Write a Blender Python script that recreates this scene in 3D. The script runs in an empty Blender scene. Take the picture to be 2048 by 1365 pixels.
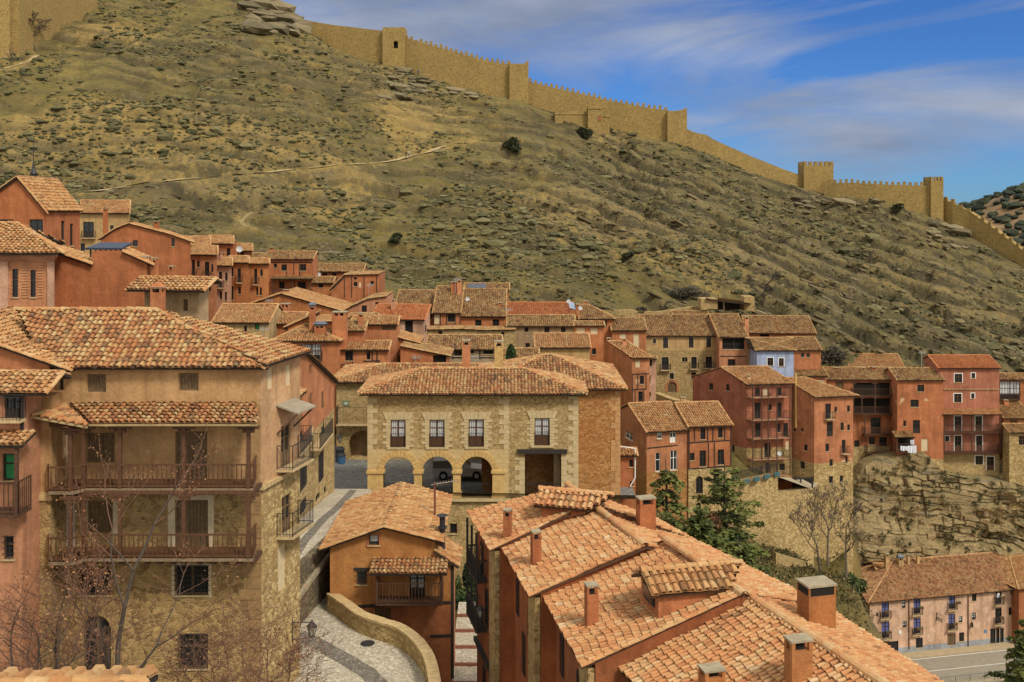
import bpy, math, random
import numpy as np
from mathutils import Vector
random.seed(7)
C = bpy.context.scene.collection
SC = bpy.context.scene
# ---------------------------------------------------------------- camera, sky, sun, exposure
F, VH, CZ = 2000.0, 420.0, 50.0          # focal length and horizon row in pixels of a 2048-wide frame; eye height
cam = bpy.data.cameras.new('camera'); camo = bpy.data.objects.new('camera', cam); C.objects.link(camo)
cam.sensor_width = 36; cam.lens = 36*F/2048; cam.shift_y = (VH-682.5)/2048
cam.clip_start = .5; cam.clip_end = 9000
camo.location = (0, 0, CZ); camo.rotation_euler = (math.pi/2, 0, 0)
SC.camera = camo
SUN_EL, SUN_AZ = math.radians(48), math.radians(138)    # azimuth clockwise from +Y (view direction)
w = bpy.data.worlds.new('World'); SC.world = w; w.use_nodes = True
def sky():
    nt = w.node_tree; N = nt.nodes; L = nt.links; bg = N['Background']
    s = N.new('ShaderNodeTexSky'); s.sky_type = 'NISHITA'; s.sun_disc = False
    s.sun_elevation = SUN_EL; s.sun_rotation = SUN_AZ; s.altitude = 1100; s.air_density = 1.0; s.dust_density = .3; s.ozone_density = 2.0
    tint = N.new('ShaderNodeMix'); tint.data_type = 'RGBA'; tint.blend_type = 'MULTIPLY'; tint.inputs[0].default_value = 1
    L.new(s.outputs[0], tint.inputs[6]); tint.inputs[7].default_value = SKY_TINT
    tc = N.new('ShaderNodeTexCoord'); mp = N.new('ShaderNodeMapping'); L.new(tc.outputs['Generated'], mp.inputs[0])
    mp.inputs['Scale'].default_value = (1.6, 1.6, 6.5); mp.inputs['Location'].default_value = (1.4, 2.1, .3); mp.inputs['Rotation'].default_value = (0, .12, 0)
    n1 = N.new('ShaderNodeTexNoise'); n1.inputs['Scale'].default_value = 1.5; n1.inputs['Detail'].default_value = 8; n1.inputs['Roughness'].default_value = .60; n1.inputs['Distortion'].default_value = .7
    L.new(mp.outputs[0], n1.inputs[0])
    r = N.new('ShaderNodeValToRGB'); r.color_ramp.elements[0].position = .46; r.color_ramp.elements[1].position = .70
    r.color_ramp.elements[0].color = (0, 0, 0, 1); r.color_ramp.elements[1].color = (.92, .92, .92, 1)
    acc = n1.outputs[0]
    for (cx, cz, ax, az, amt) in ((-.02, .205, .36, .08, .30), (.42, .09, .32, .06, .25), (.21, .165, .10, .03, .10)):     # cloud banks
        sb = N.new('ShaderNodeVectorMath'); sb.operation = 'SUBTRACT'; L.new(tc.outputs['Generated'], sb.inputs[0]); sb.inputs[1].default_value = (cx, 0, cz)
        mu = N.new('ShaderNodeVectorMath'); mu.operation = 'MULTIPLY'; L.new(sb.outputs[0], mu.inputs[0]); mu.inputs[1].default_value = (1/ax, 0, 1/az)
        ln = N.new('ShaderNodeVectorMath'); ln.operation = 'LENGTH'; L.new(mu.outputs[0], ln.inputs[0])
        g = N.new('ShaderNodeMapRange'); g.interpolation_type = 'SMOOTHSTEP'; L.new(ln.outputs['Value'], g.inputs[0]); g.inputs[1].default_value = 1.2; g.inputs[2].default_value = 0; g.inputs[3].default_value = 0; g.inputs[4].default_value = amt
        ad = N.new('ShaderNodeMath'); ad.operation = 'ADD'; L.new(acc, ad.inputs[0]); L.new(g.outputs[0], ad.inputs[1]); acc = ad.outputs[0]
    L.new(acc, r.inputs[0])
    n2 = N.new('ShaderNodeTexNoise'); n2.inputs['Scale'].default_value = 3.1; n2.inputs['Detail'].default_value = 7; L.new(mp.outputs[0], n2.inputs[0])
    r2 = N.new('ShaderNodeValToRGB'); r2.color_ramp.elements[0].position = .35; r2.color_ramp.elements[1].position = .7
    r2.color_ramp.elements[0].color = CLOUD_A; r2.color_ramp.elements[1].color = CLOUD_B
    L.new(n2.outputs[0], r2.inputs[0])
    mx = N.new('ShaderNodeMix'); mx.data_type = 'RGBA'
    L.new(r.outputs[0], mx.inputs[0]); L.new(tint.outputs[2], mx.inputs[6]); L.new(r2.outputs[0], mx.inputs[7])
    # unseen bright cloud deck added overhead and behind the viewer to neutralise ambient light
    sp = N.new('ShaderNodeSeparateXYZ'); L.new(tc.outputs['Generated'], sp.inputs[0])
    mr = N.new('ShaderNodeMapRange'); L.new(sp.outputs['Z'], mr.inputs[0]); mr.inputs[1].default_value = .32; mr.inputs[2].default_value = .6
    my = N.new('ShaderNodeMapRange'); L.new(sp.outputs['Y'], my.inputs[0]); my.inputs[1].default_value = .35; my.inputs[2].default_value = -.1
    mm = N.new('ShaderNodeMath'); mm.operation = 'MAXIMUM'; L.new(mr.outputs[0], mm.inputs[0]); L.new(my.outputs[0], mm.inputs[1])
    m3 = N.new('ShaderNodeMix'); m3.data_type = 'RGBA'; L.new(mm.outputs[0], m3.inputs[0]); L.new(mx.outputs[2], m3.inputs[6]); m3.inputs[7].default_value = FILL_DECK
    L.new(m3.outputs[2], bg.inputs[0]); bg.inputs[1].default_value = SKY_STRENGTH
SKY_TINT = (.21, .42, .78, 1); CLOUD_A = (1.9, 2.25, 3.1, 1); CLOUD_B = (3.6, 3.9, 4.6, 1); FILL_DECK = (6.7, 6.6, 6.3, 1); SKY_STRENGTH = .1
sky()
sun = bpy.data.lights.new('sun', 'SUN'); sun.energy = 2.3; sun.angle = math.radians(12); sun.color = (1, .92, .80)
so = bpy.data.objects.new('sun', sun); C.objects.link(so)
so.rotation_euler = (math.pi/2-SUN_EL, 0, math.pi-SUN_AZ)
SC.view_settings.view_transform = 'Standard'; SC.view_settings.look = 'None'; SC.view_settings.gamma = 1; SC.view_settings.exposure = .36
SC.cycles.max_bounces = 5; SC.cycles.diffuse_bounces = 3; SC.cycles.transparent_max_bounces = 6; SC.cycles.use_denoising = True

# ---------------------------------------------------------------- small maths
def P(u, v, Y): return Vector(((u-1024)/F*Y, Y, CZ-(v-VH)/F*Y))
def RM(Y): return float(np.interp(Y, [0, 80, 84, 95, 108, 125, 250, 330], [0, 80, 105, 125, 142, 165, 285, 365]))   # survey depth -> metres
def zof(v, Y): return CZ-(v-VH)/F*Y
def proj(p): return (1024+F*p[0]/p[1], VH-F*(p[2]-CZ)/p[1])
ZM = dict(n=(0, 0, 1), z1=(0, 300, 3.412), z2=(400, 440, 3.412), z3=(800, 540, 3.412), z4=(1200, 560, 3.412), z5=(1600, 660, 3.7924), z6=(0, 600, 2.7297), z7=(0, 965, 3.2),
          y1=(560, 680, 2.9257), y2=(580, 960, 3.37), y3=(900, 940, 3.2117), y4=(1400, 940, 3.1605), y5=(1230, 780, 3.6885), y6=(560, 0, 3.413), y7=(1050, 160, 2.0521), h=(1700, 1100, 5.152), s=(520, 700, 2.483))
def T(z, x, y): o = ZM[z]; return (o[0]+x/o[2], o[1]+y/o[2])
def hash2(i, j, s=0):
    h = (i.astype(np.int64)*374761393+j.astype(np.int64)*668265263+s*974711) & 0xffffffff
    h = ((h ^ (h >> 13))*1274126177) & 0xffffffff
    return ((h ^ (h >> 16)) & 0xffff)/65535.0
def vnoise(x, y, s=0):
    i = np.floor(x); j = np.floor(y); fx = x-i; fy = y-j
    fx = fx*fx*(3-2*fx); fy = fy*fy*(3-2*fy)
    a = hash2(i, j, s); b = hash2(i+1, j, s); c = hash2(i, j+1, s); d = hash2(i+1, j+1, s)
    return (a+(b-a)*fx+(c-a)*fy+(a-b-c+d)*fx*fy)*2-1
def fbm(x, y, o=5, s=0, g=.5):
    t = 0; am = 1; f = 1
    for k in range(o): t = t+am*vnoise(x*f, y*f, s+k*17); am *= g; f *= 2.03
    return t

# ---------------------------------------------------------------- mesh building
class MB:
    def __init__(s): s.v = []; s.f = []; s.m = []; s.t = []
    def add(s, vs, fs, m=0, t=.5):
        o = len(s.v); s.v.extend(tuple(p) for p in vs)
        for f in fs: s.f.append(tuple(i+o for i in f)); s.m.append(m); s.t.append(t)
    def quad(s, a, b, c, d, m=0, t=.5): s.add((a, b, c, d), ((0, 1, 2, 3),), m, t)
    def poly(s, ps, m=0, t=.5): s.add(ps, (tuple(range(len(ps))),), m, t)
    def obox(s, o, ax, ay, az, m=0, t=.5):      # o corner, three edge vectors
        o, ax, ay, az = map(Vector, (o, ax, ay, az))
        p = [o, o+ax, o+ax+ay, o+ay, o+az, o+ax+az, o+ax+ay+az, o+ay+az]
        s.add(p, ((0, 3, 2, 1), (4, 5, 6, 7), (0, 1, 5, 4), (1, 2, 6, 5), (2, 3, 7, 6), (3, 0, 4, 7)), m, t)
    def box(s, cx, cy, cz, x, y, z, m=0, t=.5): s.obox((cx-x/2, cy-y/2, cz-z/2), (x, 0, 0), (0, y, 0), (0, 0, z), m, t)
    def bar(s, a, b, wd, hd=None, m=0, up=(0, 0, 1)):
        a, b = Vector(a), Vector(b); d = b-a
        if d.length < 1e-5: return
        up = Vector(up); sd = d.cross(up)
        if sd.length < 1e-5: sd = d.cross(Vector((1, 0, 0)))
        sd.normalize(); u2 = sd.cross(d).normalized(); hd = hd or wd
        s.obox(a-sd*wd/2-u2*hd/2, d, sd*wd, u2*hd, m)
    def tube(s, a, b, r0, r1=None, n=6, m=0, t=.5, cap=True):
        a, b = Vector(a), Vector(b); r1 = r0 if r1 is None else r1; d = (b-a)
        if d.length < 1e-6: return
        q = d.normalized(); e = q.cross(Vector((0, 0, 1)) if abs(q.z) < .9 else Vector((1, 0, 0))).normalized(); g = q.cross(e)
        vs = []
        for c, r in ((a, r0), (b, r1)):
            for k in range(n): an = 2*math.pi*k/n; vs.append(c+e*r*math.cos(an)+g*r*math.sin(an))
        fs = [(k, (k+1) % n, n+(k+1) % n, n+k) for k in range(n)]
        if cap: fs += [tuple(range(n-1, -1, -1)), tuple(range(n, 2*n))]
        s.add(vs, fs, m, t)
    def lathe(s, c, prof, n=12, m=0):           # prof: (radius, z)
        c = Vector(c); vs = []; fs = []
        for r, z in prof:
            for k in range(n): an = 2*math.pi*k/n; vs.append(c+Vector((r*math.cos(an), r*math.sin(an), z)))
        for i in range(len(prof)-1):
            for k in range(n): fs.append((i*n+k, i*n+(k+1) % n, (i+1)*n+(k+1) % n, (i+1)*n+k))
        fs += [tuple(range(n-1, -1, -1)), tuple(range((len(prof)-1)*n, len(prof)*n))]
        s.add(vs, fs, m)
    def build(s, name, mats, parent=None, org=None, smooth=False):
        o = Vector(org) if org is not None else (Vector(parent['org']) if parent is not None and 'org' in parent else Vector((0, 0, 0)))
        me = bpy.data.meshes.new(name)
        va = np.array(s.v, dtype=np.float64).reshape(-1, 3)-np.array(o)
        me.from_pydata(va.tolist(), [], s.f)
        mats = mats if isinstance(mats, (list, tuple)) else [mats]
        for m in mats: me.materials.append(m)
        if len(mats) > 1: me.polygons.foreach_set('material_index', np.array(s.m, dtype=np.int32))
        at = me.attributes.new('tint', 'FLOAT', 'FACE'); at.data.foreach_set('value', np.array(s.t, dtype=np.float32))
        if smooth: me.polygons.foreach_set('use_smooth', np.ones(len(s.f), dtype=bool))
        ob = bpy.data.objects.new(name, me); C.objects.link(ob)
        if parent is not None: ob.parent = parent
        elif org is not None: ob.location = o
        ob['org'] = tuple(o)
        return ob
def thing(name, label, cat, loc, group=None):
    o = bpy.data.objects.new(name, None); C.objects.link(o); o.location = loc; o['org'] = tuple(loc)
    o['label'] = label; o['category'] = cat; o.empty_display_size = .5
    if group: o['group'] = group
    return o
def tag(o, label=None, cat=None, group=None, kind=None):
    for k, v in (('label', label), ('category', cat), ('group', group), ('kind', kind)):
        if v: o[k] = v
    return o

# ---------------------------------------------------------------- materials
def mat(name, col=(.5, .5, .5), rough=.85, metal=0):
    m = bpy.data.materials.new(name); m.use_nodes = True
    b = m.node_tree.nodes['Principled BSDF']; b.inputs['Base Color'].default_value = (*col, 1); b.inputs['Roughness'].default_value = rough; b.inputs['Metallic'].default_value = metal
    return m
class NT:
    def __init__(s, m): s.t = m.node_tree; s.N = s.t.nodes; s.L = s.t.links; s.b = s.N['Principled BSDF']; s.tc = s.N.new('ShaderNodeTexCoord'); s.co = s.tc.outputs['Object']
    def noise(s, sc, det=4, ro=.55, scale=None, dist=0):
        n = s.N.new('ShaderNodeTexNoise'); n.inputs['Scale'].default_value = sc; n.inputs['Detail'].default_value = det; n.inputs['Roughness'].default_value = ro; n.inputs['Distortion'].default_value = dist
        s.L.new(s.mapped(scale) if scale else s.co, n.inputs[0]); return n.outputs[0]
    def mapped(s, scale, rot=(0, 0, 0)):
        mp = s.N.new('ShaderNodeMapping'); mp.inputs['Scale'].default_value = scale; mp.inputs['Rotation'].default_value = rot; s.L.new(s.co, mp.inputs[0]); return mp.outputs[0]
    def vor(s, sc, feat='F1', scale=None, rnd=1):
        n = s.N.new('ShaderNodeTexVoronoi'); n.feature = feat; n.inputs['Scale'].default_value = sc; n.inputs['Randomness'].default_value = rnd
        s.L.new(s.mapped(scale) if scale else s.co, n.inputs[0]); return n
    def ramp(s, fac, stops, interp='LINEAR'):
        r = s.N.new('ShaderNodeValToRGB'); r.color_ramp.interpolation = interp; e = r.color_ramp.elements
        while len(e) < len(stops): e.new(.5)
        for k, (p, c) in enumerate(stops):
            e[k].position = p; e[k].color = (c, c, c, 1) if isinstance(c, (int, float)) else (*c, 1)
        s.L.new(fac, r.inputs[0]); return r.outputs[0]
    def mix(s, f, a, b, mode='MIX'):
        m = s.N.new('ShaderNodeMix'); m.data_type = 'RGBA'; m.blend_type = mode
        for k, x in ((0, f), (6, a), (7, b)):
            if isinstance(x, (int, float)): m.inputs[k].default_value = x if k == 0 else (x, x, x, 1)
            elif isinstance(x, tuple): m.inputs[k].default_value = (*x, 1)
            else: s.L.new(x, m.inputs[k])
        return m.outputs[2]
    def math(s, op, a, b=0):
        m = s.N.new('ShaderNodeMath'); m.operation = op
        for k, x in ((0, a), (1, b)):
            if isinstance(x, (int, float)): m.inputs[k].default_value = x
            else: s.L.new(x, m.inputs[k])
        return m.outputs[0]
    def attr(s, n='tint'):
        a = s.N.new('ShaderNodeAttribute'); a.attribute_name = n; return a.outputs['Fac']
    def bump(s, h, st=.5, d=.05):
        b = s.N.new('ShaderNodeBump'); b.inputs['Strength'].default_value = st; b.inputs['Distance'].default_value = d; s.L.new(h, b.inputs['Height']); s.L.new(b.outputs[0], s.b.inputs['Normal'])
    def col(s, c): s.L.new(c, s.b.inputs['Base Color'])
def sc3(c, k): return tuple(x*k for x in c)
_pl = {}
def plaster(name, c, patch=.0, under=(.60, .42, .22)):
    if name in _pl: return _pl[name]
    m = mat(name, c, .95); n = NT(m); _pl[name] = m
    oi = n.N.new('ShaderNodeObjectInfo'); rv = oi.outputs['Random']; big = n.noise(.5, 6, .65); fine = n.noise(6, 5, .7); st = n.noise(1.0, 4, .6, (1.6, 1.6, .18))
    c1 = n.mix(n.ramp(big, [(.32, 0), (.68, 1)]), sc3(c, .74), sc3(c, 1.20))
    c1 = n.mix(n.math('MULTIPLY', n.ramp(st, [(.46, 0), (.68, 1)]), .7), c1, (c[0]*.58, c[1]*.55, c[2]*.5))
    c1 = n.mix(n.math('MULTIPLY', n.ramp(n.noise(.8, 6, .65), [(.52, 0), (.64, 1)]), .6), c1, (min(1, c[0]*1.25), c[1]*1.35, c[2]*1.5))
    c1 = n.mix(.35, c1, n.ramp(fine, [(.3, .35), (.7, 1.3)]), 'MULTIPLY')
    if patch: 
        pm = n.ramp(n.noise(.62, 7, .62), [(.70-patch, 0), (.715-patch, 1)]); c1 = n.mix(pm, c1, under)
    c1 = n.mix(1, c1, n.ramp(rv, [(0, (.86, .80, .78)), (.35, (1.05, 1.0, .95)), (.7, (.93, .97, 1.05)), (1, (1.1, 1.12, 1.15))]), 'MULTIPLY')
    n.col(c1); n.bump(n.mix(.5, fine, n.noise(1.5, 6, .65)), .8, .06)
    return m
def stone(name, ca, cb, mortar, sc=3.0, scale=(1, 1, 1.5), mw=.055, stain=None):
    m = mat(name, ca, .95); n = NT(m)
    d = n.N.new('ShaderNodeVectorMath'); d.operation = 'ADD'
    nz = n.N.new('ShaderNodeTexNoise'); nz.inputs['Scale'].default_value = 2.2; n.L.new(n.co, nz.inputs[0])
    sv = n.N.new('ShaderNodeVectorMath'); sv.operation = 'SCALE'; sv.inputs['Scale'].default_value = .25; n.L.new(nz.outputs['Color'], sv.inputs[0])
    n.L.new(n.co, d.inputs[0]); n.L.new(sv.outputs[0], d.inputs[1]); n.co = d.outputs[0]
    e = n.vor(sc, 'DISTANCE_TO_EDGE', scale); c = n.vor(sc, 'F1', scale)
    sep = n.N.new('ShaderNodeSeparateColor'); n.L.new(c.outputs['Color'], sep.inputs[0])
    colr = n.ramp(sep.outputs[0], [(.1, sc3(ca, .75)), (.4, ca), (.65, cb), (.9, sc3(cb, 1.15))])
    colr = n.mix(.5, colr, n.ramp(n.noise(5, 5, .7), [(.3, .4), (.7, 1.25)]), 'MULTIPLY')
    mo = n.mix(.4, mortar, n.ramp(n.noise(4, 4, .6), [(.3, .5), (.7, 1.2)]), 'MULTIPLY')
    # the mortar is smeared over the stones in places
    sm = n.math('ADD', e.outputs['Distance'], n.math('MULTIPLY', n.math('SUBTRACT', n.noise(1.1, 6, .7), .46), -.34))
    f = n.ramp(sm, [(mw*.6, 0), (mw*1.7, 1)])
    cc = n.mix(f, mo, colr)
    cc = n.mix(n.math('MULTIPLY', n.ramp(n.noise(.25, 5, .6), [(.45, 0), (.7, 1)]), .45), cc, sc3(ca, .7) if stain is None else stain)
    n.col(cc); n.bump(n.mix(.3, f, n.noise(8, 4, .7)), .7, .07)
    return m
def ashlar(name, ca, cb, mortar):
    m = mat(name, ca, .9); n = NT(m)
    b = n.N.new('ShaderNodeTexBrick'); b.inputs['Scale'].default_value = 1; b.inputs['Brick Width'].default_value = .75; b.inputs['Row Height'].default_value = .36; b.inputs['Mortar Size'].default_value = .012
    b.inputs['Color1'].default_value = (*ca, 1); b.inputs['Color2'].default_value = (*cb, 1); b.inputs['Mortar'].default_value = (*mortar, 1)
    mp = n.N.new('ShaderNodeMapping'); mp.inputs['Rotation'].default_value = (math.pi/2, 0, 0); n.L.new(n.co, mp.inputs[0]); n.L.new(mp.outputs[0], b.inputs[0])
    n.col(n.mix(.4, b.outputs[0], n.ramp(n.noise(3, 5, .65), [(.3, .6), (.7, 1.15)]), 'MULTIPLY')); n.bump(n.noise(6, 4), .3, .02)
    return m
def tile(name, stops, lichen=.35, lc=(.42, .33, .15)):
    m = mat(name, (.5, .25, .1), .9); n = NT(m)
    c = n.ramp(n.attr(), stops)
    c = n.mix(.55, c, n.ramp(n.noise(7, 4, .7), [(.25, .45), (.75, 1.3)]), 'MULTIPLY')
    c = n.mix(n.math('MULTIPLY', n.ramp(n.noise(1.1, 6, .7), [(.46, 0), (.64, 1)]), lichen), c, lc)
    c = n.mix(n.math('MULTIPLY', n.ramp(n.noise(2.7, 6, .75), [(.56, 0), (.66, 1)]), lichen*1.3), c, (.10, .075, .045))
    n.col(c); n.bump(n.noise(14, 3), .25, .02); return m
def simple(name, c, rough=.8, var=.3, sc=5, metal=0, bump=.2):
    m = mat(name, c, rough, metal); n = NT(m)
    n.col(n.mix(1, c, n.ramp(n.noise(sc, 5, .65), [(.3, 1-var), (.7, 1+var)]), 'MULTIPLY'))
    if bump: n.bump(n.noise(sc*2, 4), bump, .02)
    return m
OR = plaster('orange_plaster', (.48, .182, .070)); ORD = plaster('dark_orange_plaster', (.41, .140, .050)); PK = plaster('pink_plaster', (.52, .235, .115))
PKL = plaster('pale_pink_plaster', (.56, .31, .185)); TAN = plaster('tan_plaster', (.50, .30, .105)); OCH = plaster('ochre_plaster', (.47, .185, .062)); RB = plaster('red_brown_plaster', (.40, .145, .078))
ORP = plaster('peeling_orange_plaster', (.51, .190, .078), .075); CRM = plaster('cream_plaster', (.50, .33, .14)); GRY = plaster('grey_plaster', (.40, .29, .16)); BLU = plaster('blue_washed_plaster', (.36, .42, .56))
ORB = plaster('orange_ochre_plaster', (.50, .195, .078)); SLM = plaster('salmon_plaster', (.58, .29, .13)); HOT = plaster('peach_plaster', (.66, .40, .245)); BAS = plaster('grey_base_paint', (.33, .34, .33))
RUB = stone('rubble_stone', (.42, .285, .11), (.52, .365, .165), (.49, .35, .15), 4.4)
RUBL = stone('pale_rubble_stone', (.42, .28, .105), (.60, .44, .20), (.46, .32, .13), 3.8)
RUBF = stone('brown_rubble_stone', (.33, .205, .075), (.43, .28, .11), (.47, .32, .135), 3.6, (1, 1, 1.35), .05)
RUBO = stone('orange_rubble_stone', (.44, .20, .062), (.50, .28, .10), (.47, .205, .06), 4.4, stain=(.38, .13, .04))
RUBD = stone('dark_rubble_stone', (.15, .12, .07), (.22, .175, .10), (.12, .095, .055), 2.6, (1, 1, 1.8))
FORT = stone('ochre_fortress_stone', (.32, .215, .066), (.385, .26, .086), (.37, .25, .080), 2.4, (1, 1, 1.5), .06, stain=(.25, .175, .06))
ASH = ashlar('pale_ashlar', (.62, .46, .22), (.56, .40, .18), (.42, .29, .12)); QUO = simple('cut_stone', (.54, .42, .225), .9, .2, 3); ARCHS = simple('yellow_arch_stone', (.58, .38, .14), .9, .2, 3)
T_BRT = tile('new_tiles', [(0, (.24, .11, .048)), (.1, (.42, .165, .06)), (.36, (.52, .225, .085)), (.62, (.55, .28, .112)), (.86, (.57, .345, .16)), (1, (.62, .44, .25))], .24)
T_MIX = tile('mixed_old_tiles', [(0, (.12, .07, .036)), (.2, (.27, .115, .045)), (.42, (.45, .175, .062)), (.6, (.48, .24, .09)), (.8, (.50, .315, .13)), (1, (.56, .41, .20))], .36)
T_OLD = tile('weathered_tiles', [(0, (.08, .045, .024)), (.25, (.24, .11, .04)), (.5, (.38, .185, .062)), (.75, (.44, .26, .095)), (1, (.53, .37, .17))], .42)
T_TAN = tile('tan_tiles', [(0, (.21, .10, .038)), (.3, (.43, .19, .066)), (.65, (.51, .265, .098)), (1, (.57, .385, .185))], .3)
T_RED = tile('red_tiles', [(0, (.28, .085, .03)), (.3, (.45, .135, .042)), (.7, (.52, .18, .058)), (1, (.55, .25, .09))], .15)
WD = simple('dark_wood', (.085, .038, .018), .8, .4, 8); WDR = simple('reddish_wood', (.105, .045, .018), .7, .35, 8); WDG = simple('old_shutter_wood', (.15, .095, .045), .85, .4, 6); WDB = simple('black_wood', (.03, .022, .016), .8, .3, 8)
IRON = simple('iron', (.025, .024, .026), .55, .2, 10); ZINC = simple('zinc_sheet', (.17, .20, .24), .45, .2, 3, .6); SLAB = simple('stone_slab', (.50, .37, .19), .9, .25, 4); CEM = simple('cement', (.33, .275, .18), .95, .25, 3)
BLIND = simple('pale_blind', (.62, .50, .30), .8, .1); WHT = simple('white_paint', (.78, .76, .70), .7, .06); CURT = simple('white_curtain', (.55, .56, .55), .9, .2, 4); BLC = simple('blue_curtain', (.13, .14, .36), .85, .3, 6); GRN = simple('green_blind', (.02, .22, .06), .7, .15)
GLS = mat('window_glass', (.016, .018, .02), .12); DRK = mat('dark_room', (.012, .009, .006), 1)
DOORW = simple('door_wood', (.11, .055, .025), .7, .35, 6); BLD = simple('blue_door', (.10, .15, .22), .7, .2)
# ---------------------------------------------------------------- tiled roof slopes
def tile_slope(mb, E0, E1, pts, w=.27, e=.38, K=4, seed=0, ov=(.35, .12, .12), soffit=1, jit=1.0, over_top=0.0):
    """barrel tiles on the plane through the eave E0-E1 and pts (upper outline from the E1 side round to the E0 side)"""
    E0, E1 = Vector(E0), Vector(E1); pts = [Vector(p) for p in pts]
    S = E1-E0; Ln = S.length
    if Ln < .3: return
    S.normalize(); far = max(pts, key=lambda p: (p-E0).length_squared); U = far-E0; U -= S*U.dot(S)
    # take the steepest reliable up-slope vector
    best = max(pts, key=lambda p: ((p-E0)-S*(p-E0).dot(S)).length); U = (best-E0)-S*(best-E0).dot(S)
    if U.length < .2: return
    U.normalize(); N = S.cross(U).normalized()
    if N.z < 0: N = -N
    poly = [((p-E0).dot(S), (p-E0).dot(U)) for p in pts]
    d, l0, l1 = ov
    first, last = poly[0], poly[-1]
    P2 = [(-l0 if abs(last[0]) < .3 or last[0] < 0 else -l0*1.0, -d), (Ln+l1, -d)]
    for (s, t) in poly:
        if abs(s) < .25: s = -l0
        elif abs(s-Ln) < .25: s = Ln+l1
        P2.append((s, t+over_top))
    n = len(P2); rng = np.random.RandomState(seed+int(Ln*100))
    smin = min(p[0] for p in P2); smax = max(p[0] for p in P2); nc = max(2, int(round((smax-smin)/w))); cw = (smax-smin)/nc
    cs = []; t0 = []; t1 = []; ci = []
    for i in range(nc):
        s = smin+(i+.5)*cw; ts = []
        for k in range(n):
            (a, b), (c, dd) = P2[k], P2[(k+1) % n]
            if (a-s)*(c-s) <= 0 and abs(a-c) > 1e-9: ts.append(b+(dd-b)*(s-a)/(c-a))
        if len(ts) < 2: continue
        lo, hi = min(ts), max(ts); m = int(math.ceil((hi-lo)/e-.15)); off = rng.uniform(-.05, .05)
        for j in range(max(1, m)):
            cs.append(s); t0.append(lo+j*e+(off if j else off*.6)); t1.append(min(hi+.03, lo+j*e+e*1.22)); ci.append(j)
    if not cs: return
    cs = np.array(cs); t0 = np.array(t0); t1 = np.maximum(np.array(t1), t0+.06); M = len(cs)
    cs = cs+rng.normal(0, .012*jit, M)*(w/.27); r0 = cw*.40*(1+rng.normal(0, .05*jit, M)); r1 = cw*.30*np.ones(M)
    sk = rng.normal(0, .018*jit, M); h0 = .045+rng.normal(0, .010*jit, M); h1 = .0+rng.normal(0, .006*jit, M)
    an = np.linspace(math.pi*1.02, -.02*math.pi, K+1); ca, sa = np.cos(an), np.sin(an)
    E0n, Sn, Un, Nn = (np.array(x) for x in (E0, S, U, N))
    def ring(s, t, r, h):
        ss = s[:, None]+r[:, None]*ca[None]; hh = h[:, None]+r[:, None]*sa[None]*.95; tt = np.repeat(t[:, None], K+1, 1)
        return E0n+ss[..., None]*Sn+tt[..., None]*Un+hh[..., None]*Nn
    V = np.concatenate([ring(cs-sk/2, t0, r0, h0), ring(cs+sk/2, t1, r1, h1)], 1).reshape(-1, 3)
    base = (np.arange(M)*(2*(K+1)))[:, None, None]
    q = np.array([[k, k+1, K+1+k+1, K+1+k] for k in range(K)])[None]
    Fq = (base+q).reshape(-1, 4)
    tint = np.clip(rng.beta(1.6, 1.6, M)*.9+.05+rng.normal(0, .03, M), 0, 1)
    # neighbouring patches of a roof weather alike
    tint = np.clip(tint+.10*vnoise(cs*.7, t0*.7, seed), 0, 1)
    o = len(mb.v); mb.v.extend(map(tuple, V.tolist())); mb.f.extend(map(tuple, (Fq+o).tolist())); mb.m.extend([0]*len(Fq)); mb.t.extend(np.repeat(tint, K).tolist())
    # channel tiles between the covers: one quad each
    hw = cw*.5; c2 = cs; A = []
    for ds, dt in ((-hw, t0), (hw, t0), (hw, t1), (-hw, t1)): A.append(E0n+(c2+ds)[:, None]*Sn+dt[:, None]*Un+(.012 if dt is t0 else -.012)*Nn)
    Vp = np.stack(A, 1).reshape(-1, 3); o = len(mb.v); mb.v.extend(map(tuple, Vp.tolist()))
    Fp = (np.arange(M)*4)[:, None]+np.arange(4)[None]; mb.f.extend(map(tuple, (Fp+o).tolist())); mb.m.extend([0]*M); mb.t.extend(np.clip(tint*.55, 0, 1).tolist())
    # deck under the tiles
    th = .10; W3 = [E0+S*s+U*t-N*.03 for s, t in P2]; L3 = [p-N*th for p in W3]
    mb.poly(L3[::-1], soffit); 
    for k in range(n): mb.quad(L3[k], L3[(k+1) % n], W3[(k+1) % n], W3[k], soffit)
def ridge_caps(mb, a, b, r=.15, seed=1, h=.03, t_lo=.35, t_hi=.9, step=.42):
    a, b = Vector(a), Vector(b); d = b-a; n = max(1, int(d.length/step)); q = d.normalized(); sd = q.cross(Vector((0, 0, 1)))
    if sd.length < 1e-4: return
    sd.normalize(); up = sd.cross(q); rn = random.Random(seed)
    for i in range(n):
        p0 = a+d*(i/n)+up*(h+rn.uniform(0, .03)); p1 = a+d*((i+1.12)/n)+up*h; rr = r*rn.uniform(.92, 1.08); vs = []
        for p, r_ in ((p0, rr), (p1, rr*.85)):
            for k in range(6): an = math.pi*k/5; vs.append(p+sd*r_*math.cos(an)*1.05+up*(r_*math.sin(an)*.9-.05))
        mb.add(vs, [(k, k+1, 7+k, 6+k) for k in range(5)], 0, rn.uniform(t_lo, t_hi))

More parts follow.
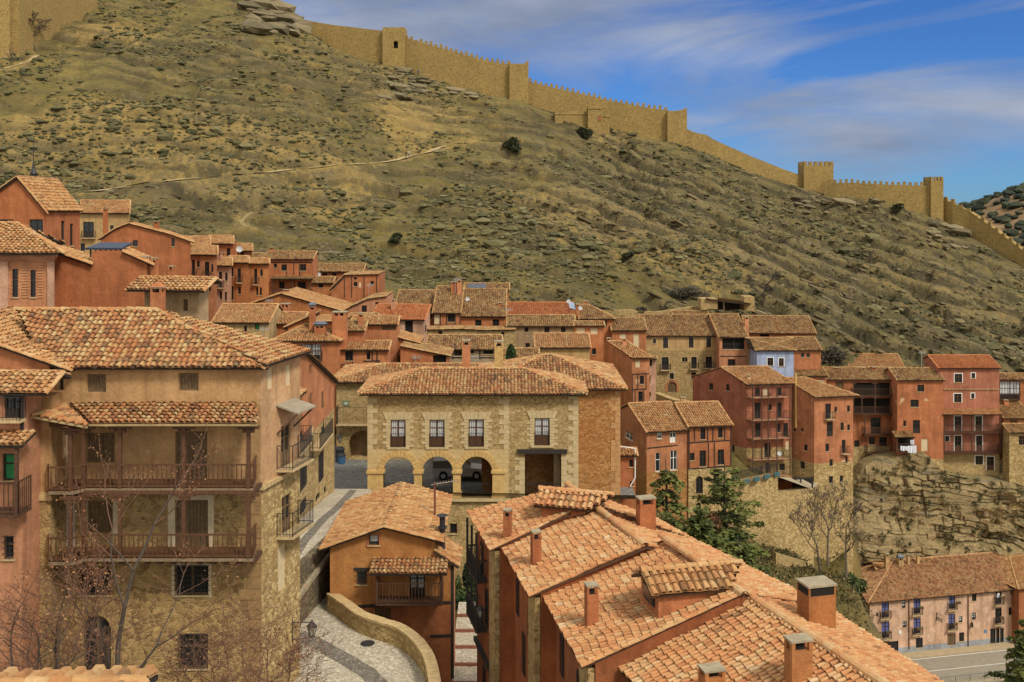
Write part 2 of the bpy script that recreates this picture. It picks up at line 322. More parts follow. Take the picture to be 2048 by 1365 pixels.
# ---------------------------------------------------------------- walls with openings
def prof_at(prof, s):
    for (a, za), (b, zb) in zip(prof, prof[1:]):
        if a-1e-6 <= s <= b+1e-6: return za+(zb-za)*(s-a)/max(1e-9, b-a)
    return prof[-1][1]
def facade(mb, O, S, N, prof, z0, holes, zs=None, ma=0, mb_=1, reveal=.2, rm=None, zones=None):
    """O world xy of s=0; S unit along; N outward; prof [(s,z)..]; holes (s0,z0,s1,z1,arch)"""
    def W(s, z, d=0): return Vector((O[0]+S[0]*s+N[0]*d, O[1]+S[1]*s+N[1]*d, z))
    L = prof[-1][0]; xs = {0, L}; zl = {z0}
    for s, z in prof: xs.add(s)
    if zs is not None and zs > z0: zl.add(zs)
    for h in holes: xs |= {h[0], h[2]}; zl |= {h[1], h[3]}
    xs = sorted(x for x in xs if -1e-6 <= x <= L+1e-6); zl = sorted(z for z in zl if z >= z0)
    for xa, xb in zip(xs, xs[1:]):
        if xb-xa < 1e-5: continue
        e = min(1e-4, (xb-xa)*.1); ta, tb = prof_at(prof, xa+e), prof_at(prof, xb-e); xm = (xa+xb)/2
        zz = [z for z in zl if z < min(ta, tb)-1e-4]
        if not zz: zz = [min(ta, tb)-.01]
        for k, z in enumerate(zz):
            top = (zz[k+1], zz[k+1]) if k+1 < len(zz) else (ta, tb)
            zm = z+1e-4
            if any(h[0] < xm < h[2] and h[1] <= zm < h[3]-1e-4 for h in holes): continue
            m = mb_ if (zs is not None and zm < zs) else ma
            mb.quad(W(xa, z), W(xb, z), W(xb, top[1]), W(xa, top[0]), m)
    for h in holes:
        s0, a, s1, b = h[:4]; m = rm if rm is not None else (mb_ if (zs is not None and (a+b)/2 < zs) else ma); r = -(h[5] if len(h) > 5 else reveal)
        if len(h) > 4 and h[4]:
            R = (s1-s0)/2; c = (s0+s1)/2; sp = b-R; n = 14; arc = [(c-R*math.cos(math.pi*k/n), sp+R*math.sin(math.pi*k/n)) for k in range(n+1)]
            for (p, q) in zip(arc, arc[1:]):
                if b-max(p[1], q[1]) > -1e-6: mb.quad(W(*p), W(*q), W(q[0], b), W(p[0], b), m)
                mb.quad(W(*p), W(p[0], p[1], r), W(q[0], q[1], r), W(*q), m)
            mb.quad(W(s0, a), W(s0, a, r), W(s0, sp, r), W(s0, sp), m); mb.quad(W(s1, a), W(s1, sp), W(s1, sp, r), W(s1, a, r), m)
        else:
            mb.quad(W(s0, a), W(s0, a, r), W(s0, b, r), W(s0, b), m); mb.quad(W(s1, a), W(s1, b), W(s1, b, r), W(s1, a, r), m)
            mb.quad(W(s0, b), W(s0, b, r), W(s1, b, r), W(s1, b), m)
        mb.quad(W(s0, a), W(s1, a), W(s1, a, r), W(s0, a, r), m)

class House:
    def __init__(s, name, label, z, ax, ay, bx, Y, th=0, cx=None, D=8, h=9, roof=('front', None), tile=None, wall=None, base=None, basey=None, W=None, cat='house',
                 group=None, pitch=.36, ov=.4, caps=True, lx=None, back=None, K=3, tw=.265, te=.33, shift=0, bld=True, frame=WDB, sur=None, phi=None, verge=.12, soff=WDB, raw=False, wallR=None, baseR=None, back_holes=()):
        Y = Y if raw else RM(Y); s.wallR = wallR; s.baseR = baseR
        s.z = z; s.th = math.radians(th); (u, v) = T(z, ax, ay); ub = T(z, bx, 0)[0]
        s.A = Vector(((u-1024)/F*Y, Y)); s.S = Vector((math.cos(s.th), math.sin(s.th))); a2 = s.th if phi is None else math.radians(phi); s.N = Vector((-math.sin(a2), math.cos(a2)))
        s.ze = zof(v, Y); s.z0 = s.ze-h; s.W = s.ray(ub, s.A, s.S); s.B = s.A+s.S*s.W
        s.D = D
        if cx is not None: s.D = s.ray(T(z, cx, 0)[0], s.B, s.N)
        if lx is not None: s.D = s.ray(T(z, lx, 0)[0], s.A, s.N)
        s.wall = wall; s.base = base or RUB; s.frame = frame; s.sur = sur; s.tilem = tile or T_OLD; s.K, s.tw, s.te = K, tw, te
        s.holes = {'F': [], 'R': [], 'L': []}; s.wins = []; s.rmats = [s.tilem, soff]
        s.pitch = pitch
        if roof[0] == 'front': s.ze = zof(v, Y-ov*.95)+pitch*ov; s.z0 = s.ze-h
        s.root = thing(name, label, cat, (s.A.x, s.A.y, s.z0), group)
        s.zs = None
        if basey is not None: s.zs = zof(T(z, 0, basey)[1], Y)
        if W: 
            for side, lst in W.items():
                for it in lst: s.win(side, *it)
        s.rspec = roof; s.pitch = pitch; s.ov = ov; s.caps = caps; s.verge = verge
        rb = MB(); rt = roof[0]; s.seed = int(abs(u*7+v*3)) % 9973
        kw = dict(w=tw, e=te, K=K, seed=s.seed)
        if rt == 'front':
            ry = T(z, 0, roof[1])[1]; opt = roof[2] if len(roof) > 2 else {}
            md = s.A+s.S*s.W/2; lo, hi = .2, 30
            for _ in range(40):
                r = (lo+hi)/2; q = md+s.N*r; vv = VH-F*(s.ze+pitch*r-CZ)/q.y
                if vv > ry: lo = r
                else: hi = r
            r = min(lo, opt.get('rmax', 12)); s.r = r
            if cx is None and lx is None: s.D = opt.get('D', 1.5*r)
            s.D = max(s.D, r+.05); zr = s.ze+pitch*r; s.zr = zr; hl, hr = opt.get('hl', 0), opt.get('hr', 0); zb = zr-pitch*(s.D-r)
            if hl or hr: zb = max(zb, s.ze) if False else zr-pitch*(s.D-r)
            s.profF = [(0, s.ze), (s.W, s.ze)]
            s.profS = [(0, s.ze), (r, zr), (s.D, zb)]
            s.profR = s.profS if hr <= 0 else [(0, s.ze), (s.D, s.ze)]
            s.profL = s.profS if hl <= 0 else [(0, s.ze), (s.D, s.ze)]
            e0, e1 = s.w3(0, 0, s.ze), s.w3(s.W, 0, s.ze); R0, R1 = s.w3(hl, r, zr), s.w3(s.W-hr, r, zr)
            va, vb = (verge if hl <= 0 else ov*.8), (verge if hr <= 0 else ov*.8)
            tile_slope(rb, e0, e1, [R1, R0], ov=(ov, va, vb), **kw)
            if s.D > r*1.35:
                b0, b1 = s.w3(0, s.D, zb), s.w3(s.W, s.D, zb)
                tile_slope(rb, b1, b0, [R0, R1], ov=(ov*.5, vb, va), w=tw*1.3, e=te*1.4, K=3, seed=3)
            if hr > 0: tile_slope(rb, s.w3(s.W, 0, s.ze), s.w3(s.W, s.D, s.ze), [R1], ov=(ov, ov*.8, .1), **kw)
            if hl > 0: tile_slope(rb, s.w3(0, s.D, s.ze), s.w3(0, 0, s.ze), [R0], ov=(ov, .1, ov*.8), **kw)
            if caps:
                ridge_caps(rb, R0-Vector((s.S.x, s.S.y, 0))*(va if hl <= 0 else 0), R1+Vector((s.S.x, s.S.y, 0))*(vb if hr <= 0 else 0))
                out = Vector((0, 0, -pitch*ov))
                if hr > 0: ridge_caps(rb, R1, e1+Vector((s.S.x-s.N.x, s.S.y-s.N.y, 0))*ov*.85+out, .13)
                if hl > 0: ridge_caps(rb, R0, e0+Vector((-s.S.x-s.N.x, -s.S.y-s.N.y, 0))*ov*.85+out, .13)
                if hl == 0: ridge_caps(rb, R0-s.v3(s.S)*verge, e0-s.v3(s.S)*verge-s.v3(s.N)*ov+out, .10, 4)
                if hr == 0: ridge_caps(rb, R1+s.v3(s.S)*verge, e1+s.v3(s.S)*verge-s.v3(s.N)*ov+out, .10, 5)
        elif rt == 'prof':
            pr = []
            for (x, y) in roof[1]: q = s.fp('F', x, y); pr.append((q[0], q[1]))
            pr[0] = (0, pr[0][1]); pr[-1] = (s.W, pr[-1][1]); opt = roof[2] if len(roof) > 2 else {}
            s.profF = pr; s.profR = [(0, pr[-1][1]), (s.D, pr[-1][1])]; s.profL = [(0, pr[0][1]), (s.D, pr[0][1])]
            for k, ((a, za), (b, zb)) in enumerate(zip(pr, pr[1:])):
                if b-a < .25 or k in opt.get('skip', ()): continue
                Dk = opt.get('dk', {}).get(k, s.D)
                lo_side = za < zb; edge_l = (k == 0 or pr[k-1][0] > a-.2 and k > 0 and pr[k][1] < pr[k-1][1]); 
                eo = ov if (k == 0 and lo_side) or (k == len(pr)-2 and not lo_side) or opt.get('ov') else .05
                if lo_side: tile_slope(rb, s.w3(a, Dk, za), s.w3(a, 0, za), [s.w3(b, 0, zb), s.w3(b, Dk, zb)], ov=(eo, verge, verge+.1), **kw)
                else: tile_slope(rb, s.w3(b, 0, zb), s.w3(b, Dk, zb), [s.w3(a, Dk, za), s.w3(a, 0, za)], ov=(eo, verge+.1, verge), **kw)
                if caps:
                    f = -(verge+.08); dz = (zb-za)/(b-a); ridge_caps(rb, s.w3(a-(eo if lo_side else 0), f, za-(eo*dz if lo_side else 0)), s.w3(b+(0 if lo_side else eo), f, zb+(0 if lo_side else eo*dz)), .11, k)
            for k in range(1, len(pr)-1):
                if pr[k][1] > pr[k-1][1] and pr[k][1] > pr[k+1][1] and caps: ridge_caps(rb, s.w3(pr[k][0], -.2, pr[k][1]), s.w3(pr[k][0], s.D+.1, pr[k][1]))
        s.rb = rb
        s.wb = MB()
        for side in 'FRL':
            O, S, Nn = s.side(side); prof = dict(F=s.profF, R=s.profR, L=s.profL)[side]
            facade(s.wb, O, S, Nn, prof, s.z0, s.holes[side], s.zs, *((2, 3) if side == 'R' and wallR else (0, 1)))
        # back wall and its gable
        bp = s.profF if rt == 'prof' else [(0, s.profL[-1][1]), (s.W, s.profR[-1][1])]
        facade(s.wb, s.A+s.N*s.D, s.S, s.N, bp, s.z0, [(s.fp('F', q[0], q[3])[0], s.fp('F', q[0], q[3])[1], s.fp('F', q[2], q[1])[0], s.fp('F', q[2], q[1])[1]) for q in back_holes])
        if bld: s.finish()
    def v3(s, d): return Vector((d.x, d.y, 0))
    def ray(s, u, O, S): k = (u-1024)/F; return (k*O.y-O.x)/(S.x-k*S.y)
    def side(s, sd):
        return {'F': (s.A, s.S, -s.N), 'R': (s.B, s.N, s.S), 'L': (s.A, s.N, -s.S)}[sd]
    def fp(s, sd, x, y, d=0):
        O, S, N = s.side(sd); O = O+N*d; u, v = T(s.z, x, y); k = s.ray(u, O, S); return k, zof(v, (O+S*k).y)
    def w3(s, a, d, z): p = s.A+s.S*a+s.N*d; return Vector((p.x, p.y, z))
    def on(s, sd, k, z, d=0): O, S, N = s.side(sd); return Vector((O.x+S.x*k+N.x*d, O.y+S.y*k+N.y*d, z))
    def win(s, sd, x0, y0, x1, y1, kind='w', arch=False):
        a, za = s.fp(sd, x0, (y0+y1)/2); b, zb = s.fp(sd, x1, (y0+y1)/2); xm = (x0+x1)/2
        zt = s.fp(sd, xm, y0)[1]; zl = s.fp(sd, xm, y1)[1]; a, b = min(a, b), max(a, b)
        lim = s.W if sd == 'F' else s.D
        a = max(a, .08); b = min(b, lim-.08)
        if b-a < .15: return
        s.holes[sd].append((a, zl, b, zt, arch, {'p': 1.8, 'a': .8}.get(kind, .2))); s.wins.append((sd, a, zl, b, zt, kind, arch))
    def finish(s):
        s.wall_o = s.wb.build('wall', [s.wall, s.base]+([s.wallR, s.baseR or s.base] if s.wallR else []), s.root)
        s.roof_o = s.rb.build('roof', s.rmats, s.root) if s.rb.f else None
        for wn in s.wins: s.make_win(*wn)
    def make_win(s, sd, a, zl, b, zt, kind, arch):
        mb = MB(); O, S, N = s.side(sd); S3, N3 = s.v3(S), s.v3(N); up = Vector((0, 0, 1))
        on = lambda k, z, d=0: s.on(sd, k, z, d)
        door = kind in 'dbkBf'; fr = {'g': WDG, 's': WDG, 'k': WDG}.get(kind, s.frame)
        def bx(k0, k1, z0, z1, d0, d1, m=0): mb.obox(on(k0, z0, d0), S3*(k1-k0), N3*(d1-d0), up*(z1-z0), m)
        fw = min(.07, (b-a)*.12); W_, H_ = b-a, zt-zl
        if kind == 'a': return
        if kind == 'p':
            m2 = MB(); m2.quad(on(a-.3, zl, -1.8), on(b+.3, zl, -1.8), on(b+.3, zt, -1.8), on(a-.3, zt, -1.8)); m2.build('passage_wall', GRY, s.root); return
        if kind == 'x':
            bx(a, b, zl, zt, -.12, -.06, 0); mb.build('shutter', BLIND, s.root); return
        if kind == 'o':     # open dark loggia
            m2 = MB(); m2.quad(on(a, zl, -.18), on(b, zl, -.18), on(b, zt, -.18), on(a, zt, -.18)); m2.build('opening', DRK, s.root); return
        bx(a, a+fw, zl, zt, -.17, -.09); bx(b-fw, b, zl, zt, -.17, -.09); bx(a+fw, b-fw, zt-fw, zt, -.17, -.09); bx(a+fw, b-fw, zl, zl+fw, -.17, -.09)
        if W_ > .6: bx((a+b)/2-fw*.55, (a+b)/2+fw*.55, zl+fw, zt-fw, -.16, -.08)
        hz = [.62] if not door else [.36, .7]
        if kind in 'sk':        # closed boarded shutters
            m2 = MB(); n = max(2, int(W_/.16))
            for k in range(n): m2.obox(on(a+fw+(W_-2*fw)*k/n+.008, zl+fw, -.15), S3*((W_-2*fw)/n-.016), N3*.03, up*(H_-2*fw))
            o = mb.build('door' if kind == 'k' else 'window', fr, s.root); m2.build('shutter', WDG, o); 
        else:
            for q in hz:
                if H_ > .8: bx(a+fw, b-fw, zl+H_*q-.025, zl+H_*q+.025, -.155, -.085)
            if door: bx(a+fw, b-fw, zl+fw, zl+H_*.34, -.15, -.11)
            sill = not door and kind != 'n'
            if sill: bx(a-.08, b+.08, zl-.07, zl, -.02, .07, 1)
            if s.sur is not None and kind != 'n':
                t = .11
                bx(a-t, a, zl, zt+t, -.02, .022, 2); bx(b, b+t, zl, zt+t, -.02, .022, 2); bx(a, b, zt, zt+t, -.02, .022, 2)
            o = mb.build('door' if kind in 'dbBf' else 'window', [fr, SLAB, s.sur or SLAB], s.root)
            m2 = MB(); m2.quad(on(a+fw, zl+fw, -.145), on(b-fw, zl+fw, -.145), on(b-fw, zt-fw, -.145), on(a+fw, zt-fw, -.145))
            pm = {'c': CURT, 'u': BLC, 'B': BLC, 'f': CURT, 'v': GRN}.get(kind, GLS)
            m2.build('pane', GLS if kind in 'cuBf' else pm, o)
            if kind in 'cuBf':
                m3 = MB(); n = 7
                for k in range(n):
                    k0 = a+fw+(W_-2*fw)*k/n; k1 = a+fw+(W_-2*fw)*(k+.8)/n
                    if .38 < (k+.5)/n < .62 and kind in 'uB': continue
                    m3.quad(on(k0, zl+H_*.3, -.135), on(k1, zl+H_*.3, -.128), on(k1, zt-fw, -.128), on(k0, zt-fw, -.135))
                m3.build('curtain', pm, o)
        if kind == 'g':
            m3 = MB()
            for k in range(1, max(3, int(W_/.14))): q = a+W_*k/max(3, int(W_/.14)); m3.bar(on(q, zl-.05, .05), on(q, zt+.05, .05), .022)
            for k in range(0, max(3, int(H_/.2))+1): q = zl+H_*k/max(3, int(H_/.2)); m3.bar(on(a-.06, q, .055), on(b+.06, q, .055), .02)
            m3.build('grille', IRON, o)
        if kind in 'bB': s.balcony(sd, a-.25, b+.25, zl, .9, .5)
    def balcony(s, sd, a, b, zl, h=.95, d=.55, wood=False, name='balcony', gap=.13, slab=SLAB):
        mb = MB(); O, S, N = s.side(sd); S3, N3 = s.v3(S), s.v3(N); on = lambda k, z, dd=0: s.on(sd, k, z, dd)
        m = WD if wood else IRON; mb.obox(on(a, zl-.12, .004), S3*(b-a), N3*d, (0, 0, .1), 1)
        o = mb.build(name, [m, slab if not wood else WD], s.root); r = MB(); t = .05 if wood else .03; q = .035 if wood else .016
        pth = [on(a+.03, zl, .02), on(a+.03, zl, d-.04), on(b-.03, zl, d-.04), on(b-.03, zl, .02)]
        for p0, p1 in zip(pth, pth[1:]):
            up = Vector((0, 0, h)); r.bar(p0+up, p1+up, t, t); r.bar(p0+Vector((0, 0, .1)), p1+Vector((0, 0, .1)), t*.8, t*.8); n = max(1, int((p1-p0).length/gap))
            for k in range(n+1): p = p0+(p1-p0)*k/n; r.bar(p, p+up, q if k % n else t)
        r.build('railing', m, o); return o
    def gallery(s, sd, x0, x1, yf, h=1.0, d=.9, posts=(), ytop=None, wood=True, slab=None):
        xm = (x0+x1)/2; a, b = s.fp(sd, x0, yf, d)[0], s.fp(sd, x1, yf, d)[0]; zl = s.fp(sd, xm, yf, d)[1]
        o = s.balcony(sd, a, b, zl, h, d, wood, 'gallery', .17 if wood else .15, slab or SLAB)
        if ytop is not None:
            zt = s.fp(sd, xm, ytop, d)[1]; pb = MB()
            for x in posts:
                k = s.fp(sd, x, yf, d)[0]; k = min(max(k, a+.08), b-.08); pb = MB(); pb.bar(s.on(sd, k, zl-.1, d-.05), s.on(sd, k, zt, d-.05), .13); pb.bar(s.on(sd, k-.35, zt-.06, d-.05), s.on(sd, k+.35, zt-.06, d-.05), .11); pb.build('post', WD, o)
        return o
    def beams(s, sd, lines, wd=.13, m=WDB):
        for (x0, y0, x1, y1) in lines:
            mb = MB(); a, z = s.fp(sd, x0, y0); b, z2 = s.fp(sd, x1, y1); mb.bar(s.on(sd, a, z, .012), s.on(sd, b, z2, .012), wd, .03 if abs(z-z2) > abs(a-b) else .04, up=s.v3(s.side(sd)[2]))
            mb.build('timber_beam', m, s.root)
    def porch(s, sd, x0, x1, y0, y1, d=1.0, tile_m=None):      # small lean-to roof on a facade, eave at y1
        a, b = s.fp(sd, x0, y0)[0], s.fp(sd, x1, y0)[0]; xm = (x0+x1)/2; zt = s.fp(sd, xm, y0)[1]; rb = MB(); O, S, N = s.side(sd)
        zl = min(zt-d*.25, s.fp(sd, xm, y1, d)[1]); a1, b1 = s.fp(sd, x0, y1, d)[0], s.fp(sd, x1, y1, d)[0]; tile_slope(rb, s.on(sd, a1, zl, d), s.on(sd, b1, zl, d), [s.on(sd, b1, zt, .01), s.on(sd, a1, zt, .01)], w=s.tw, e=s.te, K=4, seed=int(x0), ov=(.1, .1, .1))
        return rb.build('porch_roof', [tile_m or s.tilem, WDB], s.root)
    def chimney(s, x, yt, yb, wpx, d=None, m=None, style=0, dw=None):
        """x centre, yt top, yb where it meets the roof (zoom px); d metres behind the facade line"""
        u, vt = T(s.z, x, yt); vb = T(s.z, x, yb)[1]; d = s.r*.6 if d is None and hasattr(s, 'r') else (d or 1.0)
        k = s.ray(u, s.A+s.N*d, s.S); p = s.A+s.S*k+s.N*d; wd = wpx/ZM[s.z][2]*p.y/F; return chim(s.roof_o, (p.x, p.y), zof(vb, p.y), zof(vt, p.y), wd, m or s.wall, style, s.S, dw)
def chim(parent, xy, z0, z1, wd, m, style=0, S=Vector((1, 0)), dw=None):
    mb = MB(); S3 = Vector((S.x, S.y, 0)); N3 = Vector((-S.y, S.x, 0)); dw = dw or wd*.85; c = Vector((xy[0], xy[1], 0)); up = Vector((0, 0, 1)); H = z1-z0
    def bx(w_, d_, za, zb, mi=0, ox=0, oy=0): mb.obox(c-S3*w_/2-N3*d_/2+S3*ox+N3*oy+up*za, S3*w_, N3*d_, up*(zb-za), mi)
    cap = min(.07, H*.06); nk = min(.34, H*.2); zb = z1-cap-nk
    bx(wd, dw, z0-1.2, zb)
    if style == 3: bx(wd*1.1, dw*1.1, zb-.06, zb, 0)
    t = wd*(.17 if style != 4 else .06)
    for sx in (-1, 1):
        for sy in (-1, 1): bx(t, t, zb, zb+nk, 0, sx*(wd-t)/2, sy*(dw-t)/2)
    if wd > .9 and style != 4: bx(t*.8, dw*.98, zb, zb+nk, 0)
    bx(*((wd*.97, dw*.97, zb+.002, zb+nk*.995, 2) if style == 4 else (wd*.45, dw*.45, zb, zb+nk*.5, 2))); bx(wd*1.08, dw*1.08, z1-cap, z1, 1)
    if style == 1:      # pointed brick hood
        a = [c+S3*sx*wd*.57+N3*sy*dw*.57+up*z1 for sx, sy in ((-1, -1), (1, -1), (1, 1), (-1, 1))]; tp = c+up*(z1+wd*.5)
        for k in range(4): mb.poly((a[k], a[(k+1) % 4], tp), 0)
    if style == 2:      # sloping metal lid
        a = [c+S3*sx*wd*.65+N3*sy*dw*.65+up*(z1+.1) for sx, sy in ((-1, -1), (1, -1), (1, 1), (-1, 1))]; r0, r1 = c-S3*wd*.4+up*(z1+.35), c+S3*wd*.4+up*(z1+.35)
        mb.poly((a[0], a[1], r1, r0), 3); mb.poly((a[2], a[3], r0, r1), 3); mb.poly((a[1], a[2], r1), 3); mb.poly((a[3], a[0], r0), 3)
    return mb.build('chimney', [m, CEM if style != 2 else ZINC, DRK, ZINC], parent)
# ---------------------------------------------------------------- terrain: one height function through surveyed points
ctl = []
def cp(u, v, Y, m=True): p = P(u, v, RM(Y) if m else Y); ctl.append((p.x, p.y, p.z))
HILL = [(-260, 430, 128, -150, 275), (0, 436, 127, -70, 272), (200, 425, 128, -35, 268), (400, 478, 126, -22, 268), (560, 500, 126, 0, 264), (620, 505, 125, 72, 262), (800, 575, 124, 135, 255),
        (1040, 592, 124, 202, 250), (1200, 615, 122, 252, 247), (1350, 636, 121, 284, 245), (1640, 685, 120, 382, 250), (1870, 725, 120, 432, 236), (2048, 770, 119, 534, 216), (2300, 850, 117, 680, 200)]
HILL = [(u, v0, RM(Y0), v1, RM(Y1)) for u, v0, Y0, v1, Y1 in HILL]
for (u, v0, Y0, v1, Y1) in HILL:
    a, b = P(u, v0, Y0), P(u, v1, Y1)
    for t in (0, .25, .5, .75, 1):
        q = a.lerp(b, t); q.z += math.sin(t*math.pi)*(2.0 if u < 700 else -.5); ctl.append(tuple(q))
    d = Vector((b.x, b.y)).normalized()
    ctl.append((b.x+d.x*12, b.y+d.y*12, b.z-1.0)); ctl.append((b.x+d.x*90, b.y+d.y*90, b.z-26)); ctl.append((b.x+d.x*200, b.y+d.y*200, b.z-60))
for q in [(-100, 560, 95), (100, 600, 92), (300, 640, 92), (500, 668, 95), (700, 720, 95), (900, 770, 95), (1100, 770, 95), (1290, 800, 105), (1440, 790, 106), (1550, 720, 114),
          (1200, 975, 83.5), (1350, 1010, 90), (1550, 975, 97), (1690, 920, 108), (1830, 945, 112), (2000, 950, 112), (2300, 960, 111)]: cp(*q)
for q in [(690, 985, 85), (700, 1010, 80), (760, 1010, 84), (900, 985, 84), (1100, 985, 84), (600, 950, 91), (690, 945, 91), (800, 943, 91), (950, 943, 90), (1100, 950, 90), (650, 925, 97), (800, 915, 97), (1000, 915, 97)]: cp(*q, False)
for q in [(1290, 835, 110), (1380, 845, 110), (1450, 830, 110), (1300, 800, 112.5), (1440, 790, 112.5), (1400, 850, 104), (1500, 860, 106)]: cp(*q)
for q in [(1400, 1070, 104), (1500, 1095, 112), (1600, 1120, 112), (1640, 1150, 105), (1700, 1165, 104), (1560, 1180, 92), (1640, 1240, 98), (1330, 1090, 92), (1260, 1040, 88), (1420, 1130, 84), (1715, 1110, 134), (1830, 1136, 142), (2000, 1136, 142), (2300, 1130, 142), (1690, 1110, 122), (1700, 1340, 112), (1700, 1040, 137)]: cp(*q, False)
for q in [(-30, 42, 26.0), (-15, 40, 26), (-14, 30, 26), (-8.5, 36, 26.6), (-8.6, 43, 27.4), (-9.5, 52, 27.4), (-13, 66, 29), (-12.5, 76, 25.6), (-5, 64, 22.6), (-2, 56, 22.6), (-2, 70, 22.0), (0, 48, 22), (-4, 50, 22.5), (-7, 76, 20.6), (-4, 76.3, 20.6), (-1, 76.3, 20.6), (2, 76, 20.4), (-6, 71, 20.8), (-3, 71, 20.8), (1, 76, 21), (0, 30, 22), (6, 74, 20), (12, 70, 19),
          (14, 50, 17), (20, 76, 18), (20, 60, 16), (42, 124, -8), (50, 122, -8), (70, 128, -7.8), (48, 136, -7.7), (62, 137, -7.7), (39, 118, -9), (60, 115, -12), (30, 70, 8), (45, 90, -8), (60, 82, -8), (20, 30, 12), (60, 40, 0), (-40, 10, 26), (0, 5, 24), (30, 5, 14), (100, 60, -8), (100, 130, -8)]: ctl.append(q)
ctl = np.array(ctl); K0 = np.sqrt((ctl[:, None, 0]-ctl[None, :, 0])**2+(ctl[:, None, 1]-ctl[None, :, 1])**2+.5)
nC = len(ctl); Am = np.zeros((nC+3, nC+3)); Am[:nC, :nC] = K0+np.eye(nC)*.02; Am[:nC, nC] = 1; Am[:nC, nC+1:] = ctl[:, :2]; Am[nC:, :nC] = Am[:nC, nC:].T
sol = np.linalg.solve(Am, np.concatenate([ctl[:, 2], [0, 0, 0]]))
def base_h(X, Y):
    out = np.zeros_like(X)
    for i in range(0, X.size, 20000):
        x, y = X.flat[i:i+20000], Y.flat[i:i+20000]; r = np.sqrt((x[:, None]-ctl[None, :, 0])**2+(y[:, None]-ctl[None, :, 1])**2+.5)
        out.flat[i:i+20000] = r@sol[:nC]+sol[nC]+x*sol[nC+1]+y*sol[nC+2]
    return out
def smooth(a, b, x): t = np.clip((x-a)/(b-a), 0, 1); return t*t*(3-2*t)
# crest line (foot of the fortress wall) as a function of x, to keep the ground calm there
crest = np.array([[P(u, v1, Y1).x, Y1] for (u, v0, Y0, v1, Y1) in HILL])
def spot(X, Y, u, v, Yc, rx, ry):
    ys = np.arange(150, 330, 1.0); xs = (u-1024)/F*ys; k = np.argmax(CZ-(v-VH)/F*ys < base_h(xs, ys)); c = Vector((xs[k], ys[k])); return np.exp(-(((X-c.x)/rx)**2+((Y-c.y)/ry)**2))
def height(X, Y):
    Z = base_h(X, Y); fade = smooth(142, 166, Y)
    cy = np.interp(X, crest[:, 0], crest[:, 1]); near = 1-np.exp(-((Y-cy)/9)**2)*.85
    Z = Z+fade*near*(2.6*fbm(X/38, Y/38, 3, 3)+1.1*fbm(X/11, Y/11, 4, 9)+.6*fbm(X/3.4, Y/3.4, 4, 21))
    # rock strata: beds dipping to the right break the slope into ledges
    wz = fbm(X/22, Y/22, 4, 31)*1.6+fbm(X/6, Y/6, 3, 37)*.35
    dip = .08+.30*smooth(-35, 45, X)
    msk = np.clip(.50+.55*smooth(-10, 60, X)+.35*fbm(X/30, Y/30, 3, 41)+.5*spot(X, Y, 480, 120, 225, 28, 30), 0, 1)
    for lam, am, sd in ((3.6, .85, 0), (1.5, .7, 1)):
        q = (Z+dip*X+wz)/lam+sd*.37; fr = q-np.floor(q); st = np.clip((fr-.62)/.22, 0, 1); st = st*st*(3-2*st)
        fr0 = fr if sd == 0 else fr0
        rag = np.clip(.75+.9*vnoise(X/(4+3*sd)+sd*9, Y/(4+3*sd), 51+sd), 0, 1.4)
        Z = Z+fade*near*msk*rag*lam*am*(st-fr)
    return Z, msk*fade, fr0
def grid(name, xs, ys, m, extra=True):
    X, Y = np.meshgrid(xs, ys); Z, msk, bed = height(X, Y); nx, ny = len(xs), len(ys)
    me = bpy.data.meshes.new(name); V = np.stack([X, Y, Z], -1).reshape(-1, 3); i = np.arange(nx*ny).reshape(ny, nx)
    Fc = np.stack([i[:-1, :-1], i[:-1, 1:], i[1:, 1:], i[1:, :-1]], -1).reshape(-1, 4)
    me.vertices.add(len(V)); me.vertices.foreach_set('co', V.astype(np.float32).ravel()); me.loops.add(Fc.size); me.loops.foreach_set('vertex_index', Fc.astype(np.int32).ravel())
    me.polygons.add(len(Fc)); me.polygons.foreach_set('loop_start', np.arange(0, Fc.size, 4, dtype=np.int32)); me.polygons.foreach_set('loop_total', np.full(len(Fc), 4, dtype=np.int32)); me.update(calc_edges=True)
    soil = 0
    if ys[-1] > 200: soil = np.clip(sum(a*spot(X, Y, u, v, 0, rx*1.3, ry*1.35) for u, v, a, rx, ry in ((330, 300, 1.0, 15, 8), (600, 300, 1.1, 10, 7), (110, 310, .9, 14, 8), (440, 305, 1.1, 14, 9), (230, 250, .6, 14, 7), (850, 240, .9, 9, 12), (1270, 470, 1.0, 13, 12), (1190, 430, .8, 10, 9), (1240, 272, .9, 7, 6), (1420, 540, .8, 12, 8), (1560, 560, .6, 10, 7), (1960, 640, .8, 10, 10), (1850, 560, .6, 12, 8), (240, 60, .7, 9, 9), (760, 150, .5, 9, 12))), 0, 1)
    soil = 1.35*soil*np.clip(.75+.5*fbm(X/9, Y/9, 4, 77), 0, 1.2)
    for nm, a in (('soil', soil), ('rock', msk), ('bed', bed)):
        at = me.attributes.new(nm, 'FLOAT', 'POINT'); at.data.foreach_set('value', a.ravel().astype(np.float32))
    me.materials.append(m); o = bpy.data.objects.new(name, me); C.objects.link(o); tag(o, kind='structure'); return o, Z, bed
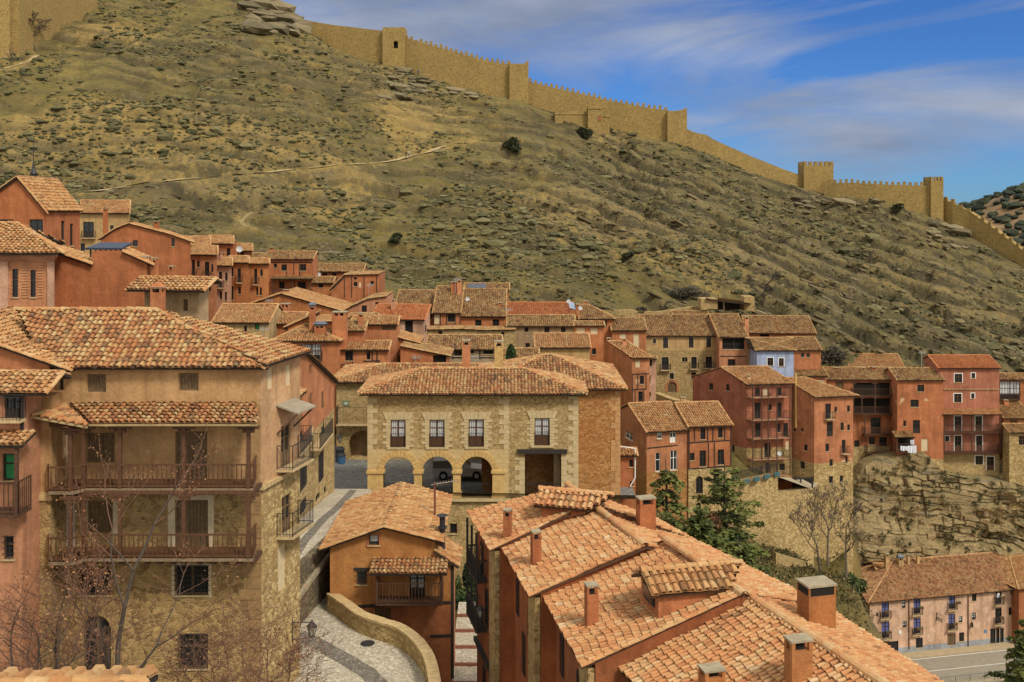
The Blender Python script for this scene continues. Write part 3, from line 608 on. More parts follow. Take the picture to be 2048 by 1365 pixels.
def hill_mat():
    m = mat('hill_ground', (.2, .17, .08), 1); n = NT(m); g = n.N.new('ShaderNodeNewGeometry'); sp = n.N.new('ShaderNodeSeparateXYZ'); n.L.new(g.outputs['Normal'], sp.inputs[0])
    grass = n.ramp(n.noise(.22, 8, .68), [(.3, (.108, .088, .019)), (.45, (.172, .134, .030)), (.58, (.235, .176, .045)), (.72, (.142, .117, .026))])
    grass = n.mix(.85, grass, n.ramp(n.noise(2.6, 8, .8), [(.3, .2), (.5, .9), (.7, 1.5)]), 'MULTIPLY')
    soil = n.ramp(n.noise(.5, 7, .65), [(.3, (.27, .175, .046)), (.6, (.40, .275, .080)), (.75, (.46, .345, .135))])
    soil = n.mix(.6, soil, n.ramp(n.noise(3.5, 6, .7), [(.3, .5), (.7, 1.25)]), 'MULTIPLY')
    rock = n.ramp(n.noise(.9, 7, .7), [(.3, (.10, .082, .042)), (.5, (.20, .155, .072)), (.7, (.28, .22, .11))])
    grass = n.mix(1, grass, n.ramp(n.noise(.045, 4, .6), [(.38, .5), (.5, .95), (.62, 1.25)]), 'MULTIPLY')
    sa, ra = n.attr('soil'), n.attr('rock')
    sf = n.ramp(n.math('ADD', sa, n.math('MULTIPLY', n.math('SUBTRACT', n.noise(.6, 9, .75), .5), 2.0)), [(.26, 0), (.44, 1)])
    c = n.mix(sf, grass, soil)
    steep = n.ramp(sp.outputs['Z'], [(.55, 1), (.80, 0)])
    c = n.mix(n.math('MULTIPLY', steep, .85), c, n.mix(n.ramp(n.noise(.12, 4, .6), [(.42, 0), (.6, 1)]), rock, soil))
    sc = n.ramp(n.math('ADD', n.math('MULTIPLY', ra, .22), n.noise(.7, 8, .75)), [(.60, 0), (.72, 1)])
    c = n.mix(n.math('MULTIPLY', sc, .75), c, n.ramp(n.noise(4, 5, .7), [(.35, (.07, .058, .026)), (.6, (.20, .155, .065)), (.75, (.30, .235, .115))]))
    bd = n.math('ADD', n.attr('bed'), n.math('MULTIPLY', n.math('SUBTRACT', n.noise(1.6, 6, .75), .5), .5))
    bb = n.ramp(bd, [(.50, 0), (.62, 1), (.72, 1), (.80, 0)]); c = n.mix(n.math('MULTIPLY', bb, n.math('MULTIPLY', ra, .75)), c, (.045, .040, .02))  # ledge shadow lines painted into the colour as dark bands along the beds
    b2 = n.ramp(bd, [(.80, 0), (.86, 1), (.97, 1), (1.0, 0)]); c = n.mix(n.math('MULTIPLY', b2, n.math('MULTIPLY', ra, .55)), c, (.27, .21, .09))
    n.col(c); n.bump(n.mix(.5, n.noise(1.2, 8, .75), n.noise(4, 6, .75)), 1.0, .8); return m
HM = hill_mat()
hx = np.arange(-205, 206, .66); hy = np.concatenate([np.arange(130, 312, .62), np.arange(313, 520, 6)])
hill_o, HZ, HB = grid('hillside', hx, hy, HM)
def hz(x, y):
    if y < 130: return float(height(np.array([[x]]), np.array([[y]]))[0][0, 0])
    fi = (x-hx[0])/.66; j = np.searchsorted(hy, y)-1; i = int(fi); i = max(0, min(len(hx)-2, i)); j = max(0, min(len(hy)-2, int(j))); a = fi-i; b = (y-hy[j])/(hy[j+1]-hy[j])
    return float((HZ[j, i]*(1-a)+HZ[j, i+1]*a)*(1-b)+(HZ[j+1, i]*(1-a)+HZ[j+1, i+1]*a)*b)
def bed_at(x, y): return float(HB[max(0, min(len(hy)-1, np.searchsorted(hy, y))), max(0, min(len(hx)-1, int((x-hx[0])/.66)))])
def hit(u, v, y0=150., y1=360., step=.4):
    """first point of the hillside seen through a pixel"""
    y = y0
    while y < y1:
        x = (u-1024)/F*y
        if zof(v, y) < hz(x, y): return Vector((x, y, hz(x, y)))
        y += step
    return None
vx = np.arange(-90, 150, 1.5); vy = np.arange(2, 133.8, 1.5)
GM = simple('valley_soil', (.16, .12, .05), 1, .5, 1.5, 0, .5)
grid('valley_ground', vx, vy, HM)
# country beyond: a plain to the horizon and the dark scrub hill on the right
pm = MB(); pm.quad((-5000, -300, -40), (5000, -300, -40), (5000, 7000, -40), (-5000, 7000, -40)); tag(pm.build('ground', simple('plain_ground', (.16, .13, .06), 1, .3, .02)), kind='structure')
def far_hill():
    xs = np.linspace(200, 900, 90); ys = np.linspace(480, 1100, 60); X, Y = np.meshgrid(xs, ys)
    Z = 8+84*np.exp(-((X-490)/170)**2-((Y-760)/190)**2)+4*fbm(X/90, Y/90, 4, 5)-30*smooth(620, 480, Y); i = np.arange(X.size).reshape(X.shape)
    mb = MB(); mb.v = list(map(tuple, np.stack([X, Y, Z], -1).reshape(-1, 3).tolist())); mb.f = list(map(tuple, np.stack([i[:-1, :-1], i[:-1, 1:], i[1:, 1:], i[1:, :-1]], -1).reshape(-1, 4).tolist())); mb.m = [0]*len(mb.f); mb.t = [.5]*len(mb.f)
    o = mb.build('far_hill', simple('far_hill_soil', (.20, .125, .055), 1, .4, .02)); tag(o, kind='structure')
    rn = np.random.RandomState(4); b = MB(); 
    for k in range(2600):
        x, y = rn.uniform(220, 880), rn.uniform(500, 900); z = 8+84*math.exp(-((x-490)/170)**2-((y-760)/190)**2)+4*float(fbm(np.array([x/90]), np.array([y/90]), 4, 5)[0])-30*float(smooth(620, 480, np.array(y)))
        blob(b, (x, y, z+1.2), rn.uniform(2.0, 5.5), .65, rn, rn.uniform(0, 1))
    tag(b.build('far_scrub', tinted('far_scrub_leaves', [(0, (.012, .02, .010)), (1, (.05, .06, .028))])), 'dark green juniper scrub dotted over the far hill', 'scrub', kind='stuff')
def leafs(mb, P_, size, rn, flat=0.0, t0=0, t1=1):
    """small random quads at points P_ (n,3)"""
    n = len(P_); a = rn.normal(size=(n, 3)); a[:, 2] *= (1-flat); a /= np.linalg.norm(a, axis=1)[:, None]+1e-9; b = np.cross(a, rn.normal(size=(n, 3))); b /= np.linalg.norm(b, axis=1)[:, None]+1e-9
    if flat: b[:, 2] *= (1-flat)
    s = size*rn.uniform(.6, 1.4, (n, 1)); V = np.stack([P_-a*s-b*s*.5, P_+a*s*.2-b*s*.7, P_+a*s, P_+b*s*.6], 1).reshape(-1, 3); o = len(mb.v); mb.v.extend(map(tuple, V.tolist()))
    mb.f.extend(map(tuple, ((np.arange(n)*4)[:, None]+np.arange(4)+o).tolist())); mb.m.extend([0]*n); mb.t.extend(np.clip(rn.uniform(t0, t1, n), 0, 1).tolist())
def _ico():
    t = (1+5**.5)/2; v = [(-1, t, 0), (1, t, 0), (-1, -t, 0), (1, -t, 0), (0, -1, t), (0, 1, t), (0, -1, -t), (0, 1, -t), (t, 0, -1), (t, 0, 1), (-t, 0, -1), (-t, 0, 1)]
    f = [(0, 11, 5), (0, 5, 1), (0, 1, 7), (0, 7, 10), (0, 10, 11), (1, 5, 9), (5, 11, 4), (11, 10, 2), (10, 7, 6), (7, 1, 8), (3, 9, 4), (3, 4, 2), (3, 2, 6), (3, 6, 8), (3, 8, 9), (4, 9, 5), (2, 4, 11), (6, 2, 10), (8, 6, 7), (9, 8, 1)]
    return np.array(v)/math.sqrt(1+t*t), f
IV, IF = _ico()
def blob(mb, c, r, flat, rn, t):
    v = IV*(1+rn.uniform(-.35, .35, (12, 1)))*np.array([r*rn.uniform(.8, 1.3), r*rn.uniform(.8, 1.3), r*flat]); o = len(mb.v)
    mb.v.extend(map(tuple, (v+np.array(c)).tolist())); mb.f.extend([(a+o, b+o, d+o) for a, b, d in IF]); mb.m.extend([0]*20); mb.t.extend([t]*20)
def tinted(name, stops, rough=.95):
    m = mat(name, (.1, .1, .05), rough); n = NT(m); n.col(n.mix(.5, n.ramp(n.attr(), stops), n.ramp(n.noise(3, 4, .7), [(.3, .5), (.7, 1.3)]), 'MULTIPLY')); return m
SCR = tinted('scrub', [(0, (.033, .034, .012)), (.4, (.072, .068, .025)), (.7, (.135, .118, .045)), (1, (.20, .17, .075))])
RKM = tinted('loose_rock', [(0, (.11, .09, .048)), (.5, (.20, .16, .083)), (1, (.30, .24, .14))])
far_hill()
PMASK = np.zeros(HZ.shape)
def drape(name, px, wd, m, lift=.12, step=1.2):
    ux, ys = [], []
    for (a, b), (c, d) in zip(px, px[1:]):
        n = max(2, int(abs(c-a)+abs(d-b))//6)
        for k in range(n):
            u, v = a+(c-a)*k/n, b+(d-b)*k/n; q = hit(u, v)
            if q is not None: ux.append(u); ys.append(q.y)
    ys = np.array(ys); w_ = 9; yp = np.pad(ys, w_//2, mode='edge'); ym = np.array([np.median(yp[i:i+w_]) for i in range(len(ys))]); yp = np.pad(ym, w_//2, mode='edge'); ym = np.convolve(yp, np.ones(w_)/w_, 'valid')
    raw_ = [Vector(((u-1024)/F*y, y, 0)) for u, y in zip(ux, ym)]; P2 = [raw_[0]]
    for p in raw_[1:]:
        while (p-P2[-1]).length > step: P2.append(P2[-1]+(p-P2[-1]).normalized()*step)
    # bench the slope along the track so that it lies in the ground
    global HZ, PMASK
    zz = np.array([hz(p.x, p.y) for p in P2]); zp_ = np.pad(zz, 6, mode='edge'); zz = np.convolve(zp_, np.ones(13)/13, 'valid')
    X, Y = np.meshgrid(hx, hy); best = np.full(X.shape, 1e9); zt = np.zeros(X.shape); pa = np.array([(p.x, p.y) for p in P2]); i0, i1 = np.searchsorted(hy, pa[:, 1].min()-4), np.searchsorted(hy, pa[:, 1].max()+4); j0, j1 = np.searchsorted(hx, pa[:, 0].min()-4), np.searchsorted(hx, pa[:, 0].max()+4)
    for (px_, py_), z in zip(pa, zz):
        d = (X[i0:i1, j0:j1]-px_)**2+(Y[i0:i1, j0:j1]-py_)**2; k = d < best[i0:i1, j0:j1]; best[i0:i1, j0:j1] = np.where(k, d, best[i0:i1, j0:j1]); zt[i0:i1, j0:j1] = np.where(k, z, zt[i0:i1, j0:j1])
    wgt = 1-smooth(wd*.55, wd*.55+2.2, np.sqrt(best)); HZ = HZ*(1-wgt)+zt*wgt; PMASK = np.maximum(PMASK, wgt); me = hill_o.data; co = np.empty(len(me.vertices)*3, dtype=np.float32); me.vertices.foreach_get('co', co); co[2::3] = HZ.ravel(); me.vertices.foreach_set('co', co)
    at = me.attributes['soil']; sv = np.empty(len(me.vertices), dtype=np.float32); at.data.foreach_get('value', sv); at.data.foreach_set('value', np.maximum(sv, (1-smooth(wd*.5, wd*.5+1.8, np.sqrt(best))).ravel()*.9).astype(np.float32)); me.update()
    mb = MB(); prev = None; rn = random.Random(3)
    for k, p in enumerate(P2):
        d = (P2[min(k+1, len(P2)-1)]-P2[max(k-1, 0)]); d.z = 0; d.normalize(); s = Vector((-d.y, d.x, 0)); wv = wd*rn.uniform(.75, 1.25)/2
        row = [Vector((q.x, q.y, hz(q.x, q.y)+lift)) for q in (p-s*wv, p, p+s*wv)]
        if prev: mb.quad(prev[0], row[0], row[1], prev[1]); mb.quad(prev[1], row[1], row[2], prev[2])
        prev = row
    return tag(mb.build(name, m), kind='structure')
PATHM = simple('path_earth', (.40, .305, .145), 1, .25, 2)
drape('path', [(165, 392), (250, 380), (340, 364), (430, 357), (520, 350), (610, 340), (690, 333), (760, 327), (820, 318), (860, 305), (900, 292), (945, 283), (1000, 285)], 1.9, PATHM, .26)
drape('footpath', [(-10, 148), (40, 132), (75, 108), (95, 100)], 1.0, PATHM, .10)
drape('side_path', [(515, 410), (490, 432), (480, 450), (495, 468), (510, 476)], .8, simple('worn_track', (.26, .20, .085), 1, .25, 2), .04)

def scatter():
    rn = np.random.RandomState(11); b = MB(); r = MB(); n = 0
    while n < 21000:
        y = 156+rn.rand()**1.2*145; x = rn.uniform(-.60, .60)*y
        dens = float(fbm(np.array([x/11]), np.array([y/17]), 4, 61)[0]); bd = bed_at(x, y); strat = smooth(-30, 40, np.array(x))
        if rn.rand() > .22+1.5*dens+.35*strat*(1 if .5 < bd < .8 else -.6): continue
        z = hz(x, y); s = rn.gamma(1.3, .17)+.10
        if y < 172 and s > .6: continue
        if PMASK[max(0, min(len(hy)-1, np.searchsorted(hy, y))), max(0, min(len(hx)-1, int((x-hx[0])/.66)))] > .5: continue
        blob(b, (x, y, z+s*.2), s, .6, rn, .15+.85*rn.beta(1.8, 1.6)); n += 1
    k = 0
    while k < 9000:
        y = 160+rn.rand()**1.15*140; x = rn.uniform(-.6, .6)*y; strat = float(smooth(-30, 40, np.array(x))); bd = bed_at(x, y)
        if rn.rand() > .06+.85*strat*(1 if bd > .62 else .25)+.35*float(vnoise(np.array([x/12]), np.array([y/12]), 5)[0]): continue
        k += 1; z = hz(x, y); L, h = rn.gamma(1.6, .26)+.18, rn.uniform(.10, .34); a = rn.normal(0, .22)+.15; dip = -.08-.30*strat
        ax = Vector((math.cos(a), math.sin(a), dip+rn.normal(0, .06)))*L*1.5; ay = Vector((-math.sin(a), math.cos(a), rn.normal(0, .1)))*L*rn.uniform(.4, .7)
        r.obox(Vector((x, y, z-h*.35))-ax/2-ay/2, ax, ay, Vector((rn.normal(0, .1), -.15, 1))*h, 0, rn.rand())
    for u0, u1, v0, v1, nn, sz in ((500, 588, 2, 70, 170, 2.6), (770, 1000, 122, 200, 150, 1.7), (1560, 1760, 395, 430, 50, 1.3), (1850, 1960, 440, 500, 50, 1.4)):     # outcrops under the wall
        for q in range(nn):
            g = hit(rn.uniform(u0, u1), rn.uniform(v0, v1), 180)
            if g is None: continue
            w_ = sz*rn.gamma(3, .16); o_ = len(r.v); blob(r, (g.x, g.y, g.z+w_*.15), w_, .62, rn, rn.uniform(.1, .75))
            for q2 in range(o_, len(r.v)): vx_ = r.v[q2]; r.v[q2] = (vx_[0]+.5*(vx_[0]-g.x), vx_[1], vx_[2]-.22*(vx_[0]-g.x))
    tag(b.build('hill_scrub', SCR), 'low grey green shrubs scattered all over the dry hillside', 'scrub', kind='stuff')
    tag(r.build('hill_rocks', RKM), 'loose grey ledge stones strewn on the dry hillside', 'rocks', kind='stuff')
scatter()
# ---------------------------------------------------------------- fortress walls on the ridge
def wall_run(name, label, pts, thick=1.6, merl=None, deep=4, group='fortress walls along the ridge'):
    """pts: (u, v_top, Y); a thick wall whose top follows the points"""
    p = [P(u, v, RM(Y)) for u, v, Y in pts]; root = thing(name, label, 'wall', (p[0].x, p[0].y, hz(p[0].x, p[0].y)), group); mb = MB()
    for a, b in zip(p, p[1:]):
        d = b-a; d.z = 0; q = Vector((-d.y, d.x, 0)).normalized()*thick; nn = max(1, int(d.length/3))
        jz = [0]+[random.uniform(-.14, .1) for _ in range(nn-1)]+[0]
        for k in range(nn):
            a1, b1 = a.lerp(b, k/nn), a.lerp(b, (k+1)/nn); a1.z += jz[k]; b1.z += jz[k+1]; za, zb = (min(hz(t.x, t.y), t.z-1)-deep for t in (a1, b1)); a0, b0 = Vector((a1.x, a1.y, za)), Vector((b1.x, b1.y, zb))
            mb.quad(a0, b0, b1, a1); mb.quad(a0+q, a1+q, b1+q, b0+q); mb.quad(a1, b1, b1+q, a1+q)
        if a is p[0]: mb.quad(a0*0+Vector((a.x, a.y, hz(a.x, a.y)-deep)), a, a+q, Vector((a.x, a.y, hz(a.x, a.y)-deep))+q)
    mb.quad(Vector((b.x, b.y, hz(b.x, b.y)-deep)), b, b+q, Vector((b.x, b.y, hz(b.x, b.y)-deep))+q)
    mb.build('wall_face', FORT, root)
    if merl:
        n, wf, h = merl; L = [0]
        for a, b in zip(p, p[1:]): L.append(L[-1]+(b-a).length)
        for k in range(n):
            l0 = L[-1]*(k+.25)/n; l1 = l0+L[-1]/n*wf; out = []
            for l in (l0, l1):
                j = max(i for i in range(len(L)-1) if L[i] <= l+1e-6); out.append(p[j].lerp(p[j+1], (l-L[j])/(L[j+1]-L[j])))
            a, b = out; d = b-a; dz = Vector((0, 0, min(a.z, b.z)-.1)); q = Vector((-d.y, d.x, 0)).normalized()*.55; m2 = MB(); hh = h*random.uniform(.72, 1.1)*(.3 if random.random() < .05 else 1)
            m2.obox(Vector((a.x, a.y, min(a.z, b.z)-.25))-q*.03, Vector((d.x, d.y, 0)), q, (0, 0, hh+.25)); m2.build('merlon', FORT, root)
    return root
def tower(name, label, u0, u1, vt, Y, depth=5, merl=0, hole=None, rise=None, th=0):
    Y = RM(Y); a = P(u0, vt, Y); S = Vector((math.cos(math.radians(th)), math.sin(math.radians(th)))); k = (u1-1024)/F; wd = (k*a.y-a.x)/(S.x-k*S.y); b = a+Vector((S.x, S.y, 0))*wd; N = Vector((-S.y, S.x))
    z0 = min(hz(a.x, a.y), hz(b.x, b.y))-4; root = thing(name, label, 'tower', (a.x, a.y, z0+4), 'fortress towers along the ridge'); mb = MB(); holes = []
    if hole: 
        x0 = (( (hole[0]-1024)/F)*a.y-a.x)/S.x; x1 = (((hole[2]-1024)/F)*a.y-a.x)/S.x; holes = [(x0, zof(hole[3], Y), x1, zof(hole[1], Y), True)]
    pr = [(0, a.z), (wd, a.z)] if not rise else [(0, a.z)]+[(wd*t, a.z+r) for t, r in rise]
    facade(mb, a, S, -N, pr, z0, holes, reveal=.9)
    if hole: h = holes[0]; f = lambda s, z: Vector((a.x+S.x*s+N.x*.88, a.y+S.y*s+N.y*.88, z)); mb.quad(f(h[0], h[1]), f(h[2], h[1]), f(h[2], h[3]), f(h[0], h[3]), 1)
    facade(mb, a+Vector((N.x, N.y, 0))*depth, S, N, pr, z0, []); facade(mb, b, N, S, [(0, pr[-1][1]), (depth, pr[-1][1])], z0, []); facade(mb, a, N, -S, [(0, a.z), (depth, a.z)], z0, [])
    S3, N3 = Vector((S.x, S.y, 0)), Vector((N.x, N.y, 0))
    for (s0, za), (s1, zb) in zip(pr, pr[1:]):
        p0 = Vector((a.x, a.y, za))+S3*s0; p1 = Vector((a.x, a.y, zb))+S3*s1
        mb.quad(p0-Vector((0, 0, .02)), p1-Vector((0, 0, .02)), p1+N3*depth-Vector((0, 0, .02)), p0+N3*depth-Vector((0, 0, .02)))
    mb.build('tower_body', [FORT, DRK], root)
    if merl:
        def ms(o, d, L, n, q):
            for k in range(n):
                m2 = MB(); st = L/(n-.4); m2.obox(o+d*(k*st)-Vector((0, 0, .2)), d*st*.6, q*.5, (0, 0, 1.3)); m2.build('merlon', FORT, root)
        ms(a+N3*.004, S3, wd, merl, N3); ms(a+N3*(depth-.504), S3, wd, merl, N3); nn = max(2, int(merl*depth/wd)); ms(b+N3*.62-S3*.004, N3, depth-1.2, max(2, nn-1), -S3); ms(a+N3*.62+S3*.004, N3, depth-1.2, max(2, nn-1), S3)
    return root
G7 = lambda x, y: T('y7', x, y)
wall_run('fortress_wall', 'plain ochre fortress wall left of the tower with the arched opening', [(575, 30, 263), (600, 38, 262), (640, 46, 261), (690, 53, 259), (740, 59, 257), (770, 62, 256)])
tower('wall_tower', 'flat topped fortress tower with a dark arched opening', 765, 810, 55, 254.5, 6, hole=(787, 82, 796, 97))
wall_run('fortress_wall', 'long crenellated fortress wall between the arched tower and the notched tower', [(808, 75, 255.5), (840, 84, 254), (880, 96, 253), (920, 107, 252), (960, 119, 251), (990, 125, 250.5), (1022, 130, 250)], merl=(21, .52, 1.15))
tower('wall_tower', 'fortress tower with a hollow worn top next to the doorway gap', 1019, 1057, 125, 248.5, 6, rise=[(.05, 0), (.12, -.35), (.75, -.4), (.85, 0), (.97, .6), (1, .62)])
wall_run('fortress_wall', 'crenellated fortress wall stepping down above the small ruined blockhouse', [(1055, 163, 250), (1100, 174, 249), (1160, 188, 248), (1220, 202, 247), (1280, 213, 246), (1337, 221, 245)], merl=(26, .5, 1.1))
tower('wall_tower', 'fortress tower with a raised corner ending the middle crenellated wall', 1335, 1374, 222, 243.5, 6, rise=[(.5, 0), (.75, .3), (.97, .8), (1, .8)])
wall_run('fortress_wall', 'plain fortress wall sloping steadily down the ridge to the square tower', [(1372, 258, 245), (1392, 266, 245), (1413, 270, 245), (1425, 278, 245), (1500, 312, 246), (1560, 336, 247), (1612, 354, 248)])
tower('wall_tower', 'square crenellated tower standing apart above the ridge wall', 1608, 1667, 331, 246, 6, merl=6, th=0)
wall_run('fortress_wall', 'crenellated fortress wall joining the square tower to the red stained tower', [(1642, 369, 243), (1670, 366, 241), (1710, 366, 239), (1750, 368, 237), (1800, 370, 235.5), (1862, 372, 234)], merl=(19, .5, 1.0))
tower('wall_tower', 'tall corner tower with reddish stained side at the right end of the ridge', 1862, 1887, 362, 233, 5, merl=4)
wall_run('fortress_wall', 'crenellated fortress wall running steeply downhill at the right edge', [(1884, 398, 235), (1905, 406, 232), (1940, 424, 229), (1980, 452, 224), (2020, 482, 219), (2060, 512, 214), (2140, 560, 206)], merl=(17, .45, 1.2))
def corner_wall():
    root = None; mb = MB(); b = []
    for u, v in ((-70, 140), (20, 120), (48, 100), (120, 62), (196, 14)):
        q = hit(u, v); b.append(q)
    root = thing('fortress_wall', 'high ochre fortress wall in the upper left corner behind the bare bush', 'wall', b[0], 'fortress walls along the ridge'); up = Vector((0, 0, 1))
    for p, q in zip(b, b[1:]):
        d = q-p; d.z = 0; n = Vector((-d.y, d.x, 0)).normalized()*2.5; t = zof(-60, p.y)
        mb.quad(p-up*4, q-up*4, Vector((q.x, q.y, t)), Vector((p.x, p.y, t))); mb.quad(Vector((p.x, p.y, t)), Vector((q.x, q.y, t)), Vector((q.x, q.y, t))+n, Vector((p.x, p.y, t))+n); mb.quad(p-up*4+n, Vector((p.x, p.y, t))+n, Vector((q.x, q.y, t))+n, q-up*4+n)
    mb.build('wall_face', FORT, root); m = MB(); p = b[1].lerp(b[2], .35); m.obox(p-Vector((1.6, 1.8, 4)), (3.4, 0, 0), (0, 3, 0), (0, 0, zof(-60, p.y)-p.z+4)); m.build('buttress', FORT, root)
corner_wall()
def blockhouse():
    a = P(1112, 232, RM(238)); root = thing('ruined_blockhouse', 'small ruined ochre blockhouse with a square turret below the ridge wall', 'ruin', (a.x, a.y, hz(a.x, a.y)))
    for nm, u0, u1, vt, Y, D in (('wall', 1110, 1178, 223, 239, 4), ('turret', 1176, 1205, 212, 237.5, 4), ('annex', 1204, 1219, 228, 238.5, 3.5)):
        mb = MB(); p0, p1 = P(u0, vt, RM(Y)), P(u1, vt, RM(Y)); z0 = min(hz(p0.x, p0.y), hz(p1.x, p1.y))-2; mb.obox((p0.x, p0.y, z0), (p1.x-p0.x, 0, 0), (0, D, 0), (0, 0, p0.z-z0)); mb.obox((p0.x-.15, p0.y-.15, p0.z-.9), (p1.x-p0.x+.3, 0, 0), (0, D, 0), (0, 0, .25))
        o = mb.build(nm, FORT, root)
        if nm == 'turret': mb = MB(); q = P(1196, 243, RM(237.4)); mb.obox(q, (.9, 0, 0), (0, .1, 0), (0, 0, 1.6)); mb.build('door', simple('rusty_door', (.28, .10, .04)), o)
blockhouse()
# ---------------------------------------------------------------- houses of the town, back rows first
def L(*a): return list(a)
# left edge of the hill foot
h = House('chapel', 'tall orange gabled chapel with square panes and an iron cross', 'z1', -200, 420, 300, 80, cx=545, h=12, roof=('prof', L((-200, 408), (125, 182), (300, 392))), wall=ORD, tile=T_TAN, K=4,
      W={'F': L((200, 475, 300, 605, 'w'), (-10, 475, 92, 590, 'w')), 'R': L((418, 485, 442, 650, 'w'), (478, 505, 500, 655, 'w'))}, cat='chapel')
def finial():
    p = P(67, 356, 86); root = thing('roof_cross', 'dark iron cross on a turned pedestal above the chapel roof', 'cross', p); mb = MB()
    mb.lathe(p-Vector((0, 0, 1.4)), [(.42, 0), (.42, 1.3), (.5, 1.35), (.22, 1.6), (.3, 1.75), (.12, 2.2), (.05, 2.8)], 10); mb.build('pedestal', IRON, root); mb = MB(); b = p+Vector((0, 0, 1.2))
    mb.tube(b, b+Vector((0, 0, 1.9)), .035); mb.bar(b+Vector((-.34, 0, 1.2)), b+Vector((.34, 0, 1.2)), .06); mb.build('cross', IRON, root)
finial()
House('house', 'cream house with a railed balcony right behind the chapel', 'z1', 545, 432, 880, 98, th=-8, phi=20, h=11, roof=('front', 345), wall=CRM, tile=T_TAN, W={'F': L((568, 492, 640, 600, 'b'), (752, 515, 775, 545, 'w'), (550, 640, 580, 690, 'w'))}).chimney(600, 355, 400, 28)
hh = House('house', 'broad orange house wall with a sloping verge and a tiny window', 'z1', 690, 600, 1300, 90, phi=18, h=13, D=9, roof=('prof', L((690, 600), (790, 535), (880, 500), (1155, 572), (1300, 622))), wall=ORD, tile=T_TAN, W={'F': L((907, 617, 940, 660, 'w'), (1170, 602, 1192, 660, 'w'))}); hh.chimney(720, 395, 520, 26, 7); hh.chimney(1068, 485, 560, 30, 3)
GR1 = 'pink and orange row houses stepping down below the hill'
House('row_house', 'orange back row house with a satellite dish left of the stepped pink fronts', 'z1', 1245, 665, 1430, 103, th=-14, phi=16, h=10, roof=('front', 590), wall=ORD, tile=T_TAN, group=GR1, W={'F': L((1350, 685, 1372, 710))})
House('row_house', 'orange back row house topped by a square chimney', 'z1', 1430, 640, 1590, 106, th=-14, phi=16, h=10, roof=('front', 585), wall=OR, tile=T_TAN, group=GR1, W={'F': L((1548, 672, 1572, 725))}).chimney(1600, 615, 700, 26, 1)
House('row_house', 'orange back row house with a dish beside its chimney at the row end', 'z1', 1590, 690, 1720, 108, th=-10, phi=16, h=9, roof=('front', 640), wall=OR, tile=T_TAN, group=GR1, W={'F': L((1640, 690, 1665, 740))})
a = House('row_house', 'pink row house with two iron balconies, tallest at the left', 'z1', 1300, 715, 1480, 93, th=-16, phi=16, h=11, roof=('front', 655), wall=PK, tile=T_TAN, group=GR1, W={'F': L((1310, 752, 1330, 868, 'b'), (1345, 757, 1362, 800), (1398, 765, 1428, 880, 'b'), (1443, 780, 1455, 835), (1400, 915, 1414, 965), (1427, 918, 1440, 968), (1310, 890, 1335, 930))}); a.chimney(1425, 680, 735, 40)
House('row_house', 'pale pink row house in the middle with one tall balcony door', 'z1', 1468, 790, 1580, 94, th=-16, phi=16, h=9, roof=('front', 735), wall=PKL, tile=T_TAN, group=GR1, W={'F': L((1495, 832, 1515, 940, 'b'), (1537, 838, 1553, 895), (1500, 965, 1516, 1020), (1535, 970, 1548, 1030))}).chimney(1500, 700, 760, 26)
a = House('row_house', 'orange row house with an iron balcony left of the timber gallery house', 'z1', 1572, 770, 1695, 96, th=-12, phi=16, h=9, roof=('front', 725), wall=OCH, tile=T_TAN, group=GR1, W={'F': L((1574, 805, 1592, 865), (1622, 810, 1644, 905, 'b'), (1626, 935, 1644, 985), (1575, 930, 1592, 1025))}); a.chimney(1527, 700, 760, 24, 2)
House('row_house', 'narrow ochre row house touching the timber gallery house', 'z2', 328, 300, 470, 98, th=-8, phi=16, h=8.5, roof=('front', 262), wall=OCH, tile=T_TAN, group=GR1, W={'F': L((370, 335, 390, 440, 'b'), (412, 340, 428, 385), (385, 460, 398, 515), (408, 460, 422, 515))})
h = House('gallery_house', 'orange house with upper windows, porch roof and a wide timber gallery', 'z2', 440, 270, 770, 110, h=11, roof=('front', 214, {'rmax': 5}), wall=OR, tile=T_OLD, bld=True, W={'F': L((503, 300, 525, 328), (555, 305, 592, 348), (683, 303, 724, 348), (668, 422, 722, 510, 'd'), (540, 422, 576, 468))})
h.porch('F', 485, 765, 382, 402, 1.2); h.gallery('F', 495, 757, 520, .95, 1.0, (500, 630, 752), 405); h.beams('F', L((485, 292, 760, 292), (590, 300, 590, 380), (680, 300, 680, 380), (640, 292, 640, 380))); h.chimney(490, 185, 255, 28, 2.5)
House('house', 'low tiled annex left of the timber gallery house', 'z2', 310, 262, 440, 113, h=7, roof=('front', 225), wall=OR)
House('house', 'house with two roof tiers and a white dish under its eave', 'z2', 770, 355, 1110, 117, h=10, roof=('front', 300), wall=ORD, W={'F': L((835, 365, 866, 385), (902, 362, 930, 385))})
h = House('house', 'small ochre house with a green garage door', 'z2', 772, 432, 905, 110, h=8, roof=('front', 388), wall=OCH, W={'F': L((808, 438, 840, 464), (800, 525, 832, 560, 'w'))})
h = House('timbered_house', 'square orange house with vertical timbers and a sloping left lean-to', 'z2', 893, 470, 1225, 107, h=12, D=6, roof=('prof', L((893, 468), (985, 374), (1225, 368))), wall=OR, W={'F': L((1050, 392, 1070, 410), (1048, 425, 1074, 455), (1083, 425, 1102, 462, 'x'), (1163, 418, 1187, 444))})
h.beams('F', L((985, 385, 985, 530), (1035, 385, 1035, 530), (1120, 385, 1120, 530), (1205, 385, 1205, 530), (905, 470, 980, 400)), .12)
House('house', 'long low orange gable with a television aerial in front', 'z2', 285, 600, 960, 97, h=8, D=9, roof=('prof', L((285, 590), (420, 545), (555, 500), (750, 555), (960, 615))), wall=OCH, tile=T_TAN, W={'F': L((335, 608, 385, 640, 'n'),)}).chimney(588, 475, 520, 36, 2)
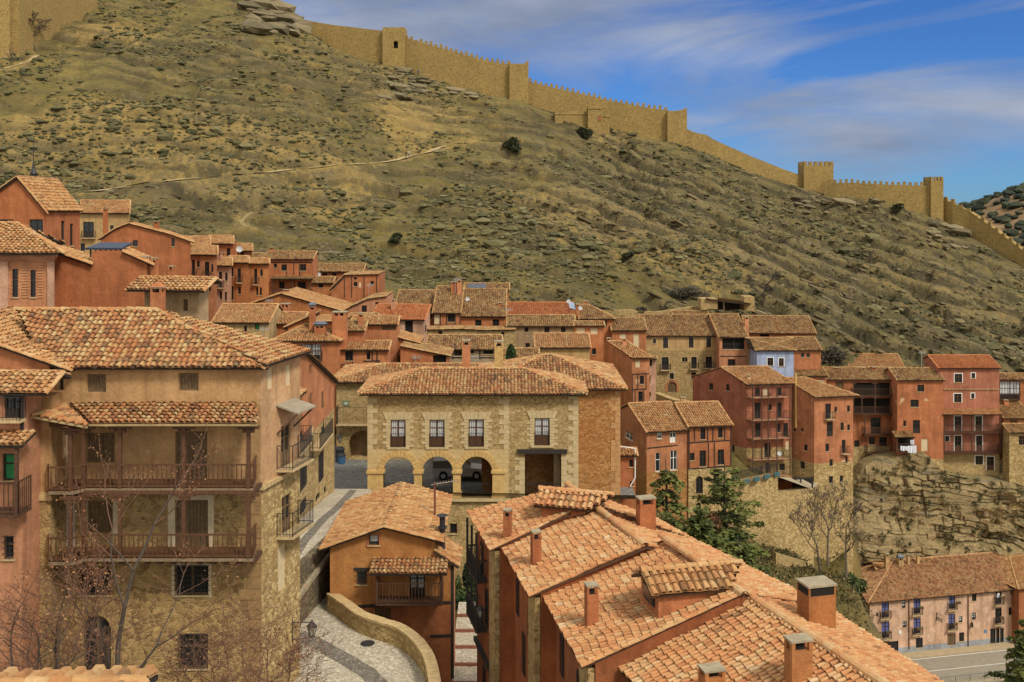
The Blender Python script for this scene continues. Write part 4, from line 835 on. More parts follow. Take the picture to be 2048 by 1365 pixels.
h = House('house', 'pink gabled house with a dark verge and small square window', 'z2', 975, 615, 1275, 101, h=9, D=7, roof=('prof', L((975, 612), (1150, 535), (1275, 520))), wall=PK, W={'F': L((1103, 585, 1138, 630), (1195, 562, 1225, 578))})
h = House('house', 'pink house with a red tiled roof and a large dark loggia window', 'z2', 1170, 680, 1530, 97, th=-6, cx=1560, h=10, roof=('front', 578), wall=PKL, tile=T_RED, W={'F': L((1398, 690, 1452, 775, 'o'), (1240, 700, 1330, 750, 's')), 'R': L((1536, 720, 1548, 770),)}); h.chimney(1318, 540, 610, 24)
House('house', 'beige low house with green shutters and a wide tiled roof', 'z2', 90, 703, 470, 84, h=7, roof=('front', 575), wall=CRM, tile=T_TAN, W={'F': L((150, 715, 190, 765, 's'), (300, 722, 320, 765), (375, 712, 405, 750, 'v'))}).chimney(180, 615, 665, 20, 3)
House('house', 'orange low house whose flat tan roof carries a broad chimney', 'z2', 400, 712, 700, 86, h=7, roof=('front', 630), wall=OR, tile=T_TAN).chimney(585, 570, 690, 62, 3.0, style=0)
h = House('house', 'orange house with a parapet roof terrace and tall lidded chimney', 'z2', 600, 725, 960, 84.5, h=8, D=6, roof=('prof', L((600, 722), (742, 660), (745, 690), (950, 690))), wall=OR, tile=T_TAN); h.chimney(768, 585, 780, 40, -1.2, style=2); h.chimney(822, 715, 800, 72, -2, style=2)
h = House('house', 'orange house with a massive plain chimney block', 'z2', 905, 760, 1120, 84, h=7, roof=('front', 690), wall=OR, tile=T_OLD); h.chimney(955, 625, 800, 94, -1, style=0); h.chimney(1098, 635, 760, 34, 1)
h = House('house', 'orange gabled house with a brick chimney beside the pink loggia house', 'z2', 1015, 700, 1200, 89, h=9, roof=('front', 640), wall=ORD, tile=T_OLD, W={'F': L((1130, 700, 1150, 725),)})
House('house', 'orange lean-to house with dark verge right of the chimney block', 'z2', 1190, 760, 1480, 86, h=9, D=5, roof=('prof', L((1190, 752), (1400, 812), (1480, 832))), wall=ORD, tile=T_TAN, W={'F': L((1325, 935, 1372, 980, 's'),)})
House('house', 'orange shed house with sloping roof and white clothes line poles', 'z2', 1368, 866, 1690, 84.2, h=6, D=5, roof=('prof', L((1368, 858), (1690, 922))), wall=OR, tile=T_OLD, W={'F': L((1590, 925, 1680, 975, 'o'),)})
h = House('house', 'hipped orange house with a curtained corner gallery', 'z2', 505, 830, 945, 83.6, h=9, roof=('front', 712, {'hl': 2.5, 'hr': 3.5, 'rmax': 5}), wall=OR, tile=T_TAN, K=4, W={'F': L((690, 848, 830, 955, 'c'),)})
h.gallery('F', 690, 830, 958, .9, .5, (692, 828), 846)
h = House('timbered_house', 'orange timbered house with a white door panel behind the arch building', 'z2', 922, 890, 1285, 83.8, h=9, roof=('front', 826), wall=OR, tile=T_TAN, K=4, W={'F': L((990, 895, 1042, 962), (1137, 892, 1162, 955), (950, 1000, 986, 1058), (1033, 998, 1075, 1035, 'x'), (1132, 985, 1156, 1012), (1200, 970, 1225, 995))})
h.beams('F', L((1042, 893, 1042, 985), (1175, 893, 1175, 960), (1208, 893, 1208, 960), (940, 990, 1030, 984), (1115, 965, 1230, 962)), .12)
h = House('house', 'low tiled wing with boarded front before the pink loggia house', 'z2', 1035, 716, 1345, 85.5, h=6, roof=('front', 655), wall=OR, tile=T_TAN, W={'F': L((1240, 722, 1338, 752, 's'),)}); h.chimney(1215, 665, 745, 30, 1.5)
# centre: long roofs under the hill
h = House('house', 'long grey tiled house at the left of the central roof row', 'z3', -40, 302, 235, 105, h=9, roof=('front', 138), wall=ORD, tile=T_OLD, W={'F': L((175, 310, 215, 340),)})
h = House('timbered_house', 'timber framed house with a steep reddish roof in the central row', 'z3', 228, 297, 412, 102, h=9, roof=('front', 112), wall=ORB, tile=T_OLD, W={'F': L((325, 302, 372, 356), (235, 306, 270, 370, 'x'), (262, 415, 290, 440))}); h.beams('F', L((230, 300, 230, 400), (410, 300, 410, 400), (275, 300, 275, 400), (318, 300, 318, 400), (376, 300, 376, 400), (230, 378, 410, 378), (230, 398, 410, 398)), .14); h.chimney(372, 80, 135, 46, 6); h.chimney(405, 68, 140, 30, 5.5)
h = House('house', 'orange house with a wide tiled roof and two dark windows in the central row', 'z3', 412, 320, 720, 103, h=9, roof=('front', 130), wall=OR, tile=T_OLD, W={'F': L((513, 342, 556, 394), (632, 338, 676, 398))}); h.chimney(590, 145, 195, 22, 7, CRM); h.chimney(682, 222, 265, 30, 3)
h = House('house', 'small orange attic house with a corrugated metal roof patch', 'z3', 440, 140, 742, 113, h=6, roof=('front', 92), wall=OR, tile=T_OLD, W={'F': L((603, 148, 636, 180), (660, 148, 706, 180))})
def metal_patch():
    a, b = P(*T('z3', 470, 96), RM(115)), P(*T('z3', 585, 134), RM(112)); mb = MB(); n = 14
    for k in range(n):
        x0 = a.x+(b.x-a.x)*k/n; x1 = a.x+(b.x-a.x)*(k+.6)/n; mb.quad((x0, b.y, b.z+.25), (x1, b.y, b.z+.25), (x1, a.y, a.z+.25), (x0, a.y, a.z+.25)); mb.quad((x1, b.y, b.z+.18), (x0+(b.x-a.x)/n, b.y, b.z+.18), (x0+(b.x-a.x)/n, a.y, a.z+.18), (x1, a.y, a.z+.18))
    mb.build('metal_roof', ZINC, h.root)
metal_patch()
h = House('house', 'house with a red roof between the wide roofs and the tan cottage', 'z3', 700, 312, 1185, 108, h=8, roof=('front', 222), wall=OR, tile=T_RED)
h = House('house', 'tan cottage with four small windows below the red roof', 'z3', 735, 386, 1195, 99, lx=None, h=8, roof=('front', 308), wall=GRY, tile=T_OLD, W={'F': L((850, 394, 876, 425), (985, 390, 1020, 433), (1098, 388, 1130, 426), (855, 500, 886, 530))})
h = House('house', 'ochre walled house with a low tan gable in the town centre', 'z3', 925, 533, 1295, 92, lx=880, h=8, roof=('front', 434), wall=TAN, tile=T_TAN, K=3)
h = House('house', 'tall orange house with blind windows and a mottled wall', 'z3', 1192, 384, 1390, 96, h=13, roof=('front', 352), wall=OR, tile=T_OLD, W={'F': L((1205, 398, 1262, 440, 'x'), (1300, 400, 1350, 440, 'x'), (1310, 536, 1338, 578))})
h = House('house', 'orange house with a hipped roof and blue skylight under the stone terraces', 'z3', 1225, 338, 1455, 105, h=9, roof=('front', 238, {'hr': 3, 'rmax': 6}), wall=OR, tile=T_OLD, W={'F': L((1305, 346, 1336, 366), (1390, 346, 1412, 385))}); h.chimney(1268, 212, 250, 36, 4.5); h.chimney(1212, 228, 355, 24, 0)
def skylight():
    a, b = P(*T('z3', 1150, 228), RM(107)), P(*T('z3', 1198, 258), RM(105)); mb = MB(); mb.poly(((a.x, b.y, b.z), (b.x, b.y, b.z-.3), (b.x, a.y, a.z), (a.x, a.y, a.z+.3)), 0); mb.obox((a.x, b.y, b.z-1.5), (b.x-a.x, 0, 0), (0, 1.5, 0), (0, 0, 1.2), 1); mb.build('skylight', [simple('skylight_sheet', (.25, .33, .42), .3), ORD], h.root)
skylight()
House('house', 'orange house with two tall blind windows next to the mansion', 'z3', 1448, 416, 1680, 104, h=9, roof=('front', 326), wall=OR, tile=T_OLD, W={'F': L((1500, 438, 1542, 470, 'x'), (1593, 438, 1632, 528, 'x'))}).chimney(1610, 330, 380, 24, 3)
h = House('house', 'timbered low house with a long mottled roof behind the arcaded hall', 'z3', 182, 545, 690, 90, h=6, roof=('front', 446), wall=GRY, tile=T_OLD, W={'F': L((370, 542, 422, 588), (570, 534, 636, 576), (480, 540, 505, 570))}); h.beams('F', L((315, 540, 315, 610), (362, 540, 362, 610), (430, 540, 430, 610), (545, 540, 545, 610), (645, 540, 645, 610), (310, 600, 690, 600)), .13)
House('house', 'low house with a patched tile roof right of the yellow chimney', 'z3', 700, 622, 945, 88, h=5, roof=('front', 536), wall=GRY, tile=T_OLD)
h = House('ruined_house', 'half ruined stone house wall with a patchy roof edge above the low roofs', 'z3', 190, 410, 790, 98, h=8, D=3, roof=('prof', L((190, 405), (440, 400), (560, 408), (790, 405))), wall=RUB, tile=T_OLD, W={'F': L((262, 418, 290, 440), (690, 425, 712, 460))})
# right of centre: the mansion row
h = House('mansion', 'long cream mansion with a stone ground floor and arched portal', 'z4', 305, 384, 818, 111, h=13, basey=482, roof=('front', 238), wall=CRM, base=RUB, tile=T_OLD, frame=WDB, sur=SLAB, W={'F': L((360, 405, 382, 434), (430, 393, 464, 468, 'd'), (605, 390, 638, 464, 'd'), (725, 390, 758, 460, 'd'),
    (420, 527, 469, 614, 'b'), (622, 526, 660, 606, 'b'), (720, 524, 765, 602, 'b'), (560, 528, 576, 560), (582, 528, 597, 560), (475, 636, 504, 678), (622, 632, 658, 676), (460, 697, 523, 768, 'k', True))})
def portal():
    mb = MB(); a, z1 = h.fp('F', 444, 740); b, _ = h.fp('F', 540, 740); c, zt = h.fp('F', 492, 660); _, zb = h.fp('F', 492, 768); R = (b-a)/2; n = 14; _, zi = h.fp('F', 492, 697); r = h.fp('F', 523, 700)[0]-c; zc = zi-r
    pts = lambda q: [(c-q*math.cos(math.pi*k/n), zc+q*math.sin(math.pi*k/n)) for k in range(n+1)]
    o, i = pts(R*.95), pts(r*1.02)
    for k in range(n): mb.quad(*(h.on('F', *p, .03) for p in (i[k], i[k+1], o[k+1], o[k])))
    for s in (-1, 1): mb.obox(h.on('F', c+s*(r*1.02) if s > 0 else c-R*.95, zb, -.01), h.v3(h.S)*(R*.95-r*1.02), -h.v3(h.N)*.04, (0, 0, zc-zb))
    mb.build('portal_surround', OR, h.root)
portal()
h = House('house', 'pink house with a deep dark loggia attached to the mansion', 'z4', 815, 394, 1008, 109, h=10, roof=('front', 232), wall=PK, tile=T_OLD, W={'F': L((835, 400, 985, 474, 'o'), (872, 542, 924, 596, 'd'))}); h.balcony('F', *[h.fp('F', x, 474)[0] for x in (838, 984)], h.fp('F', 900, 474)[1], .8, .06, False, 'railing'); h.chimney(1000, 250, 330, 28, 3); h.beams('F', L((820, 522, 1000, 522), (912, 400, 912, 474)), .14)
House('house', 'long house with one unbroken mottled roof right of the loggia house', 'z4', 1010, 365, 1470, 114, th=-4, h=8, roof=('front', 246), wall=OR, tile=T_OLD, W={'F': L((1090, 372, 1155, 398, 'o'),)})
House('house', 'small orange house behind the blue washed house', 'z4', 1010, 452, 1130, 109, h=7, roof=('front', 398), wall=GRY, tile=T_OLD, W={'F': L((1040, 500, 1055, 512),)})
h = House('blue_house', 'pale blue washed house with a pyramid shaped tiled roof', 'z4', 1072, 484, 1322, 106, h=8, roof=('front', 395, {'hl': 6, 'hr': 6, 'rmax': 7}), wall=BLU, tile=T_OLD, frame=WDR, sur=WHT, W={'F': L((1142, 532, 1182, 586), (1220, 535, 1254, 590))})
House('house', 'orange house with two tiny square windows beside the blue house', 'z4', 1322, 482, 1508, 108, h=9, roof=('front', 390), wall=OR, tile=T_OLD, W={'F': L((1370, 500, 1394, 528), (1408, 502, 1432, 528))})
House('house', 'upper tile roof house with a ragged edge above the mansion', 'z4', 505, 258, 745, 118, h=6, roof=('front', 212), wall=OR, tile=T_OLD)
def shed():
    a = P(*T('z4', 735, 205), RM(121)); root = thing('ruined_shed', 'open sided ruined shed with a tilted roof above the mansion', 'shed', a); f = lambda x, y, Y: P(*T('z4', x, y), RM(Y))
    mb = MB(); mb.quad(f(735, 205, 123), f(985, 205, 123), f(985, 155, 123), f(740, 128, 123)); mb.build('back_wall', WDB, root)
    mb = MB(); mb.obox(f(690, 200, 119), (2.6, 0, 0), (0, 3, 0), (0, 0, 1.6)); mb.build('wall', RUB, root); mb = MB(); mb.obox(f(985, 215, 120), (1.6, 0, 0), (0, 3, 0), (0, 0, 2.3)); mb.build('wall', RUB, root)
    mb = MB(); p0, p1, p2, p3 = f(725, 132, 119), f(1018, 166, 119), f(1010, 150, 124), f(720, 118, 124); tile_slope(mb, p0, p1, [p2, p3], K=3, w=.3, e=.45); mb.build('roof', [T_OLD, WDB], root)
    mb = MB(); mb.bar(f(845, 208, 119.5), f(845, 150, 119.5), .22); mb.build('post', GRY, root)
shed()
# gable block with the stacked galleries and the tall orange tower house
h = House('gallery_block', 'tall red gabled apartment house with five stacked balconies', 'z4', 998, 716, 1306, 98, th=8, phi=36, lx=633, h=21, roof=('front', 592, {'rmax': 9}), ov=.5, wall=RB, tile=T_TAN, K=4, basey=1150, base=RUB,
    W={'L': L((742, 705, 772, 752), (858, 712, 883, 757), (685, 848, 716, 876), (772, 852, 803, 906), (898, 1125, 918, 1185)),
       'F': L((1058, 740, 1092, 800, 'd'), (1112, 742, 1145, 790, 'x'), (1210, 738, 1240, 790), (1056, 838, 1096, 948, 'd'), (1152, 850, 1172, 890), (1208, 838, 1240, 945, 'd'), (1060, 978, 1096, 1075, 'd'), (1205, 980, 1232, 1040), (1252, 978, 1284, 1072, 'd'), (1122, 1115, 1165, 1215, 'd'), (1266, 1100, 1290, 1165, 'x'), (1130, 1250, 1160, 1330, 'd'), (1225, 1255, 1262, 1300))})
GSL = simple('gallery_slab', (.42, .22, .12))
for yf, yt in ((800, 722), (953, 805), (1080, 960), (1222, 1088), (1338, 1228)): h.gallery('F', 1040, 1304, yf, 1.0, 1.1, (1046, 1106, 1150, 1210, 1299), yt, wood=False, slab=GSL)
h.chimney(1015, 645, 720, 22, .8, CRM)
h = House('tower_house', 'tall bright orange tower house with peeling plaster and a dark side wall', 'z4', 1462, 803, 1727, 97, th=12, phi=38, lx=1305, h=23, roof=('front', 665, {'hr': 2.5, 'rmax': 6}), ov=.5, wall=ORP, tile=T_TAN, K=4, basey=1255, base=RUBL,
    W={'L': L((1320, 1012, 1336, 1036), (1370, 1012, 1388, 1037), (1390, 1125, 1416, 1166), (1365, 1240, 1397, 1290)),
       'F': L((1538, 845, 1576, 948, 'b'), (1548, 970, 1590, 1070, 'd'), (1600, 868, 1618, 902), (1686, 858, 1706, 902), (1642, 975, 1664, 1028), (1688, 988, 1706, 1028), (1538, 1118, 1564, 1172), (1650, 1092, 1676, 1182, 'b'), (1566, 1225, 1590, 1272), (1674, 1205, 1690, 1250), (1562, 1340, 1590, 1388), (1636, 1336, 1660, 1380))})
h.chimney(1570, 722, 770, 26, 2, PKL); h.chimney(1505, 690, 720, 40, 3.4)
mb = MB(); k, zt = h.fp('L', 1342, 665); _, zb = h.fp('L', 1347, 1010); mb.tube(h.on('L', k, zt+.5, .12), h.on('L', k, zb, .12), .14, None, 8); mb.build('flue_pipe', simple('yellow_pipe', (.55, .36, .12)), h.root)
# two part house with timbering in front
h = House('house', 'orange house with a stained lower wall and four tall windows', 'z4', 318, 1042, 602, 84, th=14, lx=145, h=13, roof=('front', 838), wall=ORB, base=RUBO, basey=1315, tile=T_TAN, K=4, frame=WHT, W={'F': L((390, 1028, 426, 1086, 'c'), (477, 1016, 519, 1112, 'd'), (378, 1180, 412, 1310), (480, 1165, 526, 1300)), 'L': L((172, 1037, 222, 1090),)}); h.chimney(445, 920, 990, 26, 2.5, PKL); h.beams('F', L((322, 1150, 530, 1128),), .12)
h = House('timbered_house', 'orange timbered house jettied over an arched stone base', 'z4', 604, 1006, 896, 84.5, th=9, h=13, roof=('front', 835, {'rmax': 9}), wall=OR, base=RUBL, basey=1290, tile=T_TAN, K=4, W={'F': L((685, 1000, 719, 1090), (805, 990, 836, 1078), (613, 1182, 645, 1234), (680, 1165, 723, 1275), (803, 1158, 846, 1262), (655, 1340, 702, 1460, 'n', True), (775, 1322, 815, 1440, 'n', True), (655, 1520, 690, 1590, 'n', True))})
h.beams('F', L((608, 1290, 893, 1272), (608, 1112, 893, 1095), (645, 1010, 645, 1100), (735, 1005, 735, 1100), (770, 1002, 770, 1100), (850, 996, 850, 1095), (740, 1112, 740, 1280), (780, 1110, 780, 1280), (893, 995, 893, 1272), (608, 1008, 608, 1290)), .12); h.chimney(565, 800, 840, 28, 6, CRM); h.chimney(832, 915, 960, 18, 2.5, PKL)
h = House('annex', 'small red annex with a white drainpipe beside the arcaded hall', 'z4', 95, 1200, 243, 80.5, h=9, D=5, roof=('front', 1148, {'D': 3}), wall=ORD, tile=T_TAN, W={'F': L((200, 1228, 225, 1278), (205, 1375, 228, 1408))})
mb = MB(); k, z = h.fp('F', 238, 1150); _, z2 = h.fp('F', 238, 1350); mb.tube(h.on('F', k, z, .1), h.on('F', k, z2, .1), .06); mb.tube(h.on('F', k, z, .1), h.on('F', k-1.6, z+.25, .1), .05); mb.tube(h.on('F', k, z2, .1), h.on('F', k-.4, z2-.7, .1), .06); mb.build('drainpipe', WHT, h.root)
# narrow tall houses left of the mansion
h = House('timbered_house', 'narrow tall house with peeling front and dark side left of the mansion wall', 'z4', 218, 534, 338, 92.5, th=4, phi=38, lx=25, h=17, roof=('front', 418, {'rmax': 8}), wall=plaster('peeling_pink_plaster', (.52, .22, .095), .06), tile=T_TAN, W={'F': L((242, 553, 275, 598, 'x'), (272, 655, 302, 712), (262, 762, 294, 850, 'd')), 'L': L((70, 590, 92, 640),)})
h.beams('F', L((218, 645, 335, 640), (220, 750, 315, 745), (222, 645, 222, 850), (258, 650, 258, 745), (315, 645, 315, 750), (240, 755, 240, 850), (300, 750, 300, 850)), .13); h.chimney(165, 400, 470, 26, 3); h.chimney(60, 395, 450, 30, 4.5)
House('house', 'narrow pale pink house with three little windows right of the peeling house', 'z4', 330, 540, 382, 97, h=14, D=6, roof=('front', 520), wall=PKL, tile=T_OLD, W={'F': L((338, 547, 356, 590), (318, 652, 344, 696), (330, 766, 347, 796))})
# houses on the cliff
h = House('gallery_house', 'dark timber gallery house with four tiers of balconies on the cliff', 'z5', 196, 380, 742, 109, h=18, roof=('front', 284), wall=ORD, tile=T_OLD, basey=880, base=RUB, W={'F': L((400, 400, 735, 500, 'o'), (400, 520, 725, 635, 'o'), (535, 665, 612, 795, 'd'), (525, 815, 566, 872), (603, 815, 660, 880, 'd'), (412, 838, 450, 890), (270, 390, 330, 470, 's'))})
for (x0, x1, yf, yt, po) in ((402, 735, 502, 405, (405, 570, 730)), (402, 728, 638, 508, (405, 470, 570, 725)), (490, 715, 796, 645, (492, 712)), (505, 706, 936, 800, (508, 704))): h.gallery('F', x0, x1, yf, 1.0, .9, po, yt)
for x, yt, yb, wd in ((275, 285, 345, 30), (480, 285, 380, 28), (560, 280, 345, 32)): h.chimney(x, yt, yb, wd, 2.5, [TAN, OR, ORD][x % 3])
h = House('house', 'bright orange cliff house with peeling plaster and a blue door', 'z5', 738, 384, 1088, 107, h=17, roof=('front', 288), wall=ORP, tile=T_OLD, basey=980, base=RUBL, W={'F': L((890, 418, 942, 470), (838, 530, 900, 586), (783, 688, 804, 733), (856, 685, 910, 786, 'd'), (920, 828, 970, 920, 'x'), (735, 815, 850, 905, 'o'))})
h.porch('F', 725, 865, 768, 812, 1.2); h.gallery('F', 728, 862, 920, 1.0, .9, (732, 858), 815)
def laundry():
    root = thing('laundry', 'white sheets hung out to dry on the small cliff balcony', 'laundry', h.on('F', *h.fp('F', 790, 900), 1.0)); rn = random.Random(5)
    for (x0, x1, y0, y1, yb) in ((740, 800, 868, 872, 905), (795, 862, 868, 865, 925), (815, 845, 822, 822, 862)):
        mb = MB(); n = 10; top = []; bot = []
        for k in range(n+1):
            x = x0+(x1-x0)*k/n; kk, z = h.fp('F', x, y0+(y1-y0)*k/n); _, zb = h.fp('F', x, yb-12*abs(k/n-.5)+rn.uniform(-4, 4)); top.append(h.on('F', kk, z, 1.0+.03*math.sin(k*2))); bot.append(h.on('F', kk, zb, 1.02+.08*math.sin(k*2.4)))
        for k in range(n): mb.quad(bot[k], bot[k+1], top[k+1], top[k])
        mb.build('sheet', simple('white_sheet', (.72, .74, .80), .9, .08), root)
laundry()
h = House('house', 'red brown house with a bright tiled roof and two long railed galleries', 'z5', 1050, 292, 1512, 108, h=22, roof=('front', 193), wall=RB, tile=T_RED, basey=945, base=RUB, frame=WDR, sur=WHT, W={'F': L((1172, 334, 1230, 400), (1300, 328, 1328, 368), (1168, 485, 1225, 552), (1298, 482, 1323, 521), (1172, 655, 1224, 775, 'd'), (1330, 655, 1380, 775, 'd'), (1172, 803, 1224, 928, 'd'), (1335, 803, 1382, 928, 'd'), (1100, 805, 1132, 846), (1330, 956, 1388, 1024), (1416, 962, 1472, 1066, 'd'))})
h.porch('F', 1088, 1530, 597, 640, 1.4, T_BRT)
for yf, yt in ((778, 645), (932, 784)): h.gallery('F', 1090, 1526, yf, 1.0, 1.1, (1094, 1306, 1522), yt, slab=WDR)
mb = MB()
for k in range(22): a, z = h.fp('F', 1090+k*19.3, 455); mb.obox(h.on('F', a, z, -.01), h.v3(h.S)*.25, -h.v3(h.N)*.15, (0, 0, .16))
mb.build('dentil_band', CRM, h.root); h.chimney(1222, 195, 240, 26, 3)
h = House('house', 'house at the right edge with a green framed curtained gallery', 'z5', 1508, 380, 1760, 111, h=12, roof=('front', 330), wall=ORD, tile=T_OLD, W={'F': L((1512, 392, 1672, 530, 'c'),)}); h.gallery('F', 1510, 1672, 530, .9, .5, (1512, 1670), 385)
h = House('house', 'low house with mottled roof beneath the curtained gallery', 'z5', 1545, 672, 1760, 108, h=6, roof=('front', 540), wall=OR, tile=T_OLD, W={'F': L((1592, 682, 1650, 712, 's'),)}); h.chimney(1560, 530, 590, 32, 3)
House('house', 'stone house at the right edge with one dark window', 'z5', 1588, 782, 1800, 106, lx=1536, h=11, roof=('front', 712), wall=RUBL, tile=T_OLD, frame=WDR, W={'F': L((1660, 806, 1720, 875),)})
House('house', 'tan roofed house behind the cliff houses close to the hill', 'z5', 380, 290, 790, 119, th=-6, h=7, roof=('front', 182), wall=GRY, tile=T_TAN)
House('house', 'long mottled roof between the blue house and the cliff galleries', 'z5', -60, 352, 200, 107, h=8, roof=('front', 282), wall=OR, tile=T_OLD).chimney(75, 275, 330, 24, 2.5, TAN)
# ---------------------------------------------------------------- the near houses
LIME = simple('limewashed_stone', (.56, .46, .29), .9, .15, 3); QUB = simple('brown_quoin_stone', (.30, .18, .075), .9, .35, 2.5); MUL = simple('moulded_stone', (.50, .36, .17), .9, .25, 3)
OCT = plaster('ochre_tan_plaster', (.52, .295, .118), .03, (.60, .42, .22)); COV = plaster('creamy_salmon_plaster', (.60, .34, .155))
lh = House('gallery_house', 'large tan house with two long wooden galleries above a rubble stone base', 'n', 100, 738, 521, 43, h=18, D=3.8, phi=-14, raw=True, pitch=.61, ov=.55, K=6, tw=.25, te=.31, tile=T_MIX,
    roof=('front', 619, {'hl': -3.6, 'hr': 6.3, 'D': 3.8}), wall=OCT, base=RUBF, basey=977, wallR=COV, baseR=RUBL, frame=WDG,
    W={'F': L((117, 752, 127, 784, 'n'), (173, 749, 212, 785, 's'), (357, 746, 397, 782, 's'), (172, 866, 229, 925, 's'), (350, 863, 414, 960, 'k'), (175, 1003, 226, 1066, 's'), (350, 1000, 416, 1098, 'k'), (349, 1131, 417, 1190, 'g'), (355, 1268, 416, 1337, 'g'), (165, 1232, 222, 1365, 'n', True), (155, 1135, 222, 1190, 'g')),
       'R': L((535, 735, 546, 778, 'x'), (572, 730, 582, 772, 'x'), (562, 850, 583, 935, 'd'), (564, 990, 584, 1070, 'd'), (556, 1090, 572, 1180, 'x'))})
def lh_galleries():
    for (yl, ym, yr, name) in ((985, 977, 974, 'upper'), (1128, 1117, 1110, 'lower')):
        fl = MB(); rl = MB(); pb = MB(); f = lambda x, y, d: (lambda q: lh.on('F', q[0], q[1], d))(lh.fp('F', x, y, d))
        zl = lh.fp('F', 340, ym, 1.5)[1]
        pt = [lh.on('F', lh.fp('F', x, ym, d)[0], zl, d) for x, d in ((97, .02), (97, 1.95), (146, 1.95), (169, 1.5), (506, 1.5), (512, .02))]
        up = Vector((0, 0, 1)); n = len(pt); fl.poly(pt, 0); fl.poly([p-up*.14 for p in pt][::-1], 0)
        for a, b in zip(pt, pt[1:]):
            fl.quad(a-up*.14, b-up*.14, b, a, 1)
            d = b-a; nb = max(1, int(d.length/.19)); rl.bar(a+up*.98, b+up*.98, .07, .06); rl.bar(a+up*.10, b+up*.10, .06, .05)
            for k in range(nb): p = a+d*(k+.5)/nb; rl.tube(p+up*.1, p+up*.52, .018, .032, 5); rl.tube(p+up*.52, p+up*.96, .032, .018, 5)
        o = fl.build('gallery', [WDR, simple('worn_floor_edge', (.24, .17, .10))], lh.root); rl.build('railing', WDR, o)
        k = 0
        for x in range(110, 505, 26):      # beam ends under the floor
            a = lh.fp('F', x, ym, .75)[0]; k += 1; m = MB() if k == 1 else m; m.obox(lh.on('F', a, zl-.30, .005), (.16, 0, 0), (0, -1.35, 0), (0, 0, .15))
        m.build('floor_joists', WD, o)
        zt = lh.fp('F', 340, 851 if name == 'upper' else 986, 1.5)[1]
        for x, d in ((141, 1.9), (168, 1.47), (240, 1.45), (368, 1.45), (497, 1.45)):
            a = lh.fp('F', x, ym, d)[0]; pb = MB(); p = lh.on('F', a, zl, d); q = Vector((p.x, p.y, zt))
            pb.bar(p, q, .15); pb.bar(q-up*.1-Vector((.45, 0, 0)), q-up*.1+Vector((.45, 0, 0)), .14, .12); pb.bar(q-up*.25-Vector((.25, 0, 0)), q-up*.25+Vector((.25, 0, 0)), .13, .12); pb.build('post', WDR, o)
        m = MB(); p0 = lh.fp('F', 100, ym, 1.45)[0]; p1 = lh.fp('F', 508, ym, 1.45)[0]; m.bar(lh.on('F', p0, zt+.02, 1.45), lh.on('F', p1, zt+.02, 1.45), .16); m.build('beam', WDR, o)
    rb = MB(); a, zt = lh.fp('F', 140, 808); b, _ = lh.fp('F', 513, 808); zl = lh.fp('F', 340, 846, 1.9)[1]; a1, b1 = lh.fp('F', 180, 846, 1.9)[0], lh.fp('F', 510, 846, 1.9)[0]
    tile_slope(rb, lh.on('F', a1, zl, 1.9), lh.on('F', b1, zl, 1.9), [lh.on('F', b, zt, .01), lh.on('F', a, zt, .01)], w=.25, e=.31, K=6, seed=5, ov=(.05, .05, .1))
    # turned end of the lean-to, falling to the right towards the valley
    c0 = lh.fp('F', 57, 812, 1.2); c1 = lh.fp('F', 178, 853, 2.1)
    zA = c0[1]; e0, e1 = lh.on('F', c1[0], c1[1]+.1, 2.3), lh.on('F', a, zl+.45, .4); t0, t1 = lh.on('F', c0[0], zA, 2.3), lh.on('F', c0[0]+.7, zA+.05, .4)
    tile_slope(rb, e0, e1, [t1, t0], w=.25, e=.31, K=6, seed=8, ov=(.05, .1, .1))
    rb.build('porch_roof', [T_MIX, MUL], lh.root)
    m = MB()
    for x in range(110, 560, 38):
        a = lh.fp('F', x, 742, .3)[0]; m.obox(lh.on('F', a, lh.ze-.33, 0), (.14, 0, 0), (0, -.5, 0), (0, 0, .16))
    m.build('rafter_ends', WD, lh.root)
    # pale surrounds of the lower gallery openings
    for k, (x0, x1, y0, y1) in enumerate(((336, 350, 990, 1100), (416, 428, 990, 1100), (350, 416, 990, 1000), (226, 240, 1000, 1070), (165, 175, 1000, 1070), (343, 349, 1128, 1196), (417, 423, 1128, 1196), (349, 417, 1190, 1195), (349, 417, 1127, 1131))):
        if k in (0, 3, 5): m = MB()
        a, z0 = lh.fp('F', x0, y1); b, z1 = lh.fp('F', x1, y0); m.obox(lh.on('F', a, z0, -.02), (b-a, 0, 0), (0, -.045, 0), (0, 0, z1-z0))
        if k in (2, 4, 8): m.build('window_surround', LIME, lh.root)
    m = MB(); rn = random.Random(2); z = lh.z0
    while z < lh.zs-.1:
        hh = rn.uniform(.35, .6); w = rn.uniform(.5, .95); m.obox(lh.on('F', lh.W-w, z, -.02), (w+.03, 0, 0), (0, -.05, 0), (0, 0, min(hh, lh.zs-z)-.03)); z += hh
    m.build('quoins', QUB, lh.root)
    m = MB(); k1 = lh.D; m.obox(lh.on('R', -.1, lh.zs-.06, -.02), lh.v3(lh.N)*(k1*.75), lh.v3(lh.S)*.2, (0, 0, .18)); m.build('string_course', MUL, lh.root)
    m = MB(); xa, xb = P(36, 985, 41.6).x, P(103, 985, 41.6).x; z1 = zof(792, 41.6); zc = zof(985, 41.6); m.obox((xa+.25, 41.6, zc), (xb-xa-.25, 0, 0), (0, 1.6, 0), (0, 0, z1-zc), 0); m.obox((xa, 41.5, lh.z0), (xb-xa, 0, 0), (0, 1.7, 0), (0, 0, zc-lh.z0-.3), 1)
